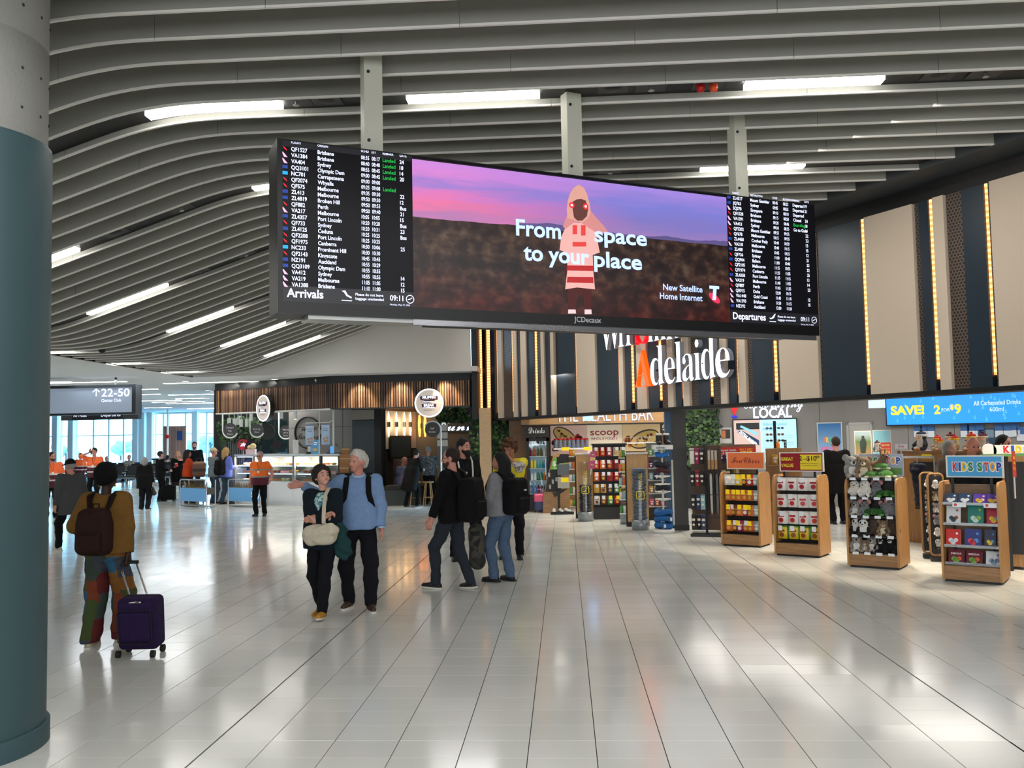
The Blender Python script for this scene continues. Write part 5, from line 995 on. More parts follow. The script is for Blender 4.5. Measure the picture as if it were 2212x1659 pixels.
# drinks fridge
fu0, fu1 = HB.u(1136), HB.u(1184); o = thing('drinks_fridge', 'tall black glass door drinks fridge left of the food posters', 'fridge', HB.pt(fu0, 0), HB.ang); w = fu1-fu0; FH = HB.z(1160, 946)
b = MB(); b.box(0, .06, 0, .6, .05, FH); b.box(w-.06, w, 0, .6, .05, FH); b.box(0, w, .56, .6, .05, FH); b.box(0, w, 0, .6, .05, .42); b.box(0, w, 0, .6, FH-.08, FH); b.build('cabinet', m_black, o)
MB().box(.06, w-.06, .50, .55, .42, FH-.08).build('lit_back', mat('fridge_back', (.55, .68, .74), .4, emit=.35), o); d = MB().box(.06, w-.06, -.0, .012, .42, FH-.08).build('door', m_glass, o); MB().box(w-.1, w-.08, -.04, 0, .9, 1.3).build('door_handle', m_alu, d)
area('fridge_light', HB.pt(fu0+w/2, -.25, FH-.12), (.4, .2), 4, (.85, .95, 1), HB.pt(fu0+w/2, -.3, 0))
sz = [.44, .76, 1.06, 1.36, 1.64]
for z in sz: MB().box(.06, w-.06, .05, .50, z-.015, z).build('shelf', m_alu, o)
DC = [('blue', (.20, .45, .70)), ('red', (.55, .12, .12)), ('dark', (.14, .14, .16)), ('white', (.85, .88, .9)), ('green', (.2, .5, .3)), ('orange', (.9, .5, .15)), ('yellow', (.88, .78, .2)), ('teal', (.2, .6, .62))]
bm_ = {}
for n, c in DC:
    m = mat('bottle_'+n, c, .25); b = MB(); b.lathe([(0, 0), (.034, 0), (.036, .02), (.036, .13), (.028, .165), (.014, .185), (.014, .21), (0, .21)], 10); bm_[n] = b.mesh('bottle', m)
SH = ['lowest', 'second lowest', 'middle', 'second highest', 'highest']
for si, z in enumerate(sz):
    for k in range(5):
        n = DC[(k//2+si*3) % 8][0] if si != 4 else ('blue', 'white', 'dark', 'white', 'dark')[k]; p = HB.pt(fu0+.11+k*(w-.22)/4, -.13, z+.002)
        x = bpy.data.objects.new('drink_bottle', bm_[n]); link(x); x.location = p; tag(x, '%s drink bottle, %s from left, %s fridge shelf' % (n, ORD[k], SH[si]), 'bottle', 'drinks in the fridge')
# packets
def packet_mesh(c, lab, w=.13, h=.19, t=.035, head=None):
    b = MB(); nx, nz = 5, 6; vs = []
    for j in range(nz):
        for i in range(nx):
            u, v = i/(nx-1), j/(nz-1); bul = (max(0, math.sin(PI*u))**.6)*(max(0, math.sin(PI*v))**.6); vs.append(((u-.5)*w, -t*bul, v*h))
    fs = [(j*nx+i, j*nx+i+1, (j+1)*nx+i+1, (j+1)*nx+i) for j in range(nz-1) for i in range(nx-1)]; b.add(vs, fs, True); b.add([(-w/2, .004, 0), (w/2, .004, 0), (w/2, .004, h), (-w/2, .004, h)], [(3, 2, 1, 0)])
    b.m = 2; b.box(-w/2, w/2, -.003, .003, h, h+.02); b.m = 1
    if lab: b.prism(circ(0, h*.36, w*.26, 12), -t-.004, -t+.004); b.box(-w*.33, w*.33, -t-.002, -t+.006, h*.62, h*.78)
    return b.mesh('packet', [mat('bag_%s' % c[0], c[1], .35), mat('bag_%s' % (lab or c)[0], (lab or c)[1], .4), mat('bag_%s' % (head or c)[0], (head or c)[1], .4)])
BC = dict(orange=(.82, .40, .14), brown=(.50, .24, .12), pale=(.86, .84, .80), white=(.90, .89, .87), yellow=(.88, .76, .12), green=(.28, .52, .22), black=(.08, .08, .08), red=(.70, .12, .12), crimson=(.60, .10, .16), magenta=(.62, .15, .35), lblue=(.55, .72, .74), purple=(.30, .18, .45), darkred=(.42, .08, .08), navy=(.14, .18, .36), gold=(.80, .62, .25), pink=(.88, .60, .62))
BK = lambda n: (n, BC[n]); PKM = {}
def pk(bag, lab=None, w=.13, h=.19, head=None):
    k = (bag, lab, w, h, head)
    if k not in PKM: PKM[k] = packet_mesh(BK(bag), BK(lab) if lab else None, w, h, .035, BK(head) if head else None)
    return PKM[k]
m_tick = mat('price_ticket_yellow', (.98, .86, .06), .5, emit=.08); m_tickw = mat('price_ticket_white', (.90, .92, .94), .5)
tick = {k: MB().box(-.032, .032, -.003, 0, -.04, .035).mesh('price_ticket', m) for k, m in (('y', m_tick), ('w', m_tickw))}
def rackpack(frame, x, y, z, bag, lab, label, group, ticket=None, w=.13, h=.19, head=None, nm='snack_packet', rz=0.0):
    """hang a packet in the local frame (location, angle) of a display"""
    L0, a = frame; p = Vector((L0.x+x*math.cos(a)-y*math.sin(a), L0.y+x*math.sin(a)+y*math.cos(a), L0.z+z)); o = bpy.data.objects.new(nm, pk(bag, lab, w, h, head)); link(o); o.location = p; o.rotation_euler = (random.gauss(0, .03), 0, a+rz+random.gauss(0, .08)); tag(o, label, 'packet', group)
    if ticket: part('price_ticket', tick[ticket], o, (random.uniform(-.02, .02), -.045, h-.01))
    return o
# gondolas on the shop line
GA = math.radians(-33); gx = Vector((math.cos(GA), math.sin(GA))); gy_ = Vector((-gx.y, gx.x))
def solve(p, d, px):
    lo, hi = .05, 3.0
    for _ in range(40):
        m = (lo+hi)/2; q = p+d*m; v = Vector((q.x, q.y, -CH)); x = 1106+FPX*v.dot(RGT)/v.dot(FWD)
        if x < px: lo = m
        else: hi = m
    return lo
def gondola(ax, ay, bx, cx, label, head, interior, ht=1.20, dmax=.72):
    a = gnd(ax, ay); w = solve(a.to_2d(), gx, bx); d = min(solve(a.to_2d()+gx*w, gy_, cx), dmax); o = thing('display_stand', label, 'display stand', a, GA, 'oak display stands along the shop front'); th = .028
    prof = [(0.02, .03), (d-.02, .03), (d-.02, ht-.14)]+[(d-.14+.12*math.cos(t), ht-.14+.14*math.sin(t)) for t in [i*PI/12 for i in range(1, 7)]]+[(.14-.12*math.cos(t), ht-.14+.14*math.sin(t)) for t in [PI/2-i*PI/12 for i in range(0, 7)]]
    prof[0] = (.02, .03)
    for x in (0, w-th): MB().prism(prof, x, x+th, 'x').build('side_panel', m_oakv, o)
    MB().box(th, w-th, .03, .05, .03, .19).build('plinth', m_oakh, o); MB().box(.03, w-.03, .05, d-.05, 0, .03).build('base', m_black, o); MB().box(th, w-th, .05, d-.05, .185, .20).build('deck', interior, o)
    MB().box(th, w-th, d*.5-.01, d*.5+.01, .2, ht-.04).build('back_panel', interior, o)
    MB().box(th+.07, th+.10, d*.5-.03, d*.5-.01, .2, ht+.05).build('upright', m_black, o); MB().box(w-th-.10, w-th-.07, d*.5-.03, d*.5-.01, .2, ht+.05).build('upright', m_black, o)
    s = None
    if head: s = MB().box(.05, w+.03, d*.5-.04, d*.5-.015, ht+.045, ht+.045+head[0]).build('header_board', m_white, o); s2 = MB().box(.07, w+.01, d*.5-.043, d*.5-.04, ht+.06, ht+.03+head[0]).build('header_print', head[1], s)
    return o, w, d, (a, GA), s
mid = lambda w: (.07+w+.01)/2
m_in = mat('stand_dark_back', (.16, .13, .11), .6); m_inw = woodmat('stand_wood_back', (.40, .30, .21), (.50, .39, .28), .5, (.7, 9, 9)); m_blk = mat('stand_black', (.05, .05, .055), .5)
o1, w1, d1, F1, s1 = gondola(1557, 1179, 1643, 1674, 'oak display stand of orange chocolate packets under an orange header', (.28, mat('header_orange', (.88, .46, .26), .4)), m_in, dmax=.55)
t = MB(); text(t, script('FruChocs'), mid(w1), 1.20+.045+.10, .11, w=w1*.72, y=d1*.5-.046, align='c'); t.build('header_lettering', mat('fruit_lettering', (.45, .14, .16), .5), s1)
YF = d1*.5-.14
for r, z in enumerate((.985, .735, .49, .235)):
    cols = ('pale', 'pale', 'yellow', 'black', 'red', 'lblue') if r == 0 else ('orange', 'brown' if r != 1 else 'orange', 'orange' if r < 3 else 'magenta', 'magenta' if r == 2 else 'orange', 'orange', 'lblue')
    for k, c in enumerate(cols):
        x = .10+(w1-.20)*k/5; tk = 'y' if (k < 5 and (r == 1 or (r == 0 and k in (2, 3, 4)) or (r in (2, 3) and k in (0, 2, 3 if r == 2 else 4, 4)))) else ('w' if k == 1 or (k == 3 and r == 3) else None)
        rackpack(F1, x, YF+.02*(k % 2), z, c, 'gold' if c in ('orange', 'brown', 'black') else 'white', '%s snack packet, %s from left, %s row, orange-headed stand' % ({'lblue': 'pale blue'}.get(c, c), ORD[k], ('top', 'second', 'third', 'bottom')[r]), 'packets on the orange-headed stand', tk, .115, .155)
        if k < 5: rackpack(F1, x+.02, YF+.055, z, c, None, '%s snack packet behind the %s from left, %s row, orange-headed stand' % (c, ORD[k], ('top', 'second', 'third', 'bottom')[r]), 'packets on the orange-headed stand', None, .115, .155)
    MB().box(.04, w1-.04, d1*.5-.02, d1*.5-.01, z+.17, z+.19).build('hook_bar', m_blk, o1)
o2, w2, d2, F2, s2 = gondola(1672, 1200, 1772, 1808, 'oak display stand of white sweet packets under a red and yellow GREAT VALUE header', (.29, mat('header_maroon', (.55, .06, .12), .4)), m_in, dmax=.55)
zH = 1.245; MB().box(mid(w2)-w2*.02, w2+.0, d2*.5-.046, d2*.5-.043, zH+.03, zH+.255).build('header_yellow_field', mat('header_yellow', (.93, .83, .18), .4), s2)
t = MB(); text(t, 'GREAT', w2*.25, zH+.165, .05, y=d2*.5-.048, align='c', weight=.03, w=w2*.28); text(t, 'VALUE', w2*.25, zH+.07, .05, y=d2*.5-.048, align='c', weight=.03, w=w2*.28); t.build('header_lettering', mat('header_yellow', (.93, .83, .18), .4), s2)
t = MB(); text(t, '2', w2*.55, zH+.165, .075, y=d2*.5-.049, align='c', weight=.02); text(t, 'FOR', w2*.645, zH+.175, .022, y=d2*.5-.049, align='c'); text(t, '$10', w2*.79, zH+.165, .072, y=d2*.5-.049, align='c', weight=.02); text(t, '99', w2*.925, zH+.20, .04, y=d2*.5-.049, align='c', weight=.02)
text(t, 'The Natural Confectionery', w2*.74, zH+.115, .018, y=d2*.5-.049, align='c'); text(t, 'Company & Sour Patch', w2*.74, zH+.085, .018, y=d2*.5-.049, align='c'); t.build('price_lettering', mat('ink_black', (.10, .09, .06), .5), s2)
YF = d2*.5-.15
for r, z in enumerate((.965, .715, .465, .245)):
    for k in range(4):
        x = .10+(w2-.20)*k/3; last = r == 3; c = 'yellow' if last else 'white'; lab = ('brown' if last else ('crimson' if r == 0 else 'red'))
        rackpack(F2, x, YF+.02*(k % 2), z, c, lab, '%s sweet packet, %s from left, %s row, GREAT VALUE stand' % ('yellow and green' if last else 'white', ORD[k], ('top', 'second', 'third', 'bottom')[r]), 'packets on the GREAT VALUE stand', 'w' if (k+r) % 2 == 0 or last else None, .135, .175, 'green' if last else None)
        for q in (1, 2): rackpack(F2, x+(.03 if k < 3 else -.012)*q, YF+.045*q, z, 'green' if last else c, None, '%s sweet packet %s behind the %s from left, %s row, GREAT VALUE stand' % ('green' if last else 'white', ('first', 'second')[q-1], ORD[k], ('top', 'second', 'third', 'bottom')[r]), 'packets on the GREAT VALUE stand', None, .13, .17)
    MB().box(.04, w2-.04, d2*.5-.02, d2*.5-.01, z+.185, z+.205).build('hook_bar', m_blk, o2)
o3, w3, d3, F3, s3 = gondola(1830, 1225, 1944, 1985, 'oak display stand filled with soft toys on black shelves', None, m_blk, dmax=.62)
o4, w4, d4, F4, s4 = gondola(2035, 1256, 2167, 2226, 'oak display stand of picture books under the blue KIDS STOP header', (.27, mat('header_sky', (.24, .60, .82), .4)), m_inw, dmax=.66)
KC_ = {'K': (.80, .10, .12), 'I': (.10, .28, .62), 'D': (.90, .75, .12), 'S': (.12, .50, .24), 'T': (.80, .20, .12), 'P': (.08, .22, .55), 'O': (.92, .62, .10)}
def kids_lettering(parent, x0, z, h, y, word='KIDS STOP', wid=None, cmap=None):
    wt = MB(); b = MB(); ms = []; n = len(word); cx = x0; adv = {'I': .42, ' ': .40}
    tot = sum(adv.get(c, .86) for c in word); sc_ = (wid or h*tot)/tot
    for c in word:
        a = adv.get(c, .86)*sc_
        if c != ' ':
            m = mat('kids_letter_'+(c if c != 'S' or cx < x0+wid*.5 else 'P'), KC_[c if c != 'S' or cx < x0+wid*.5 else 'P'], .5)
            if m not in ms: ms.append(m)
            b.m = ms.index(m); text(b, c, cx+a/2, z, h, w=a*.80, y=y-.003, align='c', weight=.045); text(wt, c, cx+a/2, z-h*.06, h*1.12, w=a*1.02, y=y-.001, align='c', weight=.07)
        cx += a
    wt.build('lettering_outline', mat('outline_white', (.92, .93, .94), .5), parent); b.build('header_lettering', ms, parent)
kids_lettering(s4, .12, 1.20+.13, .10, d4*.5-.044, wid=w4*.84)
# books
def book(frame, x, y, z, w, h, t, cover, label, tilt=.35, title=None, deco=None, rz=0.0):
    L0, a = frame; p = Vector((L0.x+x*math.cos(a)-y*math.sin(a), L0.y+x*math.sin(a)+y*math.cos(a), L0.z+z)); o = thing('picture_book', label, 'book', p, a+rz, 'picture books on the KIDS STOP stand'); o.rotation_euler = (-tilt, 0, a+rz)
    c = mat('cover_%s' % cover[0], cover[1], .3); MB().box(-w/2, w/2, -.004, 0, 0, h).box(-w/2, w/2, t, t+.003, 0, h).box(-w/2, -w/2+.004, 0, t, 0, h).build('cover', c, o); MB().box(-w/2+.004, w/2-.004, 0, t, .003, h-.004).build('pages', mat('paper', (.88, .86, .80), .8), o)
    if title: tt = MB(); [text(tt, s, 0, h*(.62-.2*i), h*.14, w=w*.7, y=-.006, align='c', weight=.02) for i, s in enumerate(title)]; tt.build('cover_lettering', mat('cover_ink', (.92, .90, .85), .5), o)
    if deco:
        b = MB()
        for k, (dx, dz, r) in enumerate(((-.15, .28, .17), (.2, .3, .15), (.0, .18, .2), (.26, .72, .09))[:3 if title else 4]): b.m = k % 2; b.prism(circ(dx*w, dz*h, r*w, 12), -.0055, -.004)
        b.build('cover_print', [mat('deco_%s' % deco[0], deco[1], .5), mat('deco_%s' % deco[2], deco[3], .5)], o)
    return o
m_acr = glassmat('acrylic_shelf', (.80, .84, .86), .12)
W_ = w4-.06
for r, z in enumerate((.945, .70, .435, .225)):
    s_ = MB().box(.03, w4-.03, .06, d4*.5-.02, z-.02, z-.012).build('acrylic_shelf', m_acr, o4); MB().box(.03, w4-.03, .055, .062, z-.02, z+.012).build('shelf_lip', m_acr, s_)
WH, NV, PU, RD = (.88, .9, .92), (.20, .27, .38), (.34, .25, .62), (.78, .12, .12)
for k, (x, c, l, dc) in enumerate(((.12, ('navy', NV), 'navy', ('white', WH, 'white2', WH)), (.275, ('navy', NV), 'navy', ('white', WH, 'white2', WH)), (.44, ('violet', PU), 'violet', ('gold', (.9, .75, .2), 'pinkish', (.9, .7, .6))), (.575, ('violet', PU), 'violet', ('gold', (.9, .75, .2), 'pinkish', (.9, .7, .6))))):
    book(F4, x*w4/.66+.0, .09, .955, .145, .135, .012, c, '%s picture book, %s from left, top shelf, KIDS STOP stand' % (l, ORD[k]), .75, None, dc)
for x in (.22, .56): MB().box(x-.075, x+.075, .045, .05, .90, .955).build('shelf_ticket', m_tickw, o4); MB().prism(circ(x-.04, .928, .018, 10), .043, .045).build('shelf_ticket_logo', mat('ticket_red', (.8, .3, .3), .5), o4)
for k, (x, w_, h_, c, dc, tt) in enumerate(((.14, .155, .21, ('white_cover', (.84, .85, .86)), ('dkteal', (.15, .30, .34), 'rust', (.6, .3, .2)), None), (.385, .17, .23, ('teal', (.10, .46, .42)), ('mint', (.75, .86, .80), 'leafgreen', (.55, .66, .25)), None), (.58, .15, .24, ('cherry', (.64, .14, .22)), ('gold', (.9, .75, .2), 'bluegrey', (.5, .6, .7)), None))):
    book(F4, x*w4/.66, .10, .705, w_, h_, .014, c, '%s picture book, %s from left, second shelf, KIDS STOP stand' % (('white framed', 'teal', 'cherry red')[k], ORD[k]), .30, tt, dc)
for k, (x, w_, h_, c, dc, th) in enumerate(((.125, .16, .19, ('scarlet', RD), ('white', WH, 'white2', WH), .045), (.345, .18, .20, ('royal', (.12, .20, .48)), ('hotred', (.8, .2, .3), 'skyb', (.3, .55, .8)), .012), (.53, .12, .20, ('midnight', (.12, .16, .28)), ('gold', (.9, .75, .2), 'skyb', (.3, .55, .8)), .012), (.63, .05, .20, ('monochrome', (.30, .30, .32)), ('white', WH, 'white2', WH), .012))):
    book(F4, x*w4/.66, .10, .44, w_, h_, th, c, '%s picture book, %s from left, third shelf, KIDS STOP stand' % (('thick scarlet', 'royal blue', 'midnight blue', 'narrow black and white')[k], ORD[k]), .28, None, dc)
for k, (x, c, dc, tt) in enumerate(((.15, ('plum', (.40, .10, .18)), ('limeish', (.45, .65, .25), 'rust2', (.85, .35, .2)), ('MEGA',)), (.345, ('plum', (.40, .10, .18)), ('limeish', (.45, .65, .25), 'rust2', (.85, .35, .2)), ('MEGA',)), (.56, ('offwhite', (.82, .83, .84)), ('bluegrey', (.5, .6, .7), 'bluegrey2', (.45, .5, .6)), None))):
    book(F4, x*w4/.66, .10, .228, .17, .16, .04, c, '%s thick activity book, %s from left, bottom shelf, KIDS STOP stand' % (('plum MEGA', 'plum MEGA', 'off-white')[k], ORD[k]), .42, tt, dc)
# ---- soft toys on the third stand
MB().box(.03, w3-.03, .04, d3*.5-.01, 1.20-.02, 1.20).build('top_shelf', m_blk, o3)
SZ = (1.20, .94, .69, .43, .20)
for z in SZ[1:4]: MB().box(.03, w3-.03, .05, d3*.5-.01, z-.02, z).build('shelf', m_blk, o3)
for z in SZ:
    for k in range(4): MB().box(.07+k*.15*w3/.66, .15+k*.15*w3/.66, .028, .032, z-.025, z+.012).build('shelf_ticket', m_tickw, o3)
def g3(x, y, z): L0, a = F3; return Vector((L0.x+x*math.cos(a)-y*math.sin(a), L0.y+x*math.sin(a)+y*math.cos(a), z+.002))
for kd, x, y, z, s, r, lb in (('koala', .06, .16, 1.20, 1.25, 1.0, 'large grey koala soft toy seated at the left of the top of the toy stand'), ('tan', .24, .16, 1.20, 1.2, 0, 'pale bear soft toy beside the koala on top of the toy stand'), ('kangaroo', .40, .26, 1.27, 1.25, 1.3, 'brown soft toy raised above the others on top of the toy stand'), ('turtle', .35, .10, 1.20, 1.0, .3, 'green turtle soft toy at the front of the top of the toy stand'), ('turtle', .50, .12, 1.20, 1.1, -.5, 'second green turtle soft toy near the right side of the top of the toy stand'), ('turtle', .45, .16, 1.31, .9, .9, 'green turtle soft toy lying on the other turtles'), ('bird', .385, .26, 1.55, .55, .2, 'tiny bird soft toy perched on the brown one'),
        ('dog', .10, .15, .94, .95, .3, 'spotted white dog soft toy at the left of the second shelf of the toy stand'), ('dog', .24, .13, .94, 1.0, -.2, 'second spotted dog soft toy, on the second shelf of the toy stand'), ('mouse', .37, .18, .94, .9, .2, 'grey mouse soft toy in the middle of the second shelf of the toy stand'), ('croc', .50, .15, .94, 1.2, .3, 'dark green reptile soft toy at the right of the second shelf of the toy stand'),
        ('koala', .10, .15, .69, .85, 0, 'small koala soft toy at the left of the third shelf of the toy stand'), ('mouse', .22, .15, .69, .85, .2, 'grey mouse soft toy with pink ears on the third shelf of the toy stand'), ('croc', .35, .13, .69, 1.25, .1, 'bright green crocodile soft toy on the third shelf of the toy stand'), ('mouse', .47, .15, .69, .8, -.2, 'small mouse soft toy right of the crocodile'), ('mouse', .56, .16, .69, .95, .3, 'long-eared mouse soft toy at the right end of the third shelf of the toy stand'),
        ('panda', .11, .14, .43, .95, .2, 'panda soft toy half hidden at the left of the fourth shelf of the toy stand'), ('panda', .21, .09, .43, .9, .1, 'panda soft toy seated at the front of the fourth shelf of the toy stand'), ('panda', .19, .19, .49, .95, .1, 'panda soft toy sitting up behind the front panda'), ('wombat', .33, .15, .43, 1.0, -.2, 'dark brown wombat soft toy on the fourth shelf of the toy stand'), ('tan', .45, .12, .43, .9, .4, 'tan soft toy lying on the fourth shelf of the toy stand'), ('wombat', .56, .17, .43, 1.05, .1, 'dark wombat soft toy at the right end of the fourth shelf of the toy stand'),
        ('koala', .10, .13, .20, 1.0, .4, 'grey koala soft toy at the left of the bottom shelf of the toy stand'), ('tan', .21, .11, .20, .7, .2, 'small tan soft toy low at the front of the bottom shelf'), ('koala', .30, .15, .20, .95, -.1, 'koala soft toy in the middle of the bottom shelf of the toy stand'), ('black', .41, .14, .20, .9, .1, 'black soft toy with pale paws on the bottom shelf of the toy stand'), ('black', .54, .15, .20, 1.0, -.2, 'black soft toy at the right end of the bottom shelf of the toy stand')):
    L0, a = F3; toy(kd, lb, g3(x*w3/.66, y, z), a+r*.6, s*.95, 'soft toys on the toy stand')
# KIDS STOP card behind the toys
b_ = MB().box(.05, w3+.03, d3*.5+.0, d3*.5+.02, 1.22, 1.52).build('header_board', mat('header_scene_sky', (.62, .66, .74), .5), o3); MB().box(.07, w3+.01, d3*.5-.003, d3*.5, 1.24, 1.33).build('header_hills', mat('header_scene_hill', (.35, .52, .28), .5), b_); kids_lettering(b_, .15, 1.39, .085, d3*.5-.005, wid=w3*.78)
# ---- back walls: LOCAL, screens and posters
t = thing('wall_lettering', 'lit white Celebrating LOCAL lettering on the grey shop wall', 'sign', LW.pt(0), LW.ang); b = MB()
x0_, z0_ = LW.hit(1627, 903); x1_, _ = LW.hit(1710, 902); text(b, 'LOCAL', x0_, z0_, LW.hit(1627, 881)[1]-z0_, w=x1_-x0_, y=-.05, weight=.02, extrude=.02); x0_, z0_ = LW.hit(1603, 885); x1_, _ = LW.hit(1735, 885); text(b, script('Celebrating'), x0_, z0_+.03, .30, w=x1_-x0_, y=-.05); b.build('wall_lettering_letters', m_lw, t)
u, z = LW.hit(1586, 888); b = MB(); b.prism([(u-.12, z+.17), (u+.12, z+.17), (u, z-.12)], -.04, -.01); b.build('red_triangle', mat('sign_red', (.85, .06, .10), .4, emit=.8), t); b = MB(); b.prism(circ(u, z-.14, .07, 16, .03), -.04, -.01); b.build('blue_ellipse', mat('sign_blue', (.12, .12, .85), .4, emit=.8), t)
o, w, h = poster('wall_screen', LW, 1587, 1722, 908, 1000, mat('screen_pale', (.62, .88, .98), .3, emit=.75, ecol=(.66, .90, 1)), 'wide wall screen showing a market picture beside text', .06, .05, m_black, 'screen')
b = MB(); b.box(-w/2, -w*.07, -.004, 0, 0, h); b.build('picture_brick', mat('picture_brick', (.75, .66, .64), .4, emit=.5), o)
b = MB(); b.box(-w*.46, -w*.09, -.006, -.004, h*.78, h*.93); b.build('picture_shadow', mat('picture_dark', (.10, .12, .14), .4, emit=.3), o)
b = MB(); b.prism([(-w*.44, h*.72), (-w*.42, h*.80), (-w*.10, h*.52), (-w*.10, h*.40)], -.008, -.006); b.build('picture_sign', mat('picture_sign_blue', (.08, .20, .34), .4, emit=.3), o); b = MB(); b.prism([(-w*.40, h*.84), (-w*.38, h*.88), (-w*.12, h*.70), (-w*.12, h*.62)], -.008, -.006); b.build('picture_canopy', mat('picture_canopy', (.5, .75, .85), .4, emit=.5), o)
tt = MB(); text(tt, 'CENTRAL MARKET', 0, 0, .075, w=w*.36, weight=.02); cs_, sn = math.cos(-.72), math.sin(-.72); tt.v = [(-w*.435+x*cs_-zz*sn, -.010, h*.735+x*sn+zz*cs_) for x, y, zz in tt.v]; tt.build('picture_lettering', m_lw, o)
tt = MB(); text(tt, 'Adelaide Central', -w*.03, h*.86, .075, w=w*.38, y=-.004); text(tt, 'Market', -w*.03, h*.74, .075, w=w*.16, y=-.004); tt.build('screen_title', mat('screen_ink', (.30, .45, .55), .5, emit=.3), o)
b = MB()
for i in range(9): b.box(-w*.03, w*.46*(1 if i % 3 < 2 else .6), -.003, 0, h*(.62-.055*i), h*(.632-.055*i))
b.build('screen_text_lines', mat('screen_ink_pale', (.48, .70, .80), .5, emit=.5), o)
o, w, h = poster('notice', LW, 1557, 1579, 926, 956, mat('notice_paper', (.75, .74, .72), .5), 'small framed drinks notice left of the wall screen', .03, .02, m_alu, 'notice'); MB().box(-w*.40, w*.44, -.003, 0, h*.28, h*.94).build('notice_dark', mat('notice_dark', (.16, .15, .15), .5), o); MB().box(-w*.36, -w*.02, -.005, -.003, h*.32, h*.86).build('printed_drink', mat('printed_drink', (.82, .48, .30), .5), o)
o, w, h = poster('treat_poster', LW, 1769, 1819, 915, 1000, rampmat('treat_blue', [(0, (.62, .80, .92)), (1, (.12, .40, .66))], axis='Z', const=False, scale=1.0), 'blue poster reading TREAT yourself in bright letters', .03, .02, m_alu)
tt = MB(); [(setattr(tt, 'm', i), text(tt, ch, -w*.22+i*w*.115, h*.52, .13, w=.06, y=-.004, align='c', weight=.03)) for i, ch in enumerate('TREAT')]; tt.build('poster_lettering', [mat('treat_%d' % i, c, .5, emit=.2) for i, c in enumerate(((.9, .4, .2), (.95, .75, .2), (.3, .7, .4), (.9, .5, .2), (.9, .3, .5)))], o)
tt = MB(); text(tt, script('yourself'), 0, h*.32, .20, w=w*.86, y=-.004, align='c'); tt.build('script_lettering', mat('treat_pink', (.92, .35, .60), .5, emit=.2), o)
u0, zt_ = SWL.hit(1834, 918); u1, _ = SWL.hit(1880, 918); dr = thing('door_1', None, None, SWL.pt(u0), SWL.ang); dr['kind'] = 'structure'; b = MB(); b.box(-.06, 0, -.03, .02, 0, zt_+.06); b.box(u1-u0, u1-u0+.06, -.03, .02, 0, zt_+.06); b.box(-.06, u1-u0+.06, -.03, .02, zt_, zt_+.06); b.build('frame', m_alu, dr); MB().box(0, u1-u0, -.012, .01, 0, zt_).build('leaf', mat('door_leaf', (.66, .66, .64), .5), dr); MB().box(u1-u0-.12, u1-u0-.08, -.06, -.012, .95, 1.1).build('handle', m_chrome, dr)
# SAVE screen
u0, z1 = SWL.hit(1919, 856); u0b, z0 = SWL.hit(1919, 918); u1 = SWL.u(2330, 870); sv = thing('offer_screen', 'long bright blue offer screen reading SAVE 2 for 9 above the shop counter', 'screen', SWL.pt(u0, .14, z0), SWL.ang); w, h = u1-u0, z1-z0
MB().box(-.03, w+.03, .0, .12, -.03, h+.03).build('case', m_black, sv); MB().box(0, w, -.01, .0, 0, h).build('screen', mat('offer_blue', (.16, .55, .93), .3, emit=.85, noise=None), sv)
sx = lambda px, py: (lambda q: (q[0]-u0, q[1]-z0))(SWL.hit(px, py))
tt = MB(); x, z = sx(1930, 896); x2, zt2 = sx(2001, 875); text(tt, 'SAVE!', x, z, zt2-z, w=x2-x, y=-.014, weight=.04); x, z = sx(2023, 894); text(tt, '2', x, z, .20, y=-.014, weight=.03); x, z = sx(2060, 893); text(tt, '$', x-.02, z+.09, .11, y=-.014, weight=.03); x, z = sx(2067, 893); text(tt, '9', x, z, .21, y=-.014, weight=.03); tt.build('offer_lettering', mat('offer_yellow', (1, .80, .16), .4, emit=.9), sv)
tt = MB(); x, z = sx(2039, 889); text(tt, 'FOR', x, z, .075, w=sx(2057, 889)[0]-x, y=-.014); x, z = sx(2108, 876); text(tt, 'All Carbonated Drinks', x, z, .10, w=sx(2209, 871)[0]-x, y=-.014, weight=.01); x, z = sx(2143, 889); text(tt, '600ml', x, z, .10, w=sx(2173, 887)[0]-x, y=-.014); tt.build('pale_lettering', mat('offer_pale', (.80, .88, 1), .4, emit=.7), sv)
b = MB()
for k in range(46): x, z = random.uniform(.1, w-.1), random.uniform(.06, h-.08); b.prism(circ(x, z, .025, 8), -.012, -.01); b.box(x-.012, x+.012, -.012, -.01, z, z+.06)
tag(b.build('printed_bottles', mat('offer_blue_light', (.32, .66, .95), .3, emit=.8), sv), kind='stuff')
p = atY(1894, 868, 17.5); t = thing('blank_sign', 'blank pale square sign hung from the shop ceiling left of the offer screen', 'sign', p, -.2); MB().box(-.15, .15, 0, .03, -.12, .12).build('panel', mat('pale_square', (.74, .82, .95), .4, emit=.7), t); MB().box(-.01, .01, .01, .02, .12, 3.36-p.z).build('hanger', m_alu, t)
for i, px in enumerate((2003, 2170)):
    p = atY(2145 if i == 0 else 2167, 839, 17.0); t = thing('shop_spotlight', 'small bright shop spotlight under the facade, %s of the pair' % ORD[i], 'light', (p.x, p.y, p.z), 0, 'shop spotlights'); MB().cyl((0, 0, -.04), (0, 0, .06), .035, 10).build('body', m_wt, t); MB().cyl((0, 0, .06), (0, 0, 3.36-p.z), .01, 6).build('stem', m_wt, t); MB().lathe([(0, -.043), (.032, -.041)], 10).build('lens', mat('spot_lens', (1, .9, .7), .5, emit=6), t)
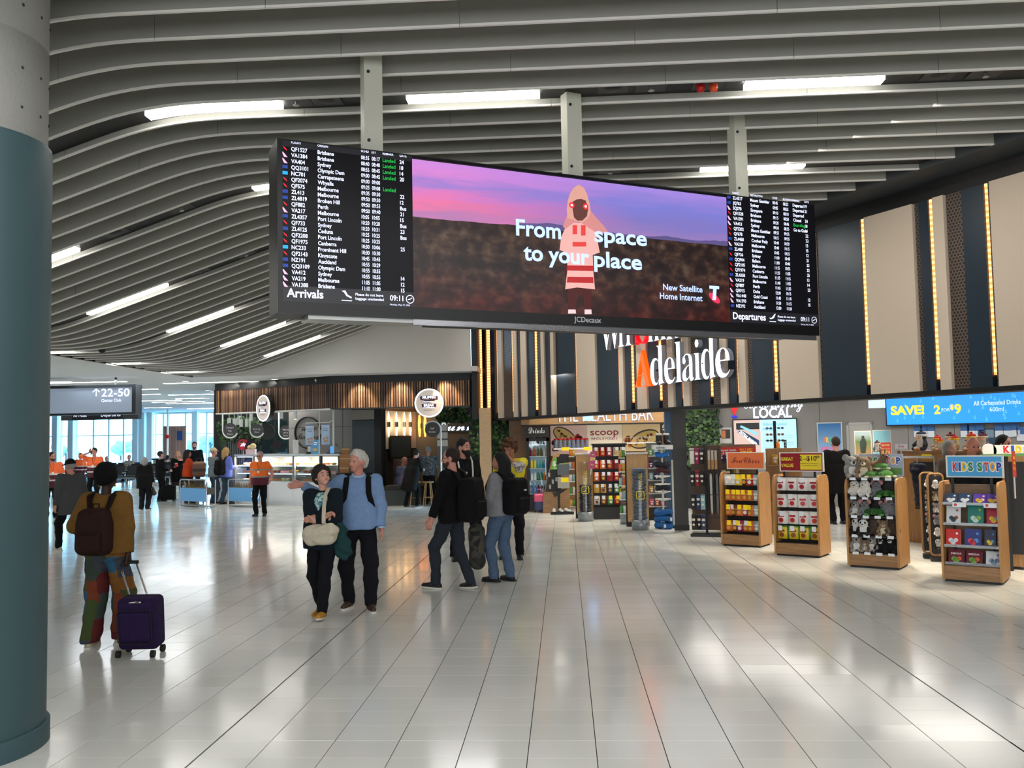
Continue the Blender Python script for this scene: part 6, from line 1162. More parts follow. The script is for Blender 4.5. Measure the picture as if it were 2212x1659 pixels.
# ---- plant wall right of the pillar
pp = LW; c0 = atY(1486, 960, 22.3); planting('plant_wall', 'plant wall panel behind the racks right of the blue pillar', (c0.x, 22.3, 0), 0, lambda: (random.uniform(0, .74), random.uniform(-.14, .0), random.uniform(1.0, 2.8)), 1100, .12, (-.03, .78, .02, .1, 0, 3.1))
# ---- blue and charcoal pillar on the facade line
p = gnd(1459, 1147); t = thing('pillar', None, None, (p.x, p.y+.12, 0), -.05); t['kind'] = 'structure'; MB().box(0, .27, -.02, .25, .10, FZ0).build('charcoal_face', mat('pillar_charcoal', (.22, .225, .225), .5), t); MB().box(-.13, 0, .0, .25, .10, FZ0).build('blue_face', mat('pillar_blue', (.20, .34, .46), .45), t); MB().box(-.12, .28, -.03, .26, 0, .10).build('plinth', m_black, t); MB().box(-.03, .005, -.045, -.02, .10, 1.35).build('white_guard', m_white, t)
# ---- stock of the health bar
def at_local(frame, x, y, z): L0, a = frame; return Vector((L0.x+x*math.cos(a)-y*math.sin(a), L0.y+x*math.sin(a)+y*math.cos(a), L0.z+z))
pa, pb = gnd(1284, 1122), gnd(1352, 1124); SA = (Vector((pa.x, pa.y+.1, 0)), 0.0); ws = (pb-pa).length; t = thing('snack_rack', 'black rack of red and gold snack packets under the food posters', 'rack', SA[0], SA[1])
MB().box(0, ws, .10, .16, 0, 1.62).build('back_panel', m_blk, t); MB().box(0, ws, -.12, .16, 0, .26).build('base', m_blk, t); MB().box(-.02, ws+.02, -.02, .16, 1.62, 1.66).build('top_rail', m_blk, t)
cols = (('orange', 'red', 'red', 'pale', 'pale'), ('red', 'orange', 'red', 'crimson', 'pale'), ('orange', 'darkred', 'red', 'crimson', 'magenta'), ('gold', 'gold', 'navy', 'green', 'green'), ('pale', 'brown', 'green', 'red', 'magenta'))
for r, z in enumerate((1.38, 1.10, .83, .57, .31)):
    for k in range(5): rackpack(SA, .07+k*(ws-.14)/4, .02+.012*(k % 2), z, cols[r][k], ('darkred', 'gold', 'white', 'gold')[(r+k) % 4], '%s snack packet, %s from left, %s row, black snack rack' % (cols[r][k], ORD[k], ('top', 'second', 'third', 'fourth', 'bottom')[r]), 'packets on the black snack rack', 'y' if r == 4 and k > 1 else 'w', .125, .175)
m_endp = woodmat('end_panel_oak', (.66, .49, .31), (.76, .60, .40), .45, (9, 9, .7))
for i, (xa, xb, yb, ya) in enumerate(((1247, 1283, 1120, 982), (1357, 1403, 1138, 981))):
    a, b2 = gnd(xa, yb), gnd(xb, yb); zt_ = CH+(945-ya)*a.y/FPX*-1 if False else atY(xa, ya, a.y).z; t = thing('shelf_end', ('oak end panel of the shelving left of the snack rack', 'oak end panel of the shelving right of the snack rack')[i], 'panel', a, 0, 'oak shelf ends'); w = b2.x-a.x
    MB().box(0, w, 0, .04, .10, zt_).build('panel', m_endp, t); MB().box(-.03, w+.01, .04, .10, .0, zt_-.03).build('frame', m_blk, t); MB().box(0, w, -.01, .08, 0, .10).build('plinth', m_blk, t); MB().box(-.01, w+.01, -.01, .1, zt_, zt_+.03).build('cap', m_white, t)
    for k in range(5):   # a little shelf of stock at its left edge
        q = MB().box(-.16, -.03, .02, .10, .25+k*.28, .265+k*.28).build('side_shelf', m_alu, t)
    for k in range(5):
        for j in range(2): rackpack((a, 0.0), -.125+.07*j, .05, .268+k*.28, ('gold', 'green', 'pale', 'lblue', 'orange')[(k+i+j) % 5], None, '%s box, %s from bottom, side shelf of the %s oak shelf end, %s' % (('gold', 'green', 'pale', 'pale blue', 'orange')[(k+i+j) % 5], ORD[k], ('left', 'right')[i], ('outer', 'inner')[j]), 'stock beside the oak shelf ends', None, .06, .13)
def card(px0, py0, px1, py1, Y, m, lines, label, lift=1.0, tilt=0, ink=None, cat='sign', nm='price_sign'):
    a, b2 = atY(px0, py0, Y), atY(px1, py1, Y); w, h = b2.x-a.x, a.z-b2.z; t = thing(nm, label, cat, (a.x+w/2, Y, b2.z), 0, 'price signs'); t.rotation_euler = (0, tilt, 0); MB().box(-w/2, w/2, 0, .012, 0, h).build('card', m, t)
    b = MB(); [text(b, s, 0, h*(zz), h*hh, w=w*ww, y=-.003, align='c', weight=.03) for s, zz, hh, ww in lines]; b.build('sign_lettering', ink or m_white, t)
    MB().box(-.008, .008, .012, .03, -max(.1, b2.z-lift), .03).build('stem', m_alu, t); return t
card(1270, 976, 1284, 1012, 19.3, mat('card_magenta', (.72, .25, .48), .5), (('$39', .48, .20, .8), ('any', .8, .10, .5), ('two', .2, .10, .5)), 'magenta price sign reading $39 above the black tube of neck pillows', 1.0, .15, mat('pale_lemon', (.92, .86, .5), .5))
card(1393, 976, 1401, 1013, 18.2, mat('card_orange', (.95, .45, .22), .5), (('4', .6, .2, .5), ('FOR', .3, .12, .8)), 'narrow orange and pink price sign above the grey pillow stack')
# timber scoop stand with the green price
p = gnd(1174, 1109); Y = p.y; q = lambda px, py: (lambda v: (v.x-p.x, v.z))(atY(px, py, Y)); out = [q(1173, 1109), q(1173, 1075), q(1180, 1040), q(1190, 1000), q(1195, 984), q(1203, 981), q(1229, 981), q(1232, 1109)]; t = thing('scoop_stand', 'curved timber stand with a green $16.99 panel and black bays', 'stand', (p.x, Y, 0)); MB().prism(out, 0, .5).build('carcass', m_oakh, t)
MB().prism([q(1178, 1062), q(1184, 1028), q(1190, 1012), q(1212, 1012), q(1212, 1062)], -.012, 0).build('bay', m_blk, t); gp = MB().prism([q(1189, 1014), q(1196, 989), q(1218, 989), q(1224, 1000), q(1214, 1014)], -.02, 0).build('green_panel', mat('panel_green', (.36, .62, .20), .5), t); b = MB(); x, z = q(1194, 1006); text(b, '$16', x, z, .11, y=-.024, weight=.03); text(b, '99', x+.24, z+.05, .06, y=-.024, weight=.02); text(b, 'MEAL DEAL', x+.02, z-.08, .035, y=-.024); b.build('price_lettering', m_white, gp)
b = MB(); [b.box(x, x+.05, -.02, -.012, z, z+.1) for x, z in (q(1184, 1030), q(1192, 1045), q(1186, 1056), q(1200, 1040))]; b.build('scoops', mat('scoop_grey', (.6, .6, .58), .4), t)
p = gnd(1208, 1110); t = thing('sample_stand', 'black stand of clear bins and a black tick shape in front of the timber stand', 'stand', (p.x, p.y-.1, 0)); MB().box(-.03, .03, .0, .03, 0, 1.35).build('post', m_blk, t); MB().box(-.2, .35, -.1, .15, 0, .05).build('base', m_blk, t); b = MB(); b.prism([(-.05, 1.18), (.05, 1.42), (.26, 1.42), (.26, 1.22)], -.06, .02); b.build('hood', m_blk, t)
MB().box(-.02, .26, -.10, .0, .92, 1.18).build('bin', mat('clear_bin', (.25, .27, .28), .15), t); MB().box(-.02, .26, -.10, .0, .62, .88).build('bin', mat('bin_labels', (.62, .62, .58), .4), t); MB().box(.06, .24, -.104, -.10, .76, .86).build('bin_label', m_tick, t); MB().prism([(-.16, .56), (-.1, .40), (.22, .60), (.0, .58), (-.09, .50)], -.07, -.02).build('tick_shape', m_blk, t)
for i in range(3): u = thing('trainer_shoe', 'white trainer shoe, %s on the base of the black sample stand' % ORD[i], 'shoe', (p.x-.12+.16*i, p.y-.13, .052), .4*i, 'shoes on the sample stand'); f = Field((-.06, -.14, -.01), (.06, .14, .12), .012); f.ell((0, -.04, .03), (.04, .08, .035)); f.ell((0, .05, .045), (.038, .06, .05)); f.cut((0, 0, .005), (0, 0, -1)); f.build('upper', mat('trainer_white', (.80, .80, .78), .5), u); MB().box(-.035, .035, -.11, .10, -.0, .012).build('sole', m_blk, u)
# childs backpack on the floor by the fridge
p = gnd(1166, 1106); t = thing('wheeled_bag', 'small pink and navy wheeled bag standing by the drinks fridge', 'bag', (p.x, p.y-.1, 0)); f = Field((-.16, -.12, -.01), (.16, .12, .62), .015); f.rbox((0, 0, .24), (.13, .09, .21), .05); f.build('body', [mat('bag_navy', (.16, .20, .36), .6), mat('bag_pink', (.85, .35, .50), .6)], t, lambda v: (v[:, 2] > .27)+0); MB().ring([(-.05, 0, .43), (-.05, 0, .56), (.05, 0, .56), (.05, 0, .43)], .01, 6).build('handle', mat('bag_violet', (.6, .4, .75), .5), t)
[MB().cyl((x-.01, .03, .03), (x+.01, .03, .03), .03, 10).build('wheel', m_blk, t) for x in (-.1, .1)]
# clear tubes of neck pillows
m_tube = glassmat('clear_tube', (.93, .95, .96), .10)
def pillow_tube(px, py, r, h, mcol, n, label, top=0, col2=None, fill=1.0):
    p = gnd(px, py); t = thing('pillow_tube', label, 'display tube', (p.x, p.y+r, 0), 0, 'clear tubes of neck pillows'); MB().lathe([(0, .0), (r+.01, 0), (r+.01, .20), (0, .20)], 24).build('base', mat('tube_base', (.52, .54, .55), .3, metal=.4), t)
    MB().lathe([(r, .20), (r, h)], 24).build('tube', m_tube, t); hh = (h*fill-.22)/n
    b = MB(); k = r*.95
    text(b, 'TRAVEL', 0, 0, .07, w=.32); b.v = [(-zz+.045, -k-.006, .78+x) for x, y, zz in b.v]; nb = len(b.v); b.ring([(x, -k-.008, z) for x, z in rrect(-.075, .075, .60, .75, .03, 3)], .007, 5, True); b.ring([(-.045, -k-.008, .64), (-.01, -k-.008, .65), (.04, -k-.008, .72)], .008, 5); b.build('yellow_lettering', mat('travel_yellow', (.92, .82, .12), .5), t)
    me = None
    for i in range(n):
        o = thing('neck_pillow', '%s neck pillow, %s from the bottom in the %s' % (col2 or 'grey', ORD[i], label.split(' ', 1)[0]+' tube'), 'pillow', (p.x+random.uniform(-.01, .01), p.y+r+random.uniform(-.01, .01), .205+hh*i), random.uniform(0, 6), 'neck pillows in tubes')
        if me is None: b = MB(); a0_ = [(.62*r*math.cos(2*PI*q/14), .62*r*math.sin(2*PI*q/14), hh*.5) for q in range(14)]; b.ring(a0_, min(.33*r, hh*.62), 7, True); me = b.mesh('pillow_body', mcol)
        part('pillow_body', me, o); part('strap', MB().box(-.03, .03, -.98*r, -.92*r, hh*.35, hh*.65).mesh('strap', m_dark), o) if i % 3 == 0 else None
pillow_tube(1266, 1127, .155, 1.28, mat('pillow_black', (.05, .05, .055), .8), 9, 'black clear tube of black neck pillows left of the snack rack', 0, 'black', .62)
pillow_tube(1385, 1146, .155, 1.20, mat('pillow_grey', (.34, .38, .42), .85), 14, 'grey clear tube stacked full of grey neck pillows', 0, 'grey', 1.0)
pillow_tube(1350, 1133, .085, 1.25, mat('pillow_slate', (.16, .22, .26), .8), 8, 'narrow clear tube of slate neck pillows between the two oak panels', 0, 'slate', .9)
# white stand of eye masks and bags
p = gnd(1437, 1153); t = thing('accessory_stand', 'white pole stand with round trays and a white header beside the blue pillar', 'stand', (p.x, p.y+.2, 0)); MB().cyl((0, 0, 0), (0, 0, 1.58), .02, 10).build('pole', m_white, t); MB().lathe([(0, 0), (.20, 0), (.20, .07), (0, .07)], 24).build('base', m_white, t); hd = MB().box(-.17, .19, -.20, .2, 1.56, 1.64).build('header', m_white, t); b = MB(); text(b, 'cabeau', -.12, 1.58, .045, y=-.204, weight=.02); b.build('header_lettering', mat('navy_ink', (.1, .15, .4), .5), hd)
for z in (.62, .76, .90, 1.05): MB().lathe([(.02, z-.03), (.15, z), (.155, z+.012), (.02, z-.01)], 20).build('tray', m_white, t)
m_bb = mat('pillow_blue', (.08, .34, .58), .8)
for i, (z, m, s) in enumerate(((.08, m_bb, 1), (.20, m_bb, 1), (.32, m_bb, 1), (1.40, mat('pillow_azure', (.10, .42, .75), .8), .75), (1.22, mat('pillow_ink', (.10, .11, .16), .8), .9), (1.10, mat('pillow_maroon', (.25, .08, .12), .8), .85), (.78, mat('pillow_ink', (.10, .11, .16), .8), .8))):
    o = thing('travel_pillow', '%s travel pillow, %s from the bottom group on the white accessory stand' % (('royal blue', 'royal blue', 'royal blue', 'azure', 'inky', 'maroon', 'dark')[i], ORD[i]), 'pillow', (p.x, p.y+.2, z), i*.7, 'travel pillows on the white stand'); b = MB(); b.ring([(.13*s*math.cos(a), .13*s*math.sin(a), .06+.02*math.sin(2*a)) for a in [q*PI/8 for q in range(16)]], .055*s, 7, True); b.build('pillow_body', m, o); MB().box(-.02, .02, -.20*s, -.18*s, .03, .09).build('tag', m_white, o)
for i, x in enumerate((-.05, .10)): o = thing('felt_boot', 'black and white slipper boot, %s of the pair on top of the white stand' % ORD[i], 'boot', (p.x+x, p.y+.15, 1.642), .3*i, 'slipper boots'); f = Field((-.09, -.15, -.01), (.09, .12, .25), .013); f.cap((0, .03, .05), (0, .04, .18), .055, .055); f.ell((0, -.05, .04), (.05, .09, .04), k=.03); f.cut((0, 0, .19), (0, 0, 1)); f.cut((0, 0, .004), (0, 0, -1)); f.build('upper', m_blk, o); MB().lathe([(.05, .18), (.062, .19), (.062, .21), (.04, .22)], 12, (0, .04, 0)).build('cuff', mat('fleece', (.85, .84, .8), .9), o)
# medicine shelf right of the second oak panel
a = atY(1402, 1100, 19.4); t = thing('pharmacy_shelf', 'white shelves of small health products behind the accessory stand', 'shelf', (a.x, 19.4, 0)); w = .62; MB().box(0, w, .3, .34, 0, 1.66).build('back_panel', mat('shelf_back', (.45, .45, .44), .5), t); MB().box(0, w, 0, .3, 0, .28).build('base', m_blk, t)
for r, z in enumerate((.30, .58, .86, 1.12, 1.38)):
    MB().box(0, w, -.02, .3, z-.02, z).build('shelf', m_alu, t)
    for k in range(5): rackpack((Vector((a.x, 19.4, 0)), 0.0), .07+.115*k, .06, z+.003, ('orange', 'pale', 'navy', 'white', 'lblue')[r] if k % 2 else ('pink', 'gold', 'lblue', 'purple', 'green')[r], 'white', 'small %s health product, %s from left, %s pharmacy shelf' % (('orange', 'pale', 'navy', 'white', 'pale blue')[r] if k % 2 else ('pink', 'gold', 'pale blue', 'purple', 'green')[r], ORD[k], ('lowest', 'second lowest', 'middle', 'second highest', 'highest')[r]), 'stock on the pharmacy shelf', None, .085, .13)
# jars on the wall shelf below the left poster
hs0, hz0 = HP.hit(1196, 968); hs1, _ = HP.hit(1272, 968); t = thing('jar_shelf', 'wall shelf of clear snack dispensers with red lids below the left poster', 'shelf', HP.pt(hs0, .34, hz0), HP.ang); w = hs1-hs0; MB().box(0, w, 0, .3, -.04, 0).build('board', m_white, t); MB().box(.2, .40, -.006, 0, -.06, .02).build('price_ticket', m_tick, t); MB().box(.75, .92, -.006, 0, -.06, .02).build('price_ticket', m_tick, t)
jb = MB().lathe([(0, 0), (.048, 0), (.05, .02), (.05, .18), (.04, .20), (0, .20)], 10).mesh('jar_body', mat('dispenser', (.42, .46, .52), .15)); jl = MB().lathe([(.052, .20), (.052, .235), (0, .24)], 10).mesh('lid', mat('red_lid', (.80, .12, .18), .4))
for k in range(8): q = HP.pt(hs0+.06+k*(w-.12)/7, .24, hz0+.002); o = thing('snack_jar', 'clear snack dispenser with a red lid, %s from left, wall shelf' % ORD[k], 'jar', q, 0, 'snack dispensers'); part('jar_body', jb, o); part('lid', jl, o)
hs0, hz0 = HP.hit(1348, 956); hs1, _ = HP.hit(1422, 955); t = thing('wire_shelf', 'empty wire edged wall shelf below the right poster', 'shelf', HP.pt(hs0, .30, hz0), HP.ang); w = hs1-hs0; MB().box(0, w, 0, .27, -.03, 0).build('board', m_white, t); b = MB(); b.ring([(0, 0, .13), (w, 0, .13)], .006, 5); [b.ring([(x*w/12, 0, 0), (x*w/12, 0, .13)], .004, 4) for x in range(13)]; b.build('wire_rail', m_alu, t)
# ---- black accessory rack right of the pillar
p = gnd(1493, 1160); RA = (Vector((p.x, p.y+.05, 0)), -.25); t = thing('accessory_rack', 'black rack of luggage straps and umbrellas right of the blue pillar', 'rack', RA[0], RA[1]); MB().box(0, .62, -.02, .45, 0, .05).build('base', m_blk, t); MB().box(.25, .29, .18, .24, 0, 1.66).build('upright', m_blk, t); MB().box(.02, .56, .20, .23, .1, 1.62).build('grid_back', mat('rack_grid', (.32, .24, .18), .6), t); [MB().ring([(.03, -.04, z), (.55, -.04, z)], .007, 5).build('hook_rail', m_blk, t) for z in (1.55, 1.15, .75, .35)]
for r, z in enumerate((1.30, .90, .48, .12)):
    for k in range(3): rackpack(RA, .06+.085*k, .04+.05*(k % 2), z, (('pale', 'magenta', 'black'), ('black', 'crimson', 'black'), ('black', 'navy', 'lblue'), ('black', 'black', 'navy'))[r][k], 'pale', '%s luggage accessory pack, %s from left, %s row, black rack' % ((('pale', 'magenta', 'black'), ('black', 'crimson', 'black'), ('black', 'navy', 'pale blue'), ('black', 'dark', 'navy'))[r][k], ORD[k], ('top', 'second', 'third', 'bottom')[r]), 'packs on the accessory rack', None, .08, .26, nm='accessory_pack')
for k in range(5):
    q = at_local(RA, .33+.052*k, .06, .34); o = thing('folding_umbrella', '%s umbrella, %s from the left hanging on the black rack' % (('black', 'white striped', 'black', 'grey', 'black')[k], ORD[k]), 'umbrella', q, 0, 'umbrellas on the rack'); MB().ring([(0, 0, .05), (0, 0, .12), (0, 0, .72), (0, 0, .78)], [.006, .02, .027, .012], 8).build('canopy', (m_blk, mat('umb_white', (.75, .75, .74), .6), m_blk, mat('umb_grey', (.4, .4, .42), .6), m_blk)[k], o); MB().cyl((0, 0, .78), (0, 0, .86), .012, 6).build('handle', m_dark, o)
for k in range(3): q = at_local(RA, .36+.06*k, .03, 1.2); o = thing('wooden_brush', 'pale wooden handled brush, %s from the left at the top of the black rack' % ORD[k], 'brush', q, 0, 'brushes on the rack'); MB().box(-.022, .022, -.012, .012, .0, .17).build('handle', m_oak, o); MB().box(-.02, .02, -.012, .012, .17, .34).build('bristles', mat('bristle', (.75, .72, .68), .9), o)
# ---- red Selected Health sign over a rack of purple boxes
t = card(1551, 967, 1631, 981, 17.2, mat('card_red', (.78, .10, .10), .5), (), 'long red Selected Health and Beauty sign with FREE in yellow'); w = atY(1631, 970, 17.2).x-atY(1551, 970, 17.2).x
b = MB(); text(b, 'Selected Health', -w*.24, .065, .042, y=-.003, align='c', weight=.02, w=w*.46); text(b, '& Beauty', -w*.24, .015, .042, y=-.003, align='c', weight=.02, w=w*.28); b.build('sign_lettering', m_white, t); b = MB(); text(b, 'BUY 2 GET 1', w*.27, .085, .028, y=-.003, align='c', w=w*.36); text(b, 'FREE', w*.27, .015, .055, y=-.003, align='c', weight=.03, w=w*.32); b.build('yellow_lettering', m_tick, t)
a = atY(1540, 1000, 17.3); t = thing('gift_rack', 'dark rack with purple boxes under the red sign', 'rack', (a.x, 17.35, 0)); MB().box(0, .85, .1, .16, 0, 1.62).build('back_panel', m_inw, t)
for z in (1.30, .95, .6, .28): MB().box(0, .85, -.15, .1, z-.03, z).build('shelf', m_blk, t)
for k in range(5): rackpack((Vector((a.x, 17.35, 0)), 0.), .06+.11*k, .02, 1.305, 'purple', 'white', 'purple boxed product, %s from the left under the red sign' % ORD[k], 'purple boxes', None, .095, .18, nm='boxed_product')
for k in range(4): rackpack((Vector((a.x, 17.35, 0)), 0.), .06+.13*k, .0, .955, ('green', 'pale', 'green', 'gold')[k], None, '%s packet, %s from left, lower shelf under the red sign' % (('green', 'pale', 'green', 'gold')[k], ORD[k]), 'packets under the red sign', None, .11, .16)
# sunglasses stand, tall card, bottle in front of the wall screen
p = atY(1676, 1000, 17.6); t = thing('sunglasses_stand', 'slim black pole stand of sunglasses in front of the wall screen', 'stand', (p.x, 17.6, 0)); MB().cyl((0, 0, 0), (0, 0, 2.06), .03, 8).build('pole', m_blk, t); MB().lathe([(0, 0), (.22, 0), (.22, .04), (0, .04)], 16).build('base', m_blk, t); MB().box(-.16, .16, -.12, .12, 1.42, 1.47).build('tray', m_blk, t)
for i, z in enumerate((1.68, 1.80, 1.92)):
    for j, x in enumerate((-.13, .09)): o = thing('sunglasses', 'pair of sunglasses on the black pole stand, %s side, %s row up' % (('left', 'right')[j], ORD[i]), 'sunglasses', (p.x+x, 17.55, z), 0, 'sunglasses on the stand'); b = MB(); b.prism(circ(-.025, 0, .03, 12, .024), -.006, 0); b.prism(circ(.045, 0, .03, 12, .024), -.006, 0); b.box(0, .02, -.004, 0, -.003, .004); b.build('lenses', (m_blk, mat('lens_amber', (.45, .25, .12), .2), mat('lens_blue', (.2, .3, .45), .2))[i], o); MB().ring([(-.055, 0, .01), (-.055, .08, .01)], .004, 5).build('temple_arm', m_blk, o)
t = card(1693, 950, 1700, 977, 17.4, m_blk, (('S', .75, .14, .5), ('A', .5, .14, .5), ('L', .28, .14, .5)), 'tall narrow black card standing in front of the wall screen', 0)
x = bpy.data.objects.new('drink_bottle', bm_['orange']); link(x); x.location = (atY(1681, 974, 17.5).x, 17.5, 1.475); tag(x, 'amber bottle standing on the sunglasses stand tray', 'bottle')
a = atY(1660, 1010, 16.4); t = thing('oak_shelf_unit', 'low oak shelf unit of dark gifts seen between the two packet stands', 'shelf', (a.x, 16.4, 0)); MB().box(0, .62, .1, .2, 0, 1.55).build('back_panel', m_oakv, t); [MB().box(0, .62, -.15, .1, z-.02, z).build('shelf', m_oakh, t) for z in (1.25, .95, .6)]
for k in range(4): rackpack((Vector((a.x, 16.4, 0)), 0.), .12+.13*k, .0, 1.255, ('gold', 'brown', 'darkred', 'pale')[k], 'pale', '%s gift box, %s from left, oak shelf between the stands' % (('gold', 'brown', 'dark red', 'pale')[k], ORD[k]), 'gift boxes', None, .11, .17, nm='gift_box')
# ---- right-hand shop floor
m_p1 = rampmat('beach_poster', [(0, (.80, .62, .42)), (.32, (.45, .55, .32)), (.48, (.72, .80, .82)), (.62, (.60, .80, .88)), (1, (.80, .88, .88))], axis='Z', const=False, scale=1.45)
for i, (xa, ya, xb, yb, m, lb) in enumerate(((1845, 931, 1884, 985, m_p1, 'pale beach poster with a dark figure on the sign stand behind the toys'), (1885, 929, 1926, 985, mat('poster_mint', (.55, .80, .86), .4), 'pale blue poster with a red 79 dollar panel on the sign stand'))):
    Y = 13.9; a, b2 = atY(xa, ya, Y), atY(xb, yb, Y); w, h = b2.x-a.x, a.z-b2.z; t = thing('stand_poster', lb, 'poster', (a.x+w/2, Y, b2.z), -.1); MB().box(-w/2, w/2, .0, .02, 0, h).build('board', m_white, t); MB().box(-w/2+.015, w/2-.015, -.003, 0, .015, h-.015).build('print', m, t)
    if i == 0: b = MB(); b.prism([(-.04, h*.12), (-.05, h*.55), (-.02, h*.70), (.03, h*.70), (.05, h*.5), (.03, h*.12)], -.006, -.003); b.prism(circ(0, h*.75, .022, 10), -.006, -.003); b.build('printed_figure', mat('printed_figure', (.22, .28, .26), .6), t)
    else:
        MB().box(-w*.1, w*.46, -.006, -.003, .02, h*.52).build('red_panel', mat('card_red2', (.84, .22, .20), .5), t); b = MB(); text(b, 'SAVE!', w*.18, h*.38, h*.08, w=w*.46, y=-.008, align='c', weight=.03); text(b, 'WAS $106', w*.18, h*.25, h*.07, w=w*.46, y=-.008, align='c', weight=.01); text(b, '$79', w*.18, h*.08, h*.13, w=w*.46, y=-.008, align='c', weight=.03); b.build('price_lettering', mat('pale_gold', (.95, .85, .5), .5), t)
    MB().box(-.03, .03, .02, .05, -b2.z, h*.5).build('prop', m_blk, t)
# penguin counter and its toys
a, b2 = atY(1945, 975, 15.2), atY(2135, 973, 13.9); PCW = Wall((a.x, a.y), (b2.x, b2.y)); zc_ = (a.z+b2.z)/2; t = thing('toy_counter', 'oak counter topped by a row of penguin soft toys in hats', 'counter', PCW.pt(0), PCW.ang); MB().box(0, PCW.len, 0, .6, .0, zc_-.05).build('body', m_oakv, t); MB().box(-.03, PCW.len+.03, -.04, .62, zc_-.05, zc_).build('top', m_oakh, t); MB().box(.25, .8, -.02, 0, .55, zc_-.18).build('dark_bay', m_blk, t); MB().box(.42, .60, -.035, -.02, zc_-.12, zc_-.04).build('price_ticket', m_tick, t)
for i, (px, kd, s) in enumerate(((1976, 'penguin', 1.35), (2000, 'dpenguin', 1.0), (2016, 'dpenguin', .8), (2028, 'bird', 1.15), (2048, 'dpenguin', 1.0), (2066, 'penguin', .75), (2084, 'dpenguin', 1.15), (2098, 'bird', 1.15))): q = PCW.pt(PCW.u(px, 960), -.18-.12*(i % 2), zc_+.002); toy(kd, 'penguin soft toy in a %s hat, %s from the left along the oak counter' % ({'penguin': 'navy', 'dpenguin': 'red', 'bird': 'maroon'}[kd], ORD[i]), q, PCW.ang+random.uniform(-.5, .5), s*.86, 'penguin soft toys on the counter')
t = card(1934, 960, 1960, 969, 14.6, mat('card_white', (.88, .9, .92), .5), (('Kids', .3, .5, .5),), 'small white card left of the penguin toys', 0, ink=mat('ink_pink', (.8, .4, .5), .5))
# oak racks behind the book stand
a = gnd(2022, 1150); t = thing('oak_cabinet', 'tall oak cabinet with a blue side sign behind the book stand', 'cabinet', (a.x, 12.6, 0), -.45); MB().box(0, .95, 0, .5, .05, 1.62).build('body', m_oakv, t); MB().box(.02, .93, .02, .48, 0, .05).build('plinth', m_blk, t); MB().box(.0, .14, -.015, 0, 1.28, 1.60).build('side_sign', mat('side_sign_blue', (.40, .64, .80), .5), t); MB().box(.02, .9, -.012, 0, .2, 1.1).build('door', m_oakv, t)
for i, px in enumerate((1990, 2006)):
    a = gnd(px+4, 1152); a.y = max(a.y, 12.9); t = thing('loop_rack', 'oak loop framed rack of small hanging toys, %s of the pair beside the oak cabinet' % ORD[i], 'rack', (atY(px, 1100, 13.2-.3*i).x, 13.2-.3*i, 0), -.3, 'oak loop racks'); w = .20; b = MB(); b.ring([(x, 0, z) for x, z in rrect(0, w, .08, 1.22, .06, 4)], .016, 6, True); b.build('loop_frame', m_oakv, t); MB().box(0, w, -.05, .12, 0, .06).build('foot', m_blk, t); MB().box(.02, w-.02, .05, .07, .1, 1.18).build('back_panel', m_blk, t)
    for k in range(6): q = at_local((t.location, -.3), w*.5, -.0, .18+.165*k); toy(('panda', 'dog', 'mouse', 'koala', 'tan', 'dog')[k], 'small hanging %s toy, %s from the bottom of the %s oak loop rack' % (('panda', 'spotted dog', 'pink-eared mouse', 'koala', 'tan bear', 'dog')[k], ORD[k], ('left', 'right')[i]), q, -.3, .52, 'toys on the oak loop racks')
p = atY(1981, 1000, 13.6); t = thing('navy_garment', 'navy garment hanging from a rail behind the toy stand', 'garment', (p.x, 13.6, 0)); f = Field((-.16, -.1, .55), (.16, .1, 1.40), .016); f.cap((-.06, 0, 1.28), (.06, 0, 1.28), .05); f.cap((0, 0, 1.25), (0, 0, .75), .09, .06, .06); f.wrinkle(.02, 14, 3); f.build('cloth', mat('navy_cloth', (.07, .09, .16), .9), t); MB().ring([(0, 0, 1.33), (0, 0, 1.42)], .006, 5).build('hook', m_alu, t); MB().box(-.25, .25, -.01, .01, 1.42, 1.45).build('rail', m_alu, t); [MB().box(x-.01, x+.01, -.01, .01, 0, 1.43).build('post', m_alu, t) for x in (-.25, .25)]
# KIDS topper, orange strip, far right cabinet
a, b2 = atY(2120, 962, 11.9), atY(2230, 980, 11.9); t = thing('kids_topper', 'white KIDS topper sign above the far right shelves', 'sign', (a.x, 11.9, b2.z)); w, h = b2.x-a.x, a.z-b2.z; b = MB(); b.box(.15, w, 0, .03, 0, h); b.prism(circ(.10, h*.4, .09, 16), 0, .03); b.build('board', m_white, t); kids_lettering(t, .26, .02, h*.75, -.002, 'KIDS', .36); MB().box(0, w, -.002, .03, -.03, .005).build('grass_edge', mat('header_scene_hill', (.35, .52, .28), .5), t); MB().box(.3, .34, .03, .06, -b2.z, h).build('prop', m_blk, t)
t = card(2186, 975, 2196, 1030, 11.0, mat('card_orange_red', (.86, .26, .16), .5), (('S', .7, .1, .5), ('A', .5, .1, .5), ('L', .3, .1, .5)), 'tall orange red strip card right of the KIDS STOP header', ink=m_tick)
a = atY(2180, 1000, 11.9); t = thing('oak_cabinet', 'dark sided oak cabinet at the far right edge of the shop', 'cabinet', (a.x, 12.1, 0), -.5); MB().box(0, 1.3, 0, .5, .04, 1.50).build('body', m_oakv, t); MB().box(.06, .5, -.02, 0, .2, 1.40).build('dark_bay', m_blk, t)
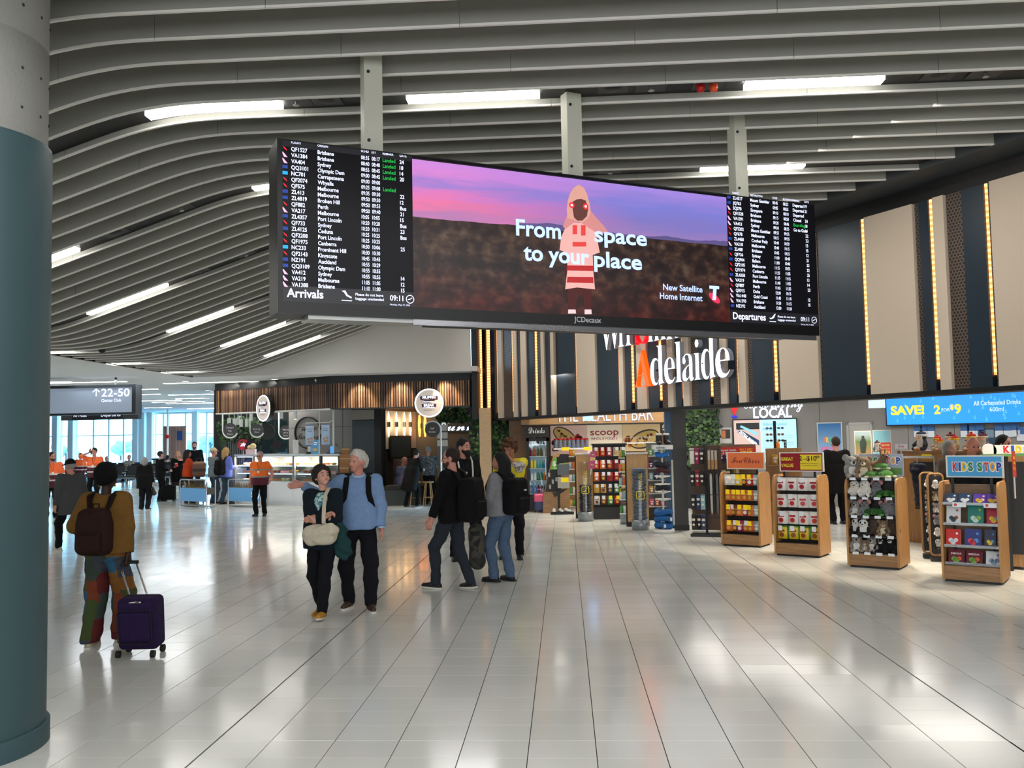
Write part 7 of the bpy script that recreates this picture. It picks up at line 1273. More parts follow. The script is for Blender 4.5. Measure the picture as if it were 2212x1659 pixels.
# brochures on the angled wall
bro = MB().box(-.09, .09, 0, .03, 0, .30).mesh('brochure_body', rampmat('brochure', [(0, (.80, .84, .88)), (.45, (.20, .38, .62)), (1, (.55, .70, .85))], axis='Z', const=True, scale=3.3))
for i, (px, py) in enumerate(((1985, 944), (1998, 944), (2011, 944), (2086, 944), (2100, 944), (2118, 944), (2160, 944), (2178, 944), (2195, 943), (2208, 952), (2124, 958))): u, z = SWL.hit(px, py); o = bpy.data.objects.new('brochure', bro); link(o); o.location = SWL.pt(u, .04, z); o.rotation_euler = (0, 0, SWL.ang); tag(o, 'blue brochure in a wall pocket, %s along the angled grey wall' % ORD[i], 'brochure', 'brochures on the wall')
u, z = SWL.hit(2140, 948); t = thing('wall_notice', 'tall dark blue notice hanging below the offer screen', 'notice', SWL.pt(u, .05, z-.22), SWL.ang); MB().box(-.10, .10, 0, .02, 0, .46).build('sheet', mat('notice_navy', (.14, .24, .36), .5), t); MB().box(-.08, .08, -.003, 0, .25, .42).build('printed_photo', mat('notice_photo', (.45, .55, .62), .5), t)
# ---- facade lettering
t = thing('shop_sign', 'large lit white serif shop sign, its upper line half hidden by the flight screen', 'sign', (FAC.p0.x, FAC.p0.y, 0), FAC.ang); m_side = mat('letter_side', (.50, .52, .56), .5, emit=.08); m_lit = mat('letter_lit', (1, 1, 1), .4, emit=1.15, ecol=(.93, .96, 1)); m_lr = mat('letter_red', (.9, .05, .10), .4, emit=.9); m_lo = mat('letter_orange', (1, .33, .03), .4, emit=1.1)
FS = Wall(FAC.pt(0, .22).to_2d(), FAC.pt(10, .22).to_2d())
def letters(s, pts, hpx, special):
    """pts: pixel x of each letter's left/right edge on the base line"""
    for ch, xa, xb, yb, hh in pts:
        u0, z0 = FS.hit(xa, yb); u1, _ = FS.hit(xb, yb); zt_ = FS.hit((xa+xb)/2, hh)[1]; v, f, a, b_, c, d = textdata(serif(ch), -.010, .05)
        k = (zt_-z0)/(d if ch not in 'y' else d); m = special.get(ch, m_lit); mb = MB(); kx = (u1-u0)/(b_-a)
        fr = [q for q in f]; mb.v = [(u0+(p[0]-a)*kx, -.20-p[2]*.9, z0+p[1]*k) for p in v]
        for q in fr:
            zs = [v[i][2] for i in q]; front = min(zs) > .03; mb.f.append(q); mb.mi.append(0 if front else 1); mb.sm.append(False)
        mb.build('letter_%s' % ch.lower(), [m, m_side if m is m_lit else m], t)
AD = [('A', 1373, 1408, 838, 756), ('d', 1408, 1437, 833, 747), ('e', 1438, 1461, 830, 772), ('l', 1462, 1476, 827, 738), ('a', 1477, 1502, 824, 764), ('i', 1503, 1516, 822, 733), ('d', 1518, 1548, 820, 724), ('e', 1549, 1580, 817, 751)]
letters('Adelaide', AD, 80, {'A': m_lo})
WHS = [('W', 1300, 1343, 758, 678), ('H', 1338, 1366, 751, 672), ('S', 1374, 1401, 744, 664), ('m', 1402, 1441, 740, 680), ('i', 1442, 1455, 735, 652), ('t', 1456, 1473, 731, 655), ('h', 1474, 1508, 727, 645)]
letters('WHSmith', WHS, 80, {'S': m_lr})
b = MB(); 
for px, py in ((1340, 720), (1440, 705), (1420, 800), (1520, 785)): u, z = FS.hit(px, py); b.cyl((u, -.25, z), (u, .05, z), .015, 6)
b.build('standoff', m_black, t)
for _p in ((1480, 830), (1330, 790)): _q = FS.pt(FS.u(*_p), .5, 3.0); area('sign_glow', _q, (1.5, .8), 3, (1, 1, 1), FS.pt(FS.u(*_p), -.5, 3.2))
# ================================================================== PEOPLE
m_skin = {k: mat('skin_'+k, c, .55, spec=.35) for k, c in dict(pale=(.80, .60, .52), pink=(.78, .54, .47), tan=(.66, .46, .36), dark=(.20, .12, .09)).items()}
m_hair = {k: mat('hair_'+k, c, .75, noise=(45, .4), bump=(90, .7)) for k, c in dict(white=(.80, .79, .76), grey=(.58, .57, .55), brown=(.13, .085, .06), dark=(.045, .035, .03), ginger=(.34, .19, .09), blond=(.66, .52, .33), black=(.02, .02, .022), redbeard=(.30, .17, .11)).items()}
m_lip = mat('lips', (.60, .34, .30), .5); m_eye = mat('eye_dark', (.06, .05, .05), .2); m_sole = mat('sole_pale', (.80, .79, .75), .6); m_soleb = mat('sole_black', (.06, .06, .06), .6); m_glasses = mat('spectacles', (.04, .04, .045), .3)
def cloth(n, c, **k): return mat('cloth_'+n, c, .88, noise=k.get('noise', (25, .18)), bump=(160, .35), spec=.25)
def person(label, px, py, hpx, rz, top, bottom, shoes, hair, skin='pale', lod=1, fem=False, fat=1.0, belly=0.0, lean=(0, 0), head=(0, 0), wr=None, wl=None, pr=None, pl=None, fr=None, fl=None, hem=.86, sleeve='long', cuff=.93, skirt=None, beard=None, hat=None, glasses=False, cw=1.0, pw=1.0, collar=None, height=None, loc=None, hr=None, hl=None, wrk=.008, seat=False, group=None, belt=None, openf=None, shade=None, mirror=None, tuck=0, handcurl=.5):
    """px,py: ground contact in the photograph; hpx: photograph row of the crown; rz: heading (0 = away, pi = to the camera); wr/wl: wrist targets, pr/pl: elbow poles, fr/fl: (x, y, lift, toe yaw, pitch)"""
    g = loc or gnd(px, py); H = height or (atY(px, hpx, g.y).z); S_ = H/1.76; t = thing('person', label, 'person', (g.x, g.y, 0), rz, group, S_)
    sk = m_skin[skin]; hs = .165 if fem else .19; R = rotm(0, -lean[0], lean[1]); fat_ = fat
    fr = fr or (.10, .0, 0, -.15, 0); fl = fl or (-.10, .0, 0, .15, 0)
    drop = (1-math.sqrt(max(.2, 1-((0 if seat else max(abs(fr[1]), abs(fl[1])))/.86)**2)))*.86; P = np.array([(fr[0]+fl[0])/2*.6, 0 if seat else (fr[1]+fl[1])/2, .955-drop-seat*.44]); hipw = .088
    T = lambda x, y, z: P+R @ np.array([x, y, z-.955])
    N = T(0, -.015, 1.48); SR, SL = T(hs, -.01, 1.425), T(-hs, -.01, 1.425)
    Rh = rotm(head[0], head[1], head[2] if len(head) > 2 else 0) @ rotm(0, -lean[0]*.35, lean[1]*.4); hb = N+np.array([0, .012, 0]); hd = lambda x, y, z: hb+Rh @ np.array([x, y, z])
    legs = []
    for sd, f in ((1, fr), (-1, fl)):
        hip = P+np.array([sd*hipw, 0, -.03]); an = np.array([f[0], f[1], .085+f[2]]); ty = f[3]; fwd = np.array([-math.sin(ty), math.cos(ty), 0]); kn, an = ik(hip, an, .435, .425, fwd+np.array([sd*.1, 0, 0])+(np.array([0, 0, .8]) if seat else 0)); p = f[4]
        dn = fwd*math.cos(p)+np.array([0, 0, -math.sin(p)]); legs.append((hip, kn, an, fwd, dn, unit(np.array([-fwd[2], 0, 0])+np.cross(fwd, [0, 0, 1]))))
    arms = []
    for sd, s0, w, po, hh in ((1, SR, wr, pr, hr), (-1, SL, wl, pl, hl)):
        w = np.array(w, float) if w is not None else s0*[1, 1, 0]+np.array([sd*.065, .05, .90-(.955-P[2])]); po = po or (sd*.35, -1, -.1); el, w = ik(s0, w, .285, .255, po)
        f = unit(np.array(hh, float)) if hh is not None else unit(w-el); arms.append((s0, el, w, f, sd))
    # ---- body: one skin surface
    h0 = {0: .0105, 1: .015, 2: .021}[lod]; hh_ = {0: .0058, 1: .0095, 2: .014}[lod]; hf = {0: .0052, 1: .0095, 2: .015}[lod]
    allp = np.array([q for l in legs for q in (l[0], l[1], l[2], l[2]+l[3]*.2)]+[q for a in arms for q in (a[1], a[2], a[2]+a[3]*.2)]+[hd(0, 0, .34), hd(0, .15, .1), N, P]); lo, hi = allp.min(0)-.17, allp.max(0)+.17; lo[2] = max(lo[2], -.03); hi[2] = hb[2]+.33
    hc = hd(0, .03, .165); fine = [(hc-.15, hc+.15, hh_)]+[(np.minimum(a[2], a[2]+a[3]*.17)-.05, np.maximum(a[2], a[2]+a[3]*.17)+.05, hf) for a in arms]
    f = Field(lo, hi, h0, fine)
    def torso(f, e=0.0, k=.05):
        F_ = fat_
        f.cap(T(-.075, 0, .94), T(.075, 0, .94), (.108 if not fem else .118)*F_+e, k=k); f.cap(T(-.05, .0, 1.10), T(.05, 0, 1.10), (.10 if not fem else .088)*F_+e, k=k); f.cap(T(-.085, .0, 1.28), T(.085, .0, 1.28), .112*(.5+.5*F_)+e, k=k); f.cap(T(-hs+.03, -.01, 1.40), T(hs-.03, -.01, 1.40), .068+e, k=k)
        if belly: f.ell(T(0, .07, 1.07), (.15+belly*.3+e, .09+belly+e, .17+e), k=.06)
        if fem: f.ell(T(-.07, .085, 1.27), (.065+e,)*3, k=.05); f.ell(T(.07, .085, 1.27), (.065+e,)*3, k=.05)
    torso(f, -.03)
    f.cap(N-R @ [0, 0, .05], hd(0, .008, .10), .056 if not fem else .048, .054 if not fem else .046, .02)
    # head
    f.ell(hd(0, .012, .182), (.076, .096, .104), Rh, .02); f.cap(hd(0, .045, .105), hd(0, .075, .078), .048, .030, .03); f.ell(hd(0, .06, .125), (.060, .052, .058), Rh, .02); f.cap(hd(0, .106, .158), hd(0, .122, .128), .010, .0155, .010)
    f.cap(hd(-.03, .095, .178), hd(.03, .095, .178), .012, k=.016)
    for sd in (-1, 1): f.ell(hd(sd*.032, .103, .160), (.014, .012, .010), Rh, .012, True); f.ell(hd(sd*.079, .008, .148), (.012, .024, .034), Rh, .008); f.cap(hd(sd*.04, .08, .125), hd(sd*.045, .07, .12), .020, k=.02)
    f.cap(hd(-.02, .108, .103), hd(.02, .108, .103), .0085, k=.008)
    for hip, kn, an, fw, dn, sx in legs:
        f.cap(hip, kn, .074*fat_, .044, .008); f.cap(kn, an, .044, .036, .008); f.ell(kn+(an-kn)*.28-fw*.014, (.043, .043, .09), k=.01); f.cap(an-fw*.02-[0, 0, .045], an+dn*.13-[0, 0, .052], .033, .026, .02)
    for s0, el, w, d, sd in arms:
        f.cap(s0, el, .050*(.4+.6*fat_), .040, .03); f.cap(el, w, .041, .028, .02); f.cap(el+(w-el)*.12, el+(w-el)*.4, .043, .040, .02)
        # hand: palm, four fingers, thumb; side axis across the palm
        inn = unit(np.array([-sd, .25, 0.])-d*np.dot([-sd, .25, 0.], d)); side = np.cross(d, inn)*sd; side = unit(side) if side @ np.array([0, 1, .3]) > 0 else -unit(side)   # thumb side
        for q in (-.026, -.009, .009, .026): f.cap(w+d*.012+side*q*.7, w+d*.082+side*q, .014, .0125, .012 if lod == 0 else .02)
        for q, L, c in ((-.029, .058, 1.1), (-.010, .076, 1), (.010, .080, .95), (.029, .070, .9)):
            p0 = w+d*.084+side*q; cc = handcurl*c; d1 = unit(d*math.cos(cc*.7)+inn*math.sin(cc*.7)); d2 = unit(d*math.cos(cc*1.9)+inn*math.sin(cc*1.9)); p1 = p0+d1*L*.52; p2 = p1+d2*L*.48; kk = .004 if lod == 0 else .01; f.cap(p0, p1, .0098, .0092, kk); f.cap(p1, p2, .0092, .0078, kk)
        b0 = w+d*.025+side*.026; b1 = b0+unit(d*.75+side*.62+inn*.3)*.042; f.cap(b0, b1, .0135, .0105, .008); f.cap(b1, b1+unit(d*.95+side*.15+inn*.3)*.030, .0105, .0085, .005)
    body = f.build('body', sk, t)
    # ---- face
    if lod < 2:
        for sd in (-1, 1):
            e = hd(sd*.032, .0965, .160); o = MB().ball((0, 0, 0), .0115, 8, 6).build('eye', m_eye if lod else mat('eye_white', (.62, .58, .55), .3), body, loc=e)
            if lod == 0: MB().ball((0, 0, 0), .0066, 7, 5).build('iris', m_eye, o, loc=Rh @ np.array([0, .0068, -.0005]))
            b = MB(); b.ring([hd(sd*.016, .1065, .184), hd(sd*.034, .107, .190), hd(sd*.052, .094, .184)], [.003, .0042, .0025], 5); b.build('eyebrow', m_hair[hair[1]] if hair else m_hair['dark'], body)
        b = MB(); b.ring([hd(-.024, .107, .1035), hd(-.01, .1165, .1055), hd(0, .1175, .104), hd(.01, .1165, .1055), hd(.024, .107, .1035)], [.002, .0042, .0046, .0042, .002], 6); b.build('mouth', m_lip, body)
    # ---- hair
    if hair:
        st, col = hair; q = Field(hc-[.26, .26, .42], hc+[.26, .26, .22], max(hh_, .008) if st != 'curly' else max(hh_, .0075)); C_ = lambda x, y, z: hd(x, y, z)
        q.ell(C_(0, -.004, .192), (.086, .104, .108), Rh, .02)
        if st in ('long', 'pony', 'bob'): q.ell(C_(0, -.03, .15), (.090, .085, .12), Rh, .03)
        cn = Rh @ unit([0, .80, -.60]); q.cut(C_(0, .083, .215), cn); q.cut(C_(0, 0, .075 if st not in ('long', 'bob') else -.3), Rh @ np.array([0, 0, -1.]))
        if st == 'curly':
            rr = np.random.default_rng(3)
            for i in range(170):
                v = unit(rr.normal(size=3)); p = np.array([0, -.004, .185])+v*[.098, .110, .114]
                if p[1]*.8-(p[2]-.205)*.6 < .062 and p[2] > .06: q.ell(C_(*p), (.021, .021, .019), k=.005)
        elif st == 'bush':
            rr = np.random.default_rng(5)
            for i in range(110):
                v = unit(rr.normal(size=3)); p = np.array([0, -.004, .20])+v*[.112, .118, .118]
                if p[1]*.8-(p[2]-.20)*.6 < .075 and p[2] > .09: q.ell(C_(*p), (.026, .026, .024), k=.012)
        elif st == 'swept': q.cap(C_(-.03, .07, .262), C_(.07, -.02, .272), .036, .030, .02); q.cap(C_(.062, .04, .235), C_(.085, -.03, .215), .022, .026, .02); q.ell(C_(0, -.085, .16), (.075, .035, .08), Rh, .03); q.wrinkle(.004, 50, 2)
        elif st == 'long':
            for sd in (-1, 1): q.cap(C_(sd*.072, -.01, .17), C_(sd*.085, -.025, .0), .028, .034, .03); q.cap(C_(sd*.07, -.045, .05), C_(sd*.06, -.075, -.13), .04, .03, .03)
            q.cap(C_(0, -.07, .15), C_(0, -.10, -.12), .07, .055, .03); q.wrinkle(.005, 30, 1)
        elif st == 'bob':
            for sd in (-1, 1): q.cap(C_(sd*.07, -.005, .19), C_(sd*.078, -.02, .06), .030, .032, .03)
            q.cap(C_(0, -.06, .17), C_(0, -.07, .06), .065, .05, .03); q.cut(C_(0, 0, .015), Rh @ np.array([0, 0, -1.])); q.wrinkle(.004, 30, 1)
        elif st == 'pony': q.cap(C_(0, -.10, .17), C_(0, -.15, .08), .028, .03, .02); q.cap(C_(0, -.15, .08), C_(0, -.13, -.16), .03, .018, .02)
        else: q.wrinkle(.004, 45, 1)
        for sd in (-1, 1): q.ell(C_(sd*.085, .02, .145), (.018, .03, .04), Rh, .008, True) if st in ('short', 'swept') else None
        q.build('hair', m_hair[col], t)
    if beard:
        L, col = beard; q = Field(hc-[.16, .12, .26], hc+[.16, .20, .1], max(hh_, .008)); q.cap(hd(0, .05, .10), hd(0, .078, .075), .053, .04, .03); q.ell(hd(0, .055, .11), (.068, .058, .052), Rh, .02)
        if L > .02: q.cap(hd(0, .09, .075), hd(0, .10, .075-L), .046, .026, .03)
        q.cut(hd(0, .1, .122), Rh @ unit([0, .35, 1.])); q.ell(hd(0, .118, .104), (.022, .02, .007), Rh, .006, True); q.wrinkle(.004, 50, 2); q.build('beard', m_hair[col], t)
    if hat:
        kind, hm = hat; q = Field(hc-[.2, .2, .1], hc+[.2, .26, .2], max(hh_, .009))
        if kind == 'cap': q.ell(hd(0, 0, .205), (.093, .112, .10), Rh, .02); q.cut(hd(0, 0, .185), Rh @ unit([0, -.12, -1.])); q.ell(hd(0, .125, .192), (.070, .075, .008), Rh @ rotm(0, -.2), .01)
        elif kind == 'wide': q.ell(hd(0, 0, .215), (.095, .11, .09), Rh, .02); q.cut(hd(0, 0, .19), Rh @ np.array([0, 0, -1.])); q.ell(hd(0, .05, .192), (.12, .16, .008), Rh, .01)
        else: q.ell(hd(0, -.022, .20), (.108, .128, .125), Rh, .02); q.cut(hd(0, 0, .118), Rh @ unit([0, .62, -1.])); q.wrinkle(.006, 22, 1)
        q.build('hat', hm, t)
    if glasses:
        b = MB()
        for sd in (-1, 1): b.ring([hd(sd*.034+.021*math.cos(a), .1175-.004*abs(math.cos(a)), .160+.016*math.sin(a)) for a in [i*PI/6 for i in range(12)]], .0022, 5, True); b.ring([hd(sd*.055, .113, .166), hd(sd*.080, .06, .163), hd(sd*.082, .0, .158)], .0022, 5)
        b.ring([hd(-.013, .117, .163), hd(0, .121, .165), hd(.013, .117, .163)], .0022, 5); b.build('spectacles', m_glasses, t)
        if glasses == 'sun': b = MB(); [b.ball(hd(sd*.034, .113, .160), .019, 8, 6) for sd in (-1, 1)]; b.build('dark_lenses', m_glasses, t)
    # ---- clothes
    hcloth = {0: .0115, 1: .016, 2: .021}[lod]
    if bottom:
        q = Field(lo, np.array([hi[0], hi[1], P[2]+.22]), hcloth); q.cap(T(-.075, 0, .94), T(.075, 0, .94), (.118 if not fem else .126)*fat_, k=.04); q.cap(T(-.05, 0, 1.03), T(.05, 0, 1.03), .112*fat_, k=.04)
        if seat: q.cap(P, P, .13, k=.04)
        for hip, kn, an, fw, dn, sx in legs: q.cap(hip, kn, .098*fat_, .076*pw, .012); q.cap(kn, an+(an-kn)*.06, .076*pw, .060*pw, .02)
        if skirt:
            z0 = skirt; q = Field(lo, np.array([hi[0], hi[1], P[2]+.22]), hcloth); q.cap(T(-.07, 0, 1.0), T(.07, 0, 1.0), .12, k=.04); q.cap(T(-.08, 0, .9), np.array([-.09, P[1], z0-.1]), .13, .15, .04); q.cap(T(.08, 0, .9), np.array([.09, P[1], z0-.1]), .13, .15, .04); q.cut((0, 0, z0), (0, 0, -1))
        else: [q.cut(((l[2]-[0, 0, .035])), (0, 0, -1)) for l in legs if l[2][2] < .09][:1]
        q.cut(T(0, 0, 1.06), R @ np.array([0, 0, 1.])); q.wrinkle(wrk*1.3, 13, 4); q.build('skirt' if skirt else 'trousers', bottom, t)
    if top:
        q = Field(lo, np.array([hi[0], hi[1], hb[2]+.10]), hcloth); torso(q, .012*cw+.004, .05); zb = hem; wd_ = .125*fat_*cw
        q.cap(T(-.075, .0, 1.08), T(-.075, .0, zb), wd_, wd_*1.02, .05); q.cap(T(.075, .0, 1.08), T(.075, .0, zb), wd_, wd_*1.02, .05)
        if tuck: q.cap(T(-.07, 0, hem+.035), T(.07, 0, hem+.035), .138*fat_*cw, k=.02)
        for s0, el, w, d, sd in arms:
            q.cap(s0, el, .064*cw*(.5+.5*fat_), .058*cw, .035)
            if sleeve == 'long': q.cap(el, el+(w-el)*(cuff+.02), .058*cw, .044*cw, .02); q.cut(el+(w-el)*cuff, unit(w-el)) if False else None
            elif sleeve == 'elbow': q.cap(el, el+(w-el)*.3, .056*cw, .05*cw, .02)
        if sleeve == 'short':
            pass
        q.cut(T(0, 0, hem), R @ np.array([0, -.05, -1.])); q.ell(hd(0, .02, .045), (.066, .075, .05), None, .01, True)
        if not seat: pass
        # trim sleeves
        for s0, el, w, d, sd in arms:
            u_ = unit(w-el); cpt = el+(w-el)*cuff if sleeve == 'long' else (el+(w-el)*.22 if sleeve == 'elbow' else s0+(el-s0)*.72); un = u_ if sleeve != 'short' else unit(el-s0); r = .11; sl_, g3_ = q._loc(np.minimum(cpt, cpt+un*.22)-r*.75, np.maximum(cpt, cpt+un*.22)+r*.75)
            dd = (g3_[0]-cpt[0])*un[0]+(g3_[1]-cpt[1])*un[1]+(g3_[2]-cpt[2])*un[2]; rad = np.sqrt(np.maximum((g3_[0]-cpt[0])**2+(g3_[1]-cpt[1])**2+(g3_[2]-cpt[2])**2-dd*dd, 0)); A = q.F[sl_]; q.F[sl_] = np.where((dd > -.03) & (rad < .085), np.maximum(A, dd), A)
        q.wrinkle(wrk, 12, 2); tops = q.build('jacket' if openf else 'shirt', top, t)
        if collar: b = MB(); b.ring([N+R @ np.array([.062*math.cos(a), .062*math.sin(a)+.012, .010-.022*math.sin(a)]) for a in [i*PI/9 for i in range(18)]], .016, 6, True); b.build('collar', collar, t)
    # ---- shoes
    if shoes:
        ms, msl = shoes
        for hip, kn, an, fw, dn, sx in legs:
            q = Field(an-[.2, .2, .13], an+[.2, .2, .11], .0085 if lod == 0 else .013); base = an-np.array([0, 0, .048]); q.cap(base-dn*.035, base+dn*.06, .040, .042, .02); q.cap(base+dn*.06, base+dn*.165-[0, 0, .008], .042, .032, .02); q.cap(an, base, .044, .042, .02); q.cut(base-[0, 0, .022], np.cross(np.cross(dn, [0, 0, -1.]), dn)); q.cut(an+[0, 0, .03], (0, 0, 1)); o = q.build('shoe', ms, t)
            up = unit(np.cross(np.cross(dn, [0, 0, 1.]), dn)); sdv = unit(np.cross(dn, up)); oc = base-up*.030; pr_ = [(a_, b_) for a_, b_ in ((-.085, -.028), (-.085, .028), (-.05, .040), (.06, .045), (.15, .042), (.195, .02), (.203, 0), (.195, -.02), (.15, -.042), (.06, -.045), (-.05, -.040))]; b = MB(); n = len(pr_); b.add([tuple(oc+dn*a_+sdv*b_-up*.008) for a_, b_ in pr_]+[tuple(oc+dn*a_+sdv*b_+up*.014) for a_, b_ in pr_], [tuple(range(n)), tuple(range(2*n-1, n-1, -1))]+[(i, i+n, (i+1) % n+n, (i+1) % n) for i in range(n)]); b.build('sole', msl, o)
    t['_j'] = 0; del t['_j']
    J = dict(t=t, S=S_, T=T, hd=hd, N=N, R=R, arms=arms, legs=legs, P=P, Rh=Rh); return J
def wpos(J, p):
    t = J['t']; c, s_ = math.cos(t.rotation_euler.z), math.sin(t.rotation_euler.z); S_ = J['S']; return Vector((t.location.x+(p[0]*c-p[1]*s_)*S_, t.location.y+(p[0]*s_+p[1]*c)*S_, p[2]*S_))
def worn(J, name, label, cat, group=None):
    """a worn or carried thing of its own that shares the wearer's frame"""
    t = J['t']; o = thing(name, label, cat, t.location.copy(), t.rotation_euler.z, group, J['S']); return o
def backpack(J, label, m, size=(.15, .10, .23), z=1.20, y=-.20, pocket=True, straps=True, ms=None, logo=False):
    o = worn(J, 'backpack', label, 'backpack'); T, R = J['T'], J['R']; c = T(0, y, z); f = Field(c-.42, c+.42, .0125); f.rbox(c, size, .07, R, .02); f.rbox(c+R @ np.array([0, .0, -size[2]*.15]), (size[0]*1.06, size[1]*.9, size[2]*.75), .06, R, .04)
    f.wrinkle(.006, 14, 5); f.build('pack', m, o)
    if pocket: f = Field(c-.35, c+.35, .0125); f.rbox(c+R @ np.array([0, -size[1]-.01, -size[2]*.40]), (size[0]*.74, .035, size[2]*.42), .03, R, .01); f.build('front_pocket', m, o); MB().ring([c+R @ np.array([x, -size[1]-.046, -size[2]*.08]) for x in (-size[0]*.6, 0, size[0]*.6)], .004, 5).build('zip', ms or m_dark, o); b = MB(); b.ring([c+R @ np.array([x*size[0]*.8, -size[1]*.9*(1-abs(x)*.2), size[2]*(.55-.55*abs(x)**2.2)+.06]) for x in [i/5-1 for i in range(11)]], .004, 5); b.build('top_zip', ms or m_dark, o)
    MB().ring([c+R @ np.array([-.03, .03, size[2]-.01]), c+R @ np.array([-.03, .03, size[2]+.04]), c+R @ np.array([.03, .03, size[2]+.04]), c+R @ np.array([.03, .03, size[2]-.01])], .008, 6).build('grab_handle', ms or m, o)
    if straps:
        for sd in (-1, 1):
            b = MB(); pts = [T(sd*.085, y+size[1]-.02, z+size[2]*.8), T(sd*.11, -.11, 1.46), T(sd*.125, -.02, 1.505), T(sd*.12, .085, 1.44), T(sd*.13, .150, 1.30), T(sd*.165, .10, 1.14), T(sd*.16, -.06, 1.04), T(sd*.10, y+.05, z-size[2]*.8)]; P_ = [Vector(p) for p in pts]; vs = []
            for i, p in enumerate(P_):
                tn = (P_[min(i+1, 7)]-P_[max(i-1, 0)]).normalized(); ax = Vector((1, 0, 0)); nn = tn.cross(ax).normalized(); w_ = .030 if 0 < i < 6 else .016
                vs += [p-ax*w_-nn*.007, p+ax*w_-nn*.007, p+ax*w_+nn*.007, p-ax*w_+nn*.007]
            b.add(vs, [(4*i+k, 4*i+(k+1) % 4, 4*i+4+(k+1) % 4, 4*i+4+k) for i in range(7) for k in range(4)], True); b.build('strap', ms or m, o)
    if logo: MB().cbox(tuple(c+np.array([.05, -size[1]-.012, size[2]*.35])), (.05, .008, .02)).build('white_mark', m_white, o)
    return o
navy = cloth('navy', (.055, .06, .09)); blk = cloth('black', (.025, .025, .03)); jean = cloth('denim_dark', (.155, .18, .21)); jeanl = cloth('denim_light', (.30, .38, .48)); shb = mat('shoe_black', (.03, .03, .035), .5); shbr = mat('shoe_brown', (.22, .14, .09), .6)
# 1 pointing man
bl = cloth('sky_wool', (.46, .57, .73)); J = person('white-haired man in a pale blue jumper pointing past the woman beside him', 776, 1315, 972, PI+.10, bl, navy, (shbr, m_sole), ('swept', 'white'), 'pink', 0, belly=.012, fat=1.08, head=(-.62, .02), wr=(.60, .10, 1.39), pr=(.2, -.3, -1), hr=(1, .12, -.05), fr=(.125, -.10, 0, -.25, .0), fl=(-.14, .12, 0, .3, 0), hem=.90, cw=1.12, pw=1.12, tuck=1, collar=mat('shirt_collar', (.62, .72, .85), .8), handcurl=.35)
backpack(J, 'black backpack on the pointing man, seen by its straps', blk, (.15, .09, .22), 1.22, -.22)
b = MB(); a = J['arms'][1]; u_ = unit(a[2]-a[1]); b.ring([a[2]-u_*.012, a[2]+u_*.006], .042, 10); b.build('shirt_cuff', mat('shirt_collar', (.62, .72, .85), .8), J['t'])
# 2 woman with folded arms
tl = cloth('petrol', (.045, .10, .13)); fl_ = mat('floral', (.55, .68, .68), .8)
def speckle(n, cols, sc):
    m = mat(n, cols[0], .85); nt = m.node_tree; b = nt.nodes['Principled BSDF']; tc = nt.nodes.new('ShaderNodeTexCoord'); v = nt.nodes.new('ShaderNodeTexVoronoi'); v.inputs['Scale'].default_value = sc; nt.links.new(tc.outputs['Object'], v.inputs['Vector']); sp = nt.nodes.new('ShaderNodeSeparateColor'); nt.links.new(v.outputs['Color'], sp.inputs[0]); cr = nt.nodes.new('ShaderNodeValToRGB'); cr.color_ramp.interpolation = 'CONSTANT'; e = cr.color_ramp.elements; n_ = len(cols); e[0].position, e[0].color = 0, (*lin(cols[0]), 1); e[1].position, e[1].color = 1/n_, (*lin(cols[1]), 1)
    for i in range(2, n_): k = e.new(i/n_); k.color = (*lin(cols[i]), 1)
    nt.links.new(sp.outputs[0], cr.inputs[0]); nt.links.new(cr.outputs[0], b.inputs['Base Color']); return m
floral = speckle('floral_print', ((.62, .74, .74), (.20, .42, .50), (.70, .80, .78), (.35, .55, .55), (.16, .28, .38)), 46)
J = person('curly-haired woman in a dark petrol jacket with folded arms, looking up at the man', 703, 1331, 1005, PI-.12, tl, navy, (mat('shoe_mustard', (.72, .50, .14), .6), m_sole), ('curly', 'brown'), 'pale', 0, True, 1.12, .02, head=(.85, .22), wr=(-.09, .21, 1.17), wl=(.05, .19, 1.12), pr=(.7, -.1, -.7), pl=(-.7, -.1, -.7), hr=(-.85, -.1, .5), hl=(.85, -.35, .2), fr=(.10, -.14, 0, -.2, .1), fl=(-.02, .14, 0, .1, -.1), hem=.80, cw=1.14, handcurl=1.0)
T = J['T']; f = Field(T(-.16, .0, .78), T(.16, .28, 1.50), .011); f.ell(T(-.02, .075, 1.30), (.10, .095, .17), k=.05); f.cap(T(-.03, .08, 1.0), T(-.05, .075, .88), .10, .11, .05); f.cut(T(0, 0, .86), (0, 0, -1)); f.cut(T(.07, .0, 1.2), (1, 0, 0)); f.cut(T(0, 0, 1.43), (0, -.3, 1)); f.build('floral_top', floral, J['t'])
o = worn(J, 'shoulder_bag', 'cream canvas shoulder bag on the hip of the curly-haired woman', 'bag'); c = T(-.07, .225, 1.0); f = Field(c-.28, c+.28, .012); f.cap(c+[-.12, 0, .02], c+[.13, 0, -.01], .088, .094, .03); f.cap(c+[-.10, 0, -.06], c+[.12, 0, -.07], .07, .075, .03); f.wrinkle(.012, 14, 3); f.build('pouch', cloth('canvas', (.78, .74, .66)), o)
b = MB(); pts = [c+[-.13, -.02, .08], T(-.115, .255, 1.12), T(-.10, .20, 1.30), T(-.085, .12, 1.43), T(-.08, .0, 1.50), T(-.06, -.12, 1.38)]
[b.add([tuple(V3(p)+[-.022, 0, 0]), tuple(V3(p)+[.022, 0, 0]), tuple(V3(q)+[.022, 0, 0]), tuple(V3(q)+[-.022, 0, 0])], [(0, 1, 2, 3)]) for p, q in zip(pts[:-1], pts[1:])]; s_ = b.build('strap', cloth('canvas', (.78, .74, .66)), o); md = s_.modifiers.new('thick', 'SOLIDIFY'); md.thickness = .012
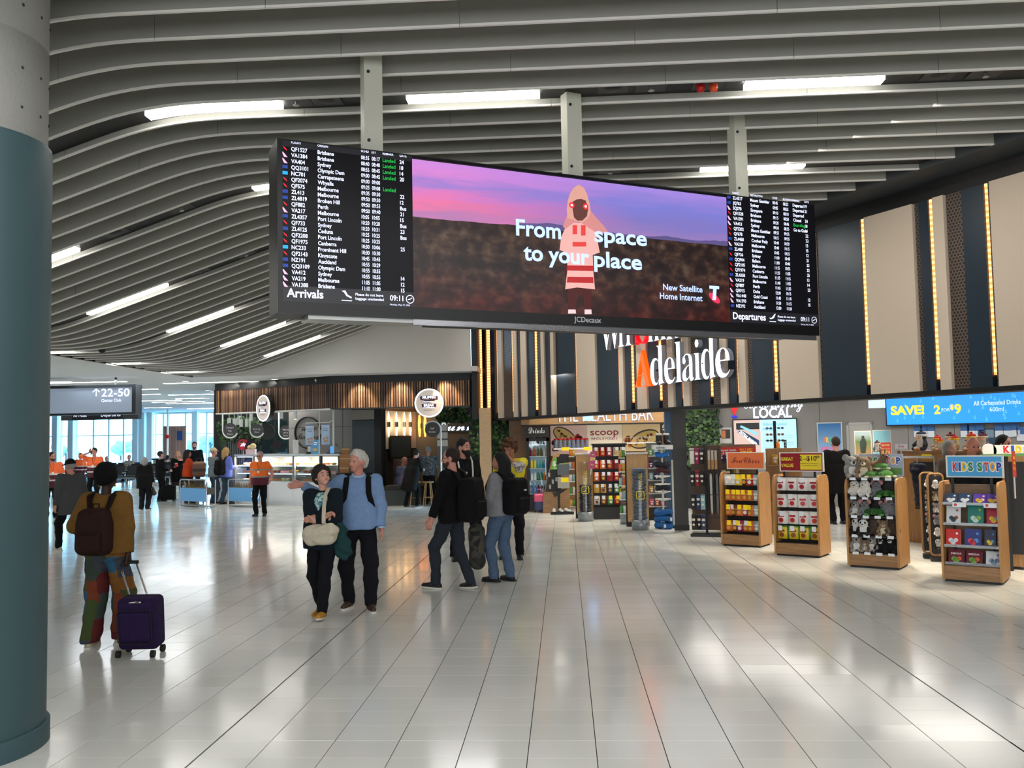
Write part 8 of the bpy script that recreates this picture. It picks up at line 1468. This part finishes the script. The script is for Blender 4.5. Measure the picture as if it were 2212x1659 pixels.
o = worn(J, 'tote_bag', 'dark green cloth bag hanging behind the folded-arms woman', 'bag'); c = T(-.24, .05, .92); f = Field(c-.36, c+.36, .014); f.cap(c+[.03, 0, .22], c+[-.03, 0, -.12], .05, .10, .05); f.cap(c+[-.02, 0, -.10], c+[-.07, .0, -.20], .09, .04, .05); f.wrinkle(.02, 15, 6); f.build('cloth_body', cloth('bottle_green', (.10, .24, .24)), o)
# 3 woman with patchwork trousers
mus = cloth('mustard', (.46, .33, .14)); patch = mat('patchwork', (.3, .3, .3), .9)
def patchwork():
    nt = patch.node_tree; b = nt.nodes['Principled BSDF']; N_ = nt.nodes.new; L_ = nt.links.new; tc = N_('ShaderNodeTexCoord'); mp = N_('ShaderNodeMapping'); mp.inputs['Scale'].default_value = (9.5, .01, 5.2); mp.inputs['Location'].default_value = (.35, 0, .2); L_(tc.outputs['Object'], mp.inputs[0]); v = N_('ShaderNodeTexVoronoi'); v.distance = 'CHEBYCHEV'; v.inputs['Scale'].default_value = 1; v.inputs['Randomness'].default_value = .55; L_(mp.outputs[0], v.inputs['Vector']); sp = N_('ShaderNodeSeparateColor'); L_(v.outputs['Color'], sp.inputs[0]); cr = N_('ShaderNodeValToRGB'); cr.color_ramp.interpolation = 'CONSTANT'; cols = ((.07, .10, .22), (.50, .32, .10), (.24, .26, .30), (.24, .30, .12), (.36, .08, .08), (.16, .36, .48), (.46, .20, .08), (.20, .26, .22)); e = cr.color_ramp.elements; e[0].color = (*lin(cols[0]), 1); e[1].position, e[1].color = .125, (*lin(cols[1]), 1)
    for i in range(2, 8): k = e.new(i/8); k.color = (*lin(cols[i]), 1)
    L_(sp.outputs[0], cr.inputs[0]); s = N_('ShaderNodeSeparateXYZ'); L_(tc.outputs['Object'], s.inputs[0]); w = N_('ShaderNodeMath'); w.operation = 'SINE'; m = N_('ShaderNodeMath'); m.operation = 'MULTIPLY'; m.inputs[1].default_value = 420; L_(s.outputs['X'], m.inputs[0]); L_(m.outputs[0], w.inputs[0]); mr = N_('ShaderNodeMapRange'); mr.inputs['From Min'].default_value = -1; mr.inputs['To Min'].default_value = .72; L_(w.outputs[0], mr.inputs['Value']); hs = N_('ShaderNodeHueSaturation'); L_(cr.outputs[0], hs.inputs['Color']); L_(mr.outputs[0], hs.inputs['Value']); L_(hs.outputs[0], b.inputs['Base Color'])
patchwork()
J = person('woman in a mustard jumper and patchwork trousers walking away with a suitcase', 224, 1396, 1005, .02, mus, patch, (mat('shoe_cream', (.72, .68, .58), .7), m_sole), None, 'dark', 0, True, 1.12, hat=('beanie', cloth('knit_black', (.02, .025, .03))), fr=(.12, .10, 0, -.1, 0), fl=(-.10, -.06, 0, .1, .0), hem=.90, cw=1.30, pw=1.45, wr=(.245, .0, .835), pr=(1, -.4, 0), wl=(-.16, .17, 1.03), pl=(-1, -.5, -.3), hr=(.0, -.1, -1), handcurl=1.35)
for sd in (-1, 1): MB().ball(J['hd'](sd*.079, .01, .085), .012, 7, 5).build('earring', mat('brass', (.6, .45, .2), .3, metal=1), J['t'])
lea = mat('leather_brown', (.17, .095, .075), .75, spec=.15, noise=(12, .3)); backpack(J, 'brown leather backpack on the woman in the mustard jumper', lea, (.155, .085, .225), 1.135, -.235, ms=mat('leather_dark', (.12, .07, .055), .7, spec=.15))
hw = wpos(J, J['arms'][0][2]+J['arms'][0][3]*.075); sg = gnd(301, 1416); o = thing('suitcase', 'purple soft wheeled suitcase pulled by the mustard-jumper woman', 'suitcase', (sg.x, sg.y, 0), .06); pur = cloth('purple', (.15, .09, .24)); tilt = rotm(0, -.12)
f = Field((-.24, -.25, .0), (.24, .35, .66), .0125); f.rbox((0, .04, .285), (.175, .11, .225), .045, rotm(0, .10), .02); f.build('shell', pur, o); f = Field((-.22, -.25, .0), (.22, .25, .62), .0115); f.rbox((0, -.085, .265), (.142, .03, .13), .03, rotm(0, .10), .02); f.build('front_pocket', pur, o); f = Field((-.22, -.25, .0), (.22, .25, .62), .0115); f.rbox((0, -.088, .425), (.147, .024, .05), .02, rotm(0, .10), .02); f.build('top_pocket', pur, o)
MB().ring([(x, -.115-(z-.30)*.1, z) for x, z in rrect(-.147, .147, .12, .41, .04, 4)], .005, 5, True).build('piping', m_black, o); MB().ring([(-.05, -.10, .475), (0, -.115, .48), (.05, -.10, .475)], .010, 6).build('badge', m_chrome, o)
for i in (-1, 1): MB().cyl((i*.15-.016, -.08, .032), (i*.15+.016, -.08, .032), .032, 12).build('wheel', m_soleb, o); MB().cyl((i*.15-.016, .14, .032), (i*.15+.016, .14, .032), .032, 12).build('wheel', m_soleb, o)
hl_ = Vector((hw.x-sg.x, hw.y-sg.y, hw.z)); hl_ = Matrix.Rotation(-.06, 3, 'Z') @ hl_
for i in (-1, 1): MB().cyl((i*.078, .05, .42), (hl_.x+i*.078, hl_.y, hl_.z-.01), .009, 8).build('pull_rod', m_chrome, o)
MB().cyl((hl_.x-.095, hl_.y, hl_.z), (hl_.x+.095, hl_.y, hl_.z), .016, 10).build('grip', m_black, o)
# 4 man in black jacket and glasses
J = person('man with glasses in a black jacket and dark jeans walking left', 976, 1271, 964, 1.15, blk, jean, (mat('trainer_black', (.04, .04, .045), .6), m_sole), ('short', 'brown'), 'pink', 0, head=(.35, .0), glasses=True, beard=(.0, 'redbeard'), fr=(.10, -.22, .0, -.25, .10), fl=(-.09, .17, 0, .2, -.05), hem=.84, cw=1.10, pw=.98, fat=1.02, wl=(-.30, .10, .86), wr=(.27, -.02, .90), openf=True)
backpack(J, 'big black backpack on the man with glasses', blk, (.17, .12, .27), 1.13, -.27)
# 5 bearded man with white braces-like bands
J = person('bearded man in a dark shirt with two white shoulder bands and a badge', 1003, 1209, 948, PI+.45, cloth('ink', (.05, .055, .075)), navy, (shb, m_soleb), ('short', 'dark'), 'pink', 0, head=(.55, 0), beard=(.085, 'dark'), fat=1.1, fr=(.15, .0, 0, -.3, 0), fl=(-.13, .06, 0, .3, 0), hem=.86, sleeve='elbow', pw=1.1)
T = J['T']; b = MB()
for sd in (-1, 1): b.ring([T(sd*.105, -.09, 1.46), T(sd*.11, .0, 1.505), T(sd*.108, .085, 1.44), T(sd*.10, .138, 1.30), T(sd*.095, .145, 1.10)], [.010, .013, .013, .013, .012], 6)
b.build('white_band', mat('band_white', (.85, .84, .80), .6), J['t']); o = MB().cbox(tuple(T(.02, .150, 1.24)), (.06, .008, .09)).build('badge', m_white, J['t']); MB().ring([T(-.05, .08, 1.47), T(.02, .15, 1.29), T(.06, .08, 1.47)], .003, 5).build('lanyard', m_dark, o); MB().cbox(tuple(T(.02, .156, 1.25)), (.035, .004, .04)).build('badge_photo', mat('badge_photo', (.5, .35, .5), .5), o)
# 6 bushy-haired man in yellow
J = person('bushy ginger-haired man in a yellow shirt holding a hand to his face', 1107, 1206, 950, PI-.2, mat('cloth_hi_yellow', (.86, .80, .10), .8), navy, (shb, m_soleb), ('bush', 'ginger'), 'tan', 0, head=(.1, -.28), wl=(-.02, .20, 1.50), pl=(-1, .2, -.8), hl=(.1, -.1, 1), wr=(.24, .12, .98), hem=.88, sleeve='short', fl=(-.12, .03, 0, .3, 0))
tat = speckle('tattoo_sleeve', ((.72, .70, .68), (.45, .44, .44), (.75, .72, .70)), 40); a = J['arms'][1]; f = Field(np.minimum(a[0], a[1])-.2, np.maximum(a[0], a[1])+.2, .013); f.cap(a[0]+(a[1]-a[0])*.55, a[1], .062, .060, .02); f.cap(a[1], a[1]+(a[2]-a[1])*.35, .06, .052, .02); f.build('printed_sleeve', tat, J['t'])
# 7 woman with grey jumper and black backpack
J = person('dark-haired woman in a grey jumper and light jeans with a black backpack', 1088, 1256, 978, .95, cloth('grey_marl', (.52, .52, .54)), jeanl, (mat('boot_black', (.05, .045, .045), .6), m_soleb), ('long', 'black'), 'tan', 0, True, 1.06, head=(.45, .02), wl=(-.20, .24, 1.02), wr=(.22, .10, .98), fr=(.09, -.05, 0, -.1, 0), fl=(-.10, .08, 0, .2, 0), hem=.90, cw=1.18, pw=1.08)
for l in J['legs']: f = Field(l[2]-.16, l[2]+[.16, .16, .2], .011); f.cap(l[2]-[0, 0, .03], l[2]+(l[1]-l[2])*.30, .058, .060, .01); f.cut(l[2]+(l[1]-l[2])*.27, (0, 0, 1)); f.build('boot_shaft', mat('boot_black', (.05, .045, .045), .6), J['t'])
backpack(J, 'large black backpack on the woman in the grey jumper', blk, (.17, .12, .25), 1.17, -.255, logo=True)
o = worn(J, 'duffel_bag', 'dark camouflage duffel bag held in front of the grey-jumper woman', 'bag'); c = np.array([-.30, .22, .52]); f = Field(c-.42, c+.42, .016); f.cap(c+[0, 0, .18], c+[0, 0, -.22], .10, .12, .04); f.wrinkle(.02, 10, 7); f.build('duffel_body', speckle('camo', ((.16, .16, .15), (.28, .26, .23), (.10, .10, .10), (.22, .23, .20)), 14), o); MB().ring([c+[0, 0, .26], c+[.03, 0, .36], c+[.06, 0, .48], J['arms'][1][2]], .012, 6).build('carry_strap', m_black, o)
# high-visibility workers
hv = rampmat('hi_vis_shirt', [(0, (.33, .07, .15)), (.45, (.55, .55, .52)), (.49, (.92, .42, .08)), (.64, (.55, .55, .52)), (.68, (.92, .42, .08))], axis='Z', scale=1.0, off=-.60, rough=.8)
hv2 = rampmat('hi_vis_shirt_pale', [(0, (.28, .06, .13)), (.40, (.80, .78, .74)), (.44, (.30, .07, .14)), (.56, (.80, .78, .74)), (.60, (.96, .42, .20))], axis='Z', scale=1.0, off=-.60, rough=.8)
def lanyard(J): T = J['T']; o = MB().cbox(tuple(T(-.03, .19, 1.20)), (.06, .008, .09)).build('badge', m_white, J['t']); MB().ring([T(-.06, .06, 1.47), T(-.03, .18, 1.25), T(.05, .06, 1.47)], .005, 5).build('lanyard', m_black, o)
J = person('older man in an orange and maroon high-visibility shirt walking past the counter', 561, 1115, 975, PI-.05, hv, blk, (shb, m_soleb), ('short', 'grey'), 'pink', 1, fat=1.14, belly=.05, glasses='sun', fr=(.05, .12, 0, -.1, -.1), fl=(-.09, -.12, .0, .2, .1), hem=.86, sleeve='short', wl=(-.36, .12, 1.0), wr=(.30, -.04, .90), cw=1.18); lanyard(J)
hv9 = person('bearded man in an orange and maroon high-visibility shirt at the far left', 110, 1121, 977, PI+.55, hv2, blk, (shb, m_sole), ('short', 'brown'), 'pink', 1, fat=1.12, belly=.05, head=(-.5, 0) if False else (.5, 0), beard=(.0, 'redbeard'), wr=(.12, .30, 1.10), wl=(-.27, .04, .93), hem=.82, sleeve='elbow', cw=1.2); lanyard(hv9)
J = person('man in an orange high-visibility shirt talking on a phone by the windows', 203, 1090, 968, PI+.1, hv2, blk, (shb, m_soleb), ('short', 'dark'), 'pink', 1, wr=(.11, .12, 1.62), pr=(1, .3, -.6), hr=(-.2, -.1, 1), hem=.84, sleeve='elbow', cw=1.1); lanyard(J)
p = wpos(J, J['hd'](.095, .03, .14)); o = thing('phone', 'phone held to the ear of the high-visibility worker by the windows', 'phone', p, PI+.1); MB().box(-.006, .006, -.035, .035, -.07, .07).build('body', m_black, o)
J = person('worker in a high-visibility top half hidden behind the flat-capped man', 173, 1064, 979, PI, hv2, jean, (shb, m_sole), ('short', 'ginger'), 'pale', 2)
# 10 man with flat cap
J = person('man in a grey wool jacket and black cap walking away behind the mustard jumper', 150, 1190, 989, .95, cloth('grey_wool', (.27, .28, .28)), blk, (mat('shoe_offwhite', (.70, .68, .62), .7), m_sole), ('short', 'grey'), 'pink', 0, fat=1.08, head=(.25, -.05), hat=('cap', blk), fl=(-.1, .22, 0, .1, 0), fr=(.1, -.24, .03, -.1, .35), hem=.72, cw=1.2, openf=True)
# queue
def walker(*a, **k): return person(*a, **k)
J = walker('grey-haired woman in a loose black top seen from behind', 312, 1102, 988, .05, blk, cloth('charcoal', (.09, .09, .11)), (shbr, m_sole), ('bob', 'grey'), 'pale', 1, True, 1.12, hem=.72, cw=1.35, pw=1.25, wr=(.27, .05, .88)); o = worn(J, 'handbag', 'small dark handbag held by the grey-haired woman in black', 'bag'); c = J['arms'][0][2]+[0, 0, -.26]; f = Field(c-.25, c+.25, .018); f.cap(c+[0, 0, .08], c+[.03, 0, -.08], .04, .085, .03); f.build('pouch', mat('dark_taupe', (.16, .12, .11), .6), o); MB().ring([J['arms'][0][2]+[0, 0, -.06], c+[0, 0, .10]], .01, 6).build('strap', m_dark, o)
J = walker('person in a black trouser suit standing with a small black trolley case', 346, 1083, 975, -.75, blk, blk, (shb, m_soleb), ('short', 'brown'), 'pale', 1, True, hem=.80, wr=(.12, .28, 1.08), openf=True); g = gnd(366, 1083); o = thing('trolley_case', 'small black trolley case on the floor beside the black trouser suit', 'suitcase', (g.x, g.y, 0), .1); f = Field((-.25, -.2, 0), (.25, .2, .65), .018); f.rbox((0, 0, .29), (.19, .11, .24), .06); f.build('shell', blk, o); [MB().cyl((x, .05, .5), (x-.12, .1, 1.02), .01, 6).build('pull_rod', m_dark, o) for x in (-.06, .06)]; [MB().cyl((x-.02, 0, .03), (x+.02, 0, .03), .03, 10).build('wheel', m_soleb, o) for x in (-.13, .13)]; MB().cyl((-.20, .1, 1.02), (-.04, .1, 1.02), .015, 6).build('grip', m_black, o)
J = walker('blonde woman in a black coat and patterned skirt holding a red cup', 384, 1080, 975, PI+.2, blk, speckle('brown_print', ((.16, .10, .09), (.30, .20, .16), (.08, .06, .06)), 30), (shb, m_soleb), ('long', 'blond'), 'pale', 1, True, 1.1, skirt=.52, hem=.66, cw=1.2, wr=(.05, .25, 1.20), wl=(-.2, .2, 1.45), hr=(-.6, .3, .4), openf=True); f = Field((-.25, -.25, .05), (.25, .25, .8), .02); [f.cap(l[1], l[2], .06, .045) for l in J['legs']]; f.build('dark_tights', blk, J['t']); p = wpos(J, J['arms'][0][2]+J['arms'][0][3]*.10); o = thing('paper_cup', 'red paper cup in the hand of the blonde woman in black', 'cup', p+Vector((0, -.04, -.05))); MB().lathe([(0, 0), (.035, 0), (.045, .12), (0, .12)], 12).build('cup_body', mat('cup_red', (.75, .16, .14), .5), o); MB().lathe([(.047, .12), (.047, .13), (0, .135)], 12).build('lid', m_white, o)
walker('tall bearded man in black standing behind the queue', 420, 1066, 955, PI+.3, blk, blk, (shb, m_soleb), ('short', 'dark'), 'pink', 2, beard=(.0, 'dark'), cw=1.15, fat=1.1)
J = walker('long-haired woman in an orange jacket with her case at the barrier', 405, 1087, 972, -.85, cloth('rust_orange', (.72, .24, .10)), blk, (shbr, m_soleb), ('long', 'dark'), 'tan', 1, True, 1.02, hem=.86, wr=(.22, .34, 1.0), wl=(-.14, .36, 1.05), cw=1.1, pw=1.1, openf=True)
g = gnd(427, 1088); o = thing('travel_tote', 'brown tote bag riding on a pulled case beside the orange jacket', 'bag', (g.x, g.y+.1, .78), .3); f = Field((-.3, -.2, -.05), (.3, .2, .62), .018); f.rbox((0, 0, .26), (.19, .11, .24), .09); f.wrinkle(.012, 14, 2); f.build('tote_body', rampmat('tote_stripe', [(0, (.36, .24, .18)), (.3, (.20, .13, .10)), (.45, (.40, .28, .22)), (.7, (.55, .42, .34))], axis='Z', scale=1.6, rough=.7), o); MB().ring([(-.08, 0, .48), (-.06, 0, .60), (.06, 0, .60), (.08, 0, .48)], .012, 6).build('handle', m_dark, o)
o = thing('trolley_case', 'dark case under the brown tote bag at the barrier', 'suitcase', (g.x, g.y+.1, 0), .3); f = Field((-.25, -.2, 0), (.25, .2, .8), .02); f.rbox((0, 0, .40), (.17, .10, .34), .05); f.build('shell', m_dark, o); [MB().cyl((x-.02, 0, .03), (x+.02, 0, .03), .03, 8).build('wheel', m_soleb, o) for x in (-.12, .12)]
walker('man in a cream cap and grey shirt waiting at the counter', 461, 1089, 968, -.7, cloth('grey_shirt', (.42, .46, .47)), cloth('denim_mid', (.20, .28, .36)), (shb, m_sole), ('short', 'grey'), 'pink', 1, hat=('cap', cloth('cream_cap', (.78, .70, .56))), wr=(.14, .28, 1.1), wl=(-.12, .3, 1.12), hem=.84, beard=(.0, 'grey'))
J = walker('blonde woman in a periwinkle shirt with a black rucksack at the counter', 487, 1089, 967, -.55, cloth('periwinkle', (.40, .46, .78)), cloth('denim_mid', (.20, .28, .36)), (shbr, m_soleb), ('long', 'blond'), 'tan', 1, True, hem=.84, wr=(.12, .30, 1.15), fr=(.12, .1, 0, -.2, 0), fl=(-.1, -.06, 0, .1, 0), pw=1.1, cw=1.12); backpack(J, 'black rucksack on the blonde woman in periwinkle', blk, (.15, .11, .24), 1.16, -.24)
o = worn(J, 'shoulder_bag', 'tan and black shoulder bag beside the periwinkle shirt', 'bag'); c = np.array([-.38, .05, .95]); f = Field(c-.3, c+.3, .018); f.rbox(c, (.18, .09, .14), .05); f.build('pouch', rampmat('bag_two_tone', [(0, (.10, .07, .06)), (.45, (.48, .32, .18))], axis='Z', scale=2.2, off=-1.6, rough=.6), o); MB().ring([c+[-.1, 0, .12], J['T'](-.15, 0, 1.46), c+[.12, 0, .12]], .012, 6).build('strap', m_dark, o)
# staff and cafe guests
walker('dark-haired bakery worker behind the display case', 0, 0, 0, PI-.5, blk, blk, None, ('short', 'black'), 'tan', 2, loc=Vector((atY(543, 960, 27.4).x, 27.4, 0)), height=atY(543, 970, 27.4).z, beard=(.0, 'dark'))
J = walker('woman in a black dress stooping over the cafe high table', 890, 1096, 968, -.5, blk, blk, (shb, m_sole), ('short', 'dark'), 'pale', 1, True, 1.1, lean=(.35, 0), head=(0, -.3), hem=.50, cw=1.3, sleeve='elbow', wr=(.12, .42, 1.10), wl=(-.1, .42, 1.10), fr=(.12, .1, 0, -.2, 0), fl=(-.14, -.12, 0, .2, .1)); o = worn(J, 'shoulder_bag', 'mauve shoulder bag of the stooping woman in the cafe', 'bag'); c = np.array([-.32, .1, .82]); f = Field(c-.25, c+.25, .02); f.rbox(c, (.05, .14, .15), .04); f.build('pouch', mat('mauve', (.40, .26, .34), .6), o); MB().ring([c+[0, -.08, .14], J['T'](-.16, .0, 1.45), c+[0, .08, .14]], .01, 6).build('strap', mat('mauve', (.40, .26, .34), .6), o)
walker('bald man in a lilac shirt seated at the cafe booth', 0, 0, 0, -.9, cloth('lilac', (.50, .52, .66)), blk, (shb, m_soleb), None, 'pink', 2, loc=Vector((atY(862, 960, 25.95).x, 25.95, 0)), height=1.78, seat=True, lean=(.2, 0), head=(0, -.25), fr=(.1, .42, 0, 0, 0), fl=(-.1, .42, 0, 0, 0), wr=(.14, .34, .84), wl=(-.14, .34, .84), hem=.86)
walker('person in a patterned grey shirt standing at the cafe high table', 933, 1096, 965, -.2, speckle('grey_print', ((.30, .33, .36), (.42, .45, .48), (.22, .24, .27)), 25), blk, (shb, m_soleb), ('short', 'grey'), 'pink', 2, loc=Vector((atY(933, 960, 25.1).x-.1, 25.1, 0)), height=atY(933, 964, 25.1).z, wr=(.1, .3, 1.08), wl=(-.1, .3, 1.08))
walker('dim dark-hatted person deep inside the cafe', 0, 0, 0, PI, blk, blk, (shb, m_soleb), None, 'tan', 2, loc=Vector((atY(976, 960, 27.2).x, 27.2, 0)), height=atY(976, 968, 27.2).z, hat=('wide', blk))
# shoppers
J = walker('man in a black coat standing with his back turned inside the shop', 1812, 1132, 944, .1, blk, blk, (shb, m_soleb), ('short', 'brown'), 'pink', 1, fat=1.15, cw=1.25, hem=.62, openf=True)
walker('silver-haired woman in front of the penguin toys, left of the bald man', 0, 0, 0, PI+.4, cloth('taupe', (.40, .36, .33)), blk, (shb, m_soleb), ('bob', 'grey'), 'pale', 2, True, loc=Vector((atY(2050, 960, 13.9).x, 13.9, 0)), height=atY(2050, 953, 13.9).z)
walker('bald man in navy whose head shows in front of the penguin toys', 0, 0, 0, PI-.1, navy, blk, (shb, m_soleb), None, 'pink', 1, head=(.2, -.35), loc=Vector((atY(2096, 960, 13.1).x, 13.1, 0)), height=atY(2096, 942, 13.1).z)
walker('dark-haired shop worker near the brochure wall', 0, 0, 0, PI+.6, navy, blk, (shb, m_soleb), ('pony', 'black'), 'pale', 1, True, loc=Vector((atY(2168, 960, 13.2).x, 13.2, 0)), height=atY(2168, 941, 13.2).z)
# gate seats and seated travellers
m_seat = mat('seat_charcoal', (.12, .13, .14), .5)
def seat_row(px, Y, n, rz, label):
    p = atY(px, 1000, Y); t = thing('beam_seat', label, 'seats', (p.x, Y, .012), rz, 'gate seat rows'); w = .62
    MB().box(0, n*w, -.04, .04, .34, .40).build('beam', m_alu, t)
    for i in range(n):
        x = i*w; MB().box(x+.04, x+w-.04, -.28, .22, .41, .46).build('seat', m_seat, t, .01); o = MB().box(x+.04, x+w-.04, -.025, .025, 0, .42).build('backrest', m_seat, t, .01); o.location = (0, .24, .48); o.rotation_euler = (-.22, 0, 0)
    for i in range(n+1): MB().box(i*w-.02, i*w+.02, -.2, .22, .58, .62).build('armrest', m_alu, t)
    for i in range(0, n+1, max(1, n-1)): b = MB(); b.ring([(i*w, 0, .36), (i*w, -.24, .01)], .025, 6); b.ring([(i*w, 0, .36), (i*w, .26, .01)], .025, 6); b.build('leg', m_alu, t)
for i, (px, Y, n, rz) in enumerate(((236, 37.5, 4, .15), (276, 41, 4, .1), (150, 41, 4, .1), (74, 33, 2, .3), (345, 38, 2, 0), (196, 44.5, 5, 0))): seat_row(px, Y, n, rz, 'charcoal gate seat row on alloy legs, %s of the rows by the windows' % ORD[i])
for i, (px, Y, c, h) in enumerate(((231, 39.3, (.75, .72, .70), 'white'), (279, 42.6, (.62, .60, .56), 'grey'), (362, 38.5, (.12, .13, .16), 'black'))): person('traveller in a %s top seated by the far windows' % ('white', 'beige', 'dark')[i], 0, 0, 0, PI if i < 2 else .2, cloth('seated%d' % i, c), blk, (shb, m_soleb), ('short', h), 'pink', 2, loc=Vector((atY(px, 1000, Y).x, Y, 0)), height=1.75, seat=True, fr=(.1, .42, 0, 0, 0), fl=(-.1, .42, 0, 0, 0), wr=(.14, .3, .76), wl=(-.14, .3, .76))
# timber wall panel, blue sign and white column by the gate
p = atY(353, 960, 45); w = atY(400, 960, 45).x-p.x; t = thing('timber_screen', 'timber clad screen wall with a small blue sign in front of the windows', 'screen', (p.x, 45, 0)); k = 14; bm = [MB().box(0, w/k-.01, -.02, .02, .9, 2.72).mesh('board', m) for m in (mat('screen_oak_a', (.62, .50, .46), .6), mat('screen_oak_b', (.54, .43, .39), .6))]; [part('board', bm[i % 2 if i % 3 else 1], t, (i*w/k, 0, 0)) for i in range(k)]; MB().box(0, w, .02, .1, 0, 2.74).build('frame', m_dark, t); q = atY(387, 941, 44.9); MB().box(q.x-p.x-.13, q.x-p.x+.13, -.06, -.02, q.z-.24, q.z+.24).build('blue_sign', mat('gate_blue', (.10, .28, .52), .4), t); q = atY(362, 950, 44); t = thing('slim_column', 'slim white column with a small red fitting by the timber screen', 'column', (q.x, 44, 0)); MB().cyl((0, 0, 0), (0, 0, H2), .05, 10).build('shaft', m_frame, t); MB().box(-.09, .09, -.09, -.04, 2.1, 2.28).build('red_fitting', mat('fitting_red', (.75, .15, .12), .5), t)
p = atY(375, 985, 43); t = thing('gate_desk', 'pale gate desk with a dark top behind the queue', 'desk', (p.x, 43, 0)); MB().box(-.9, .9, -.3, .3, .05, 1.05).build('body', mat('desk_pale', (.62, .66, .68), .5), t); MB().box(-.95, .95, -.35, .35, 1.05, 1.12).build('top', m_dark, t)
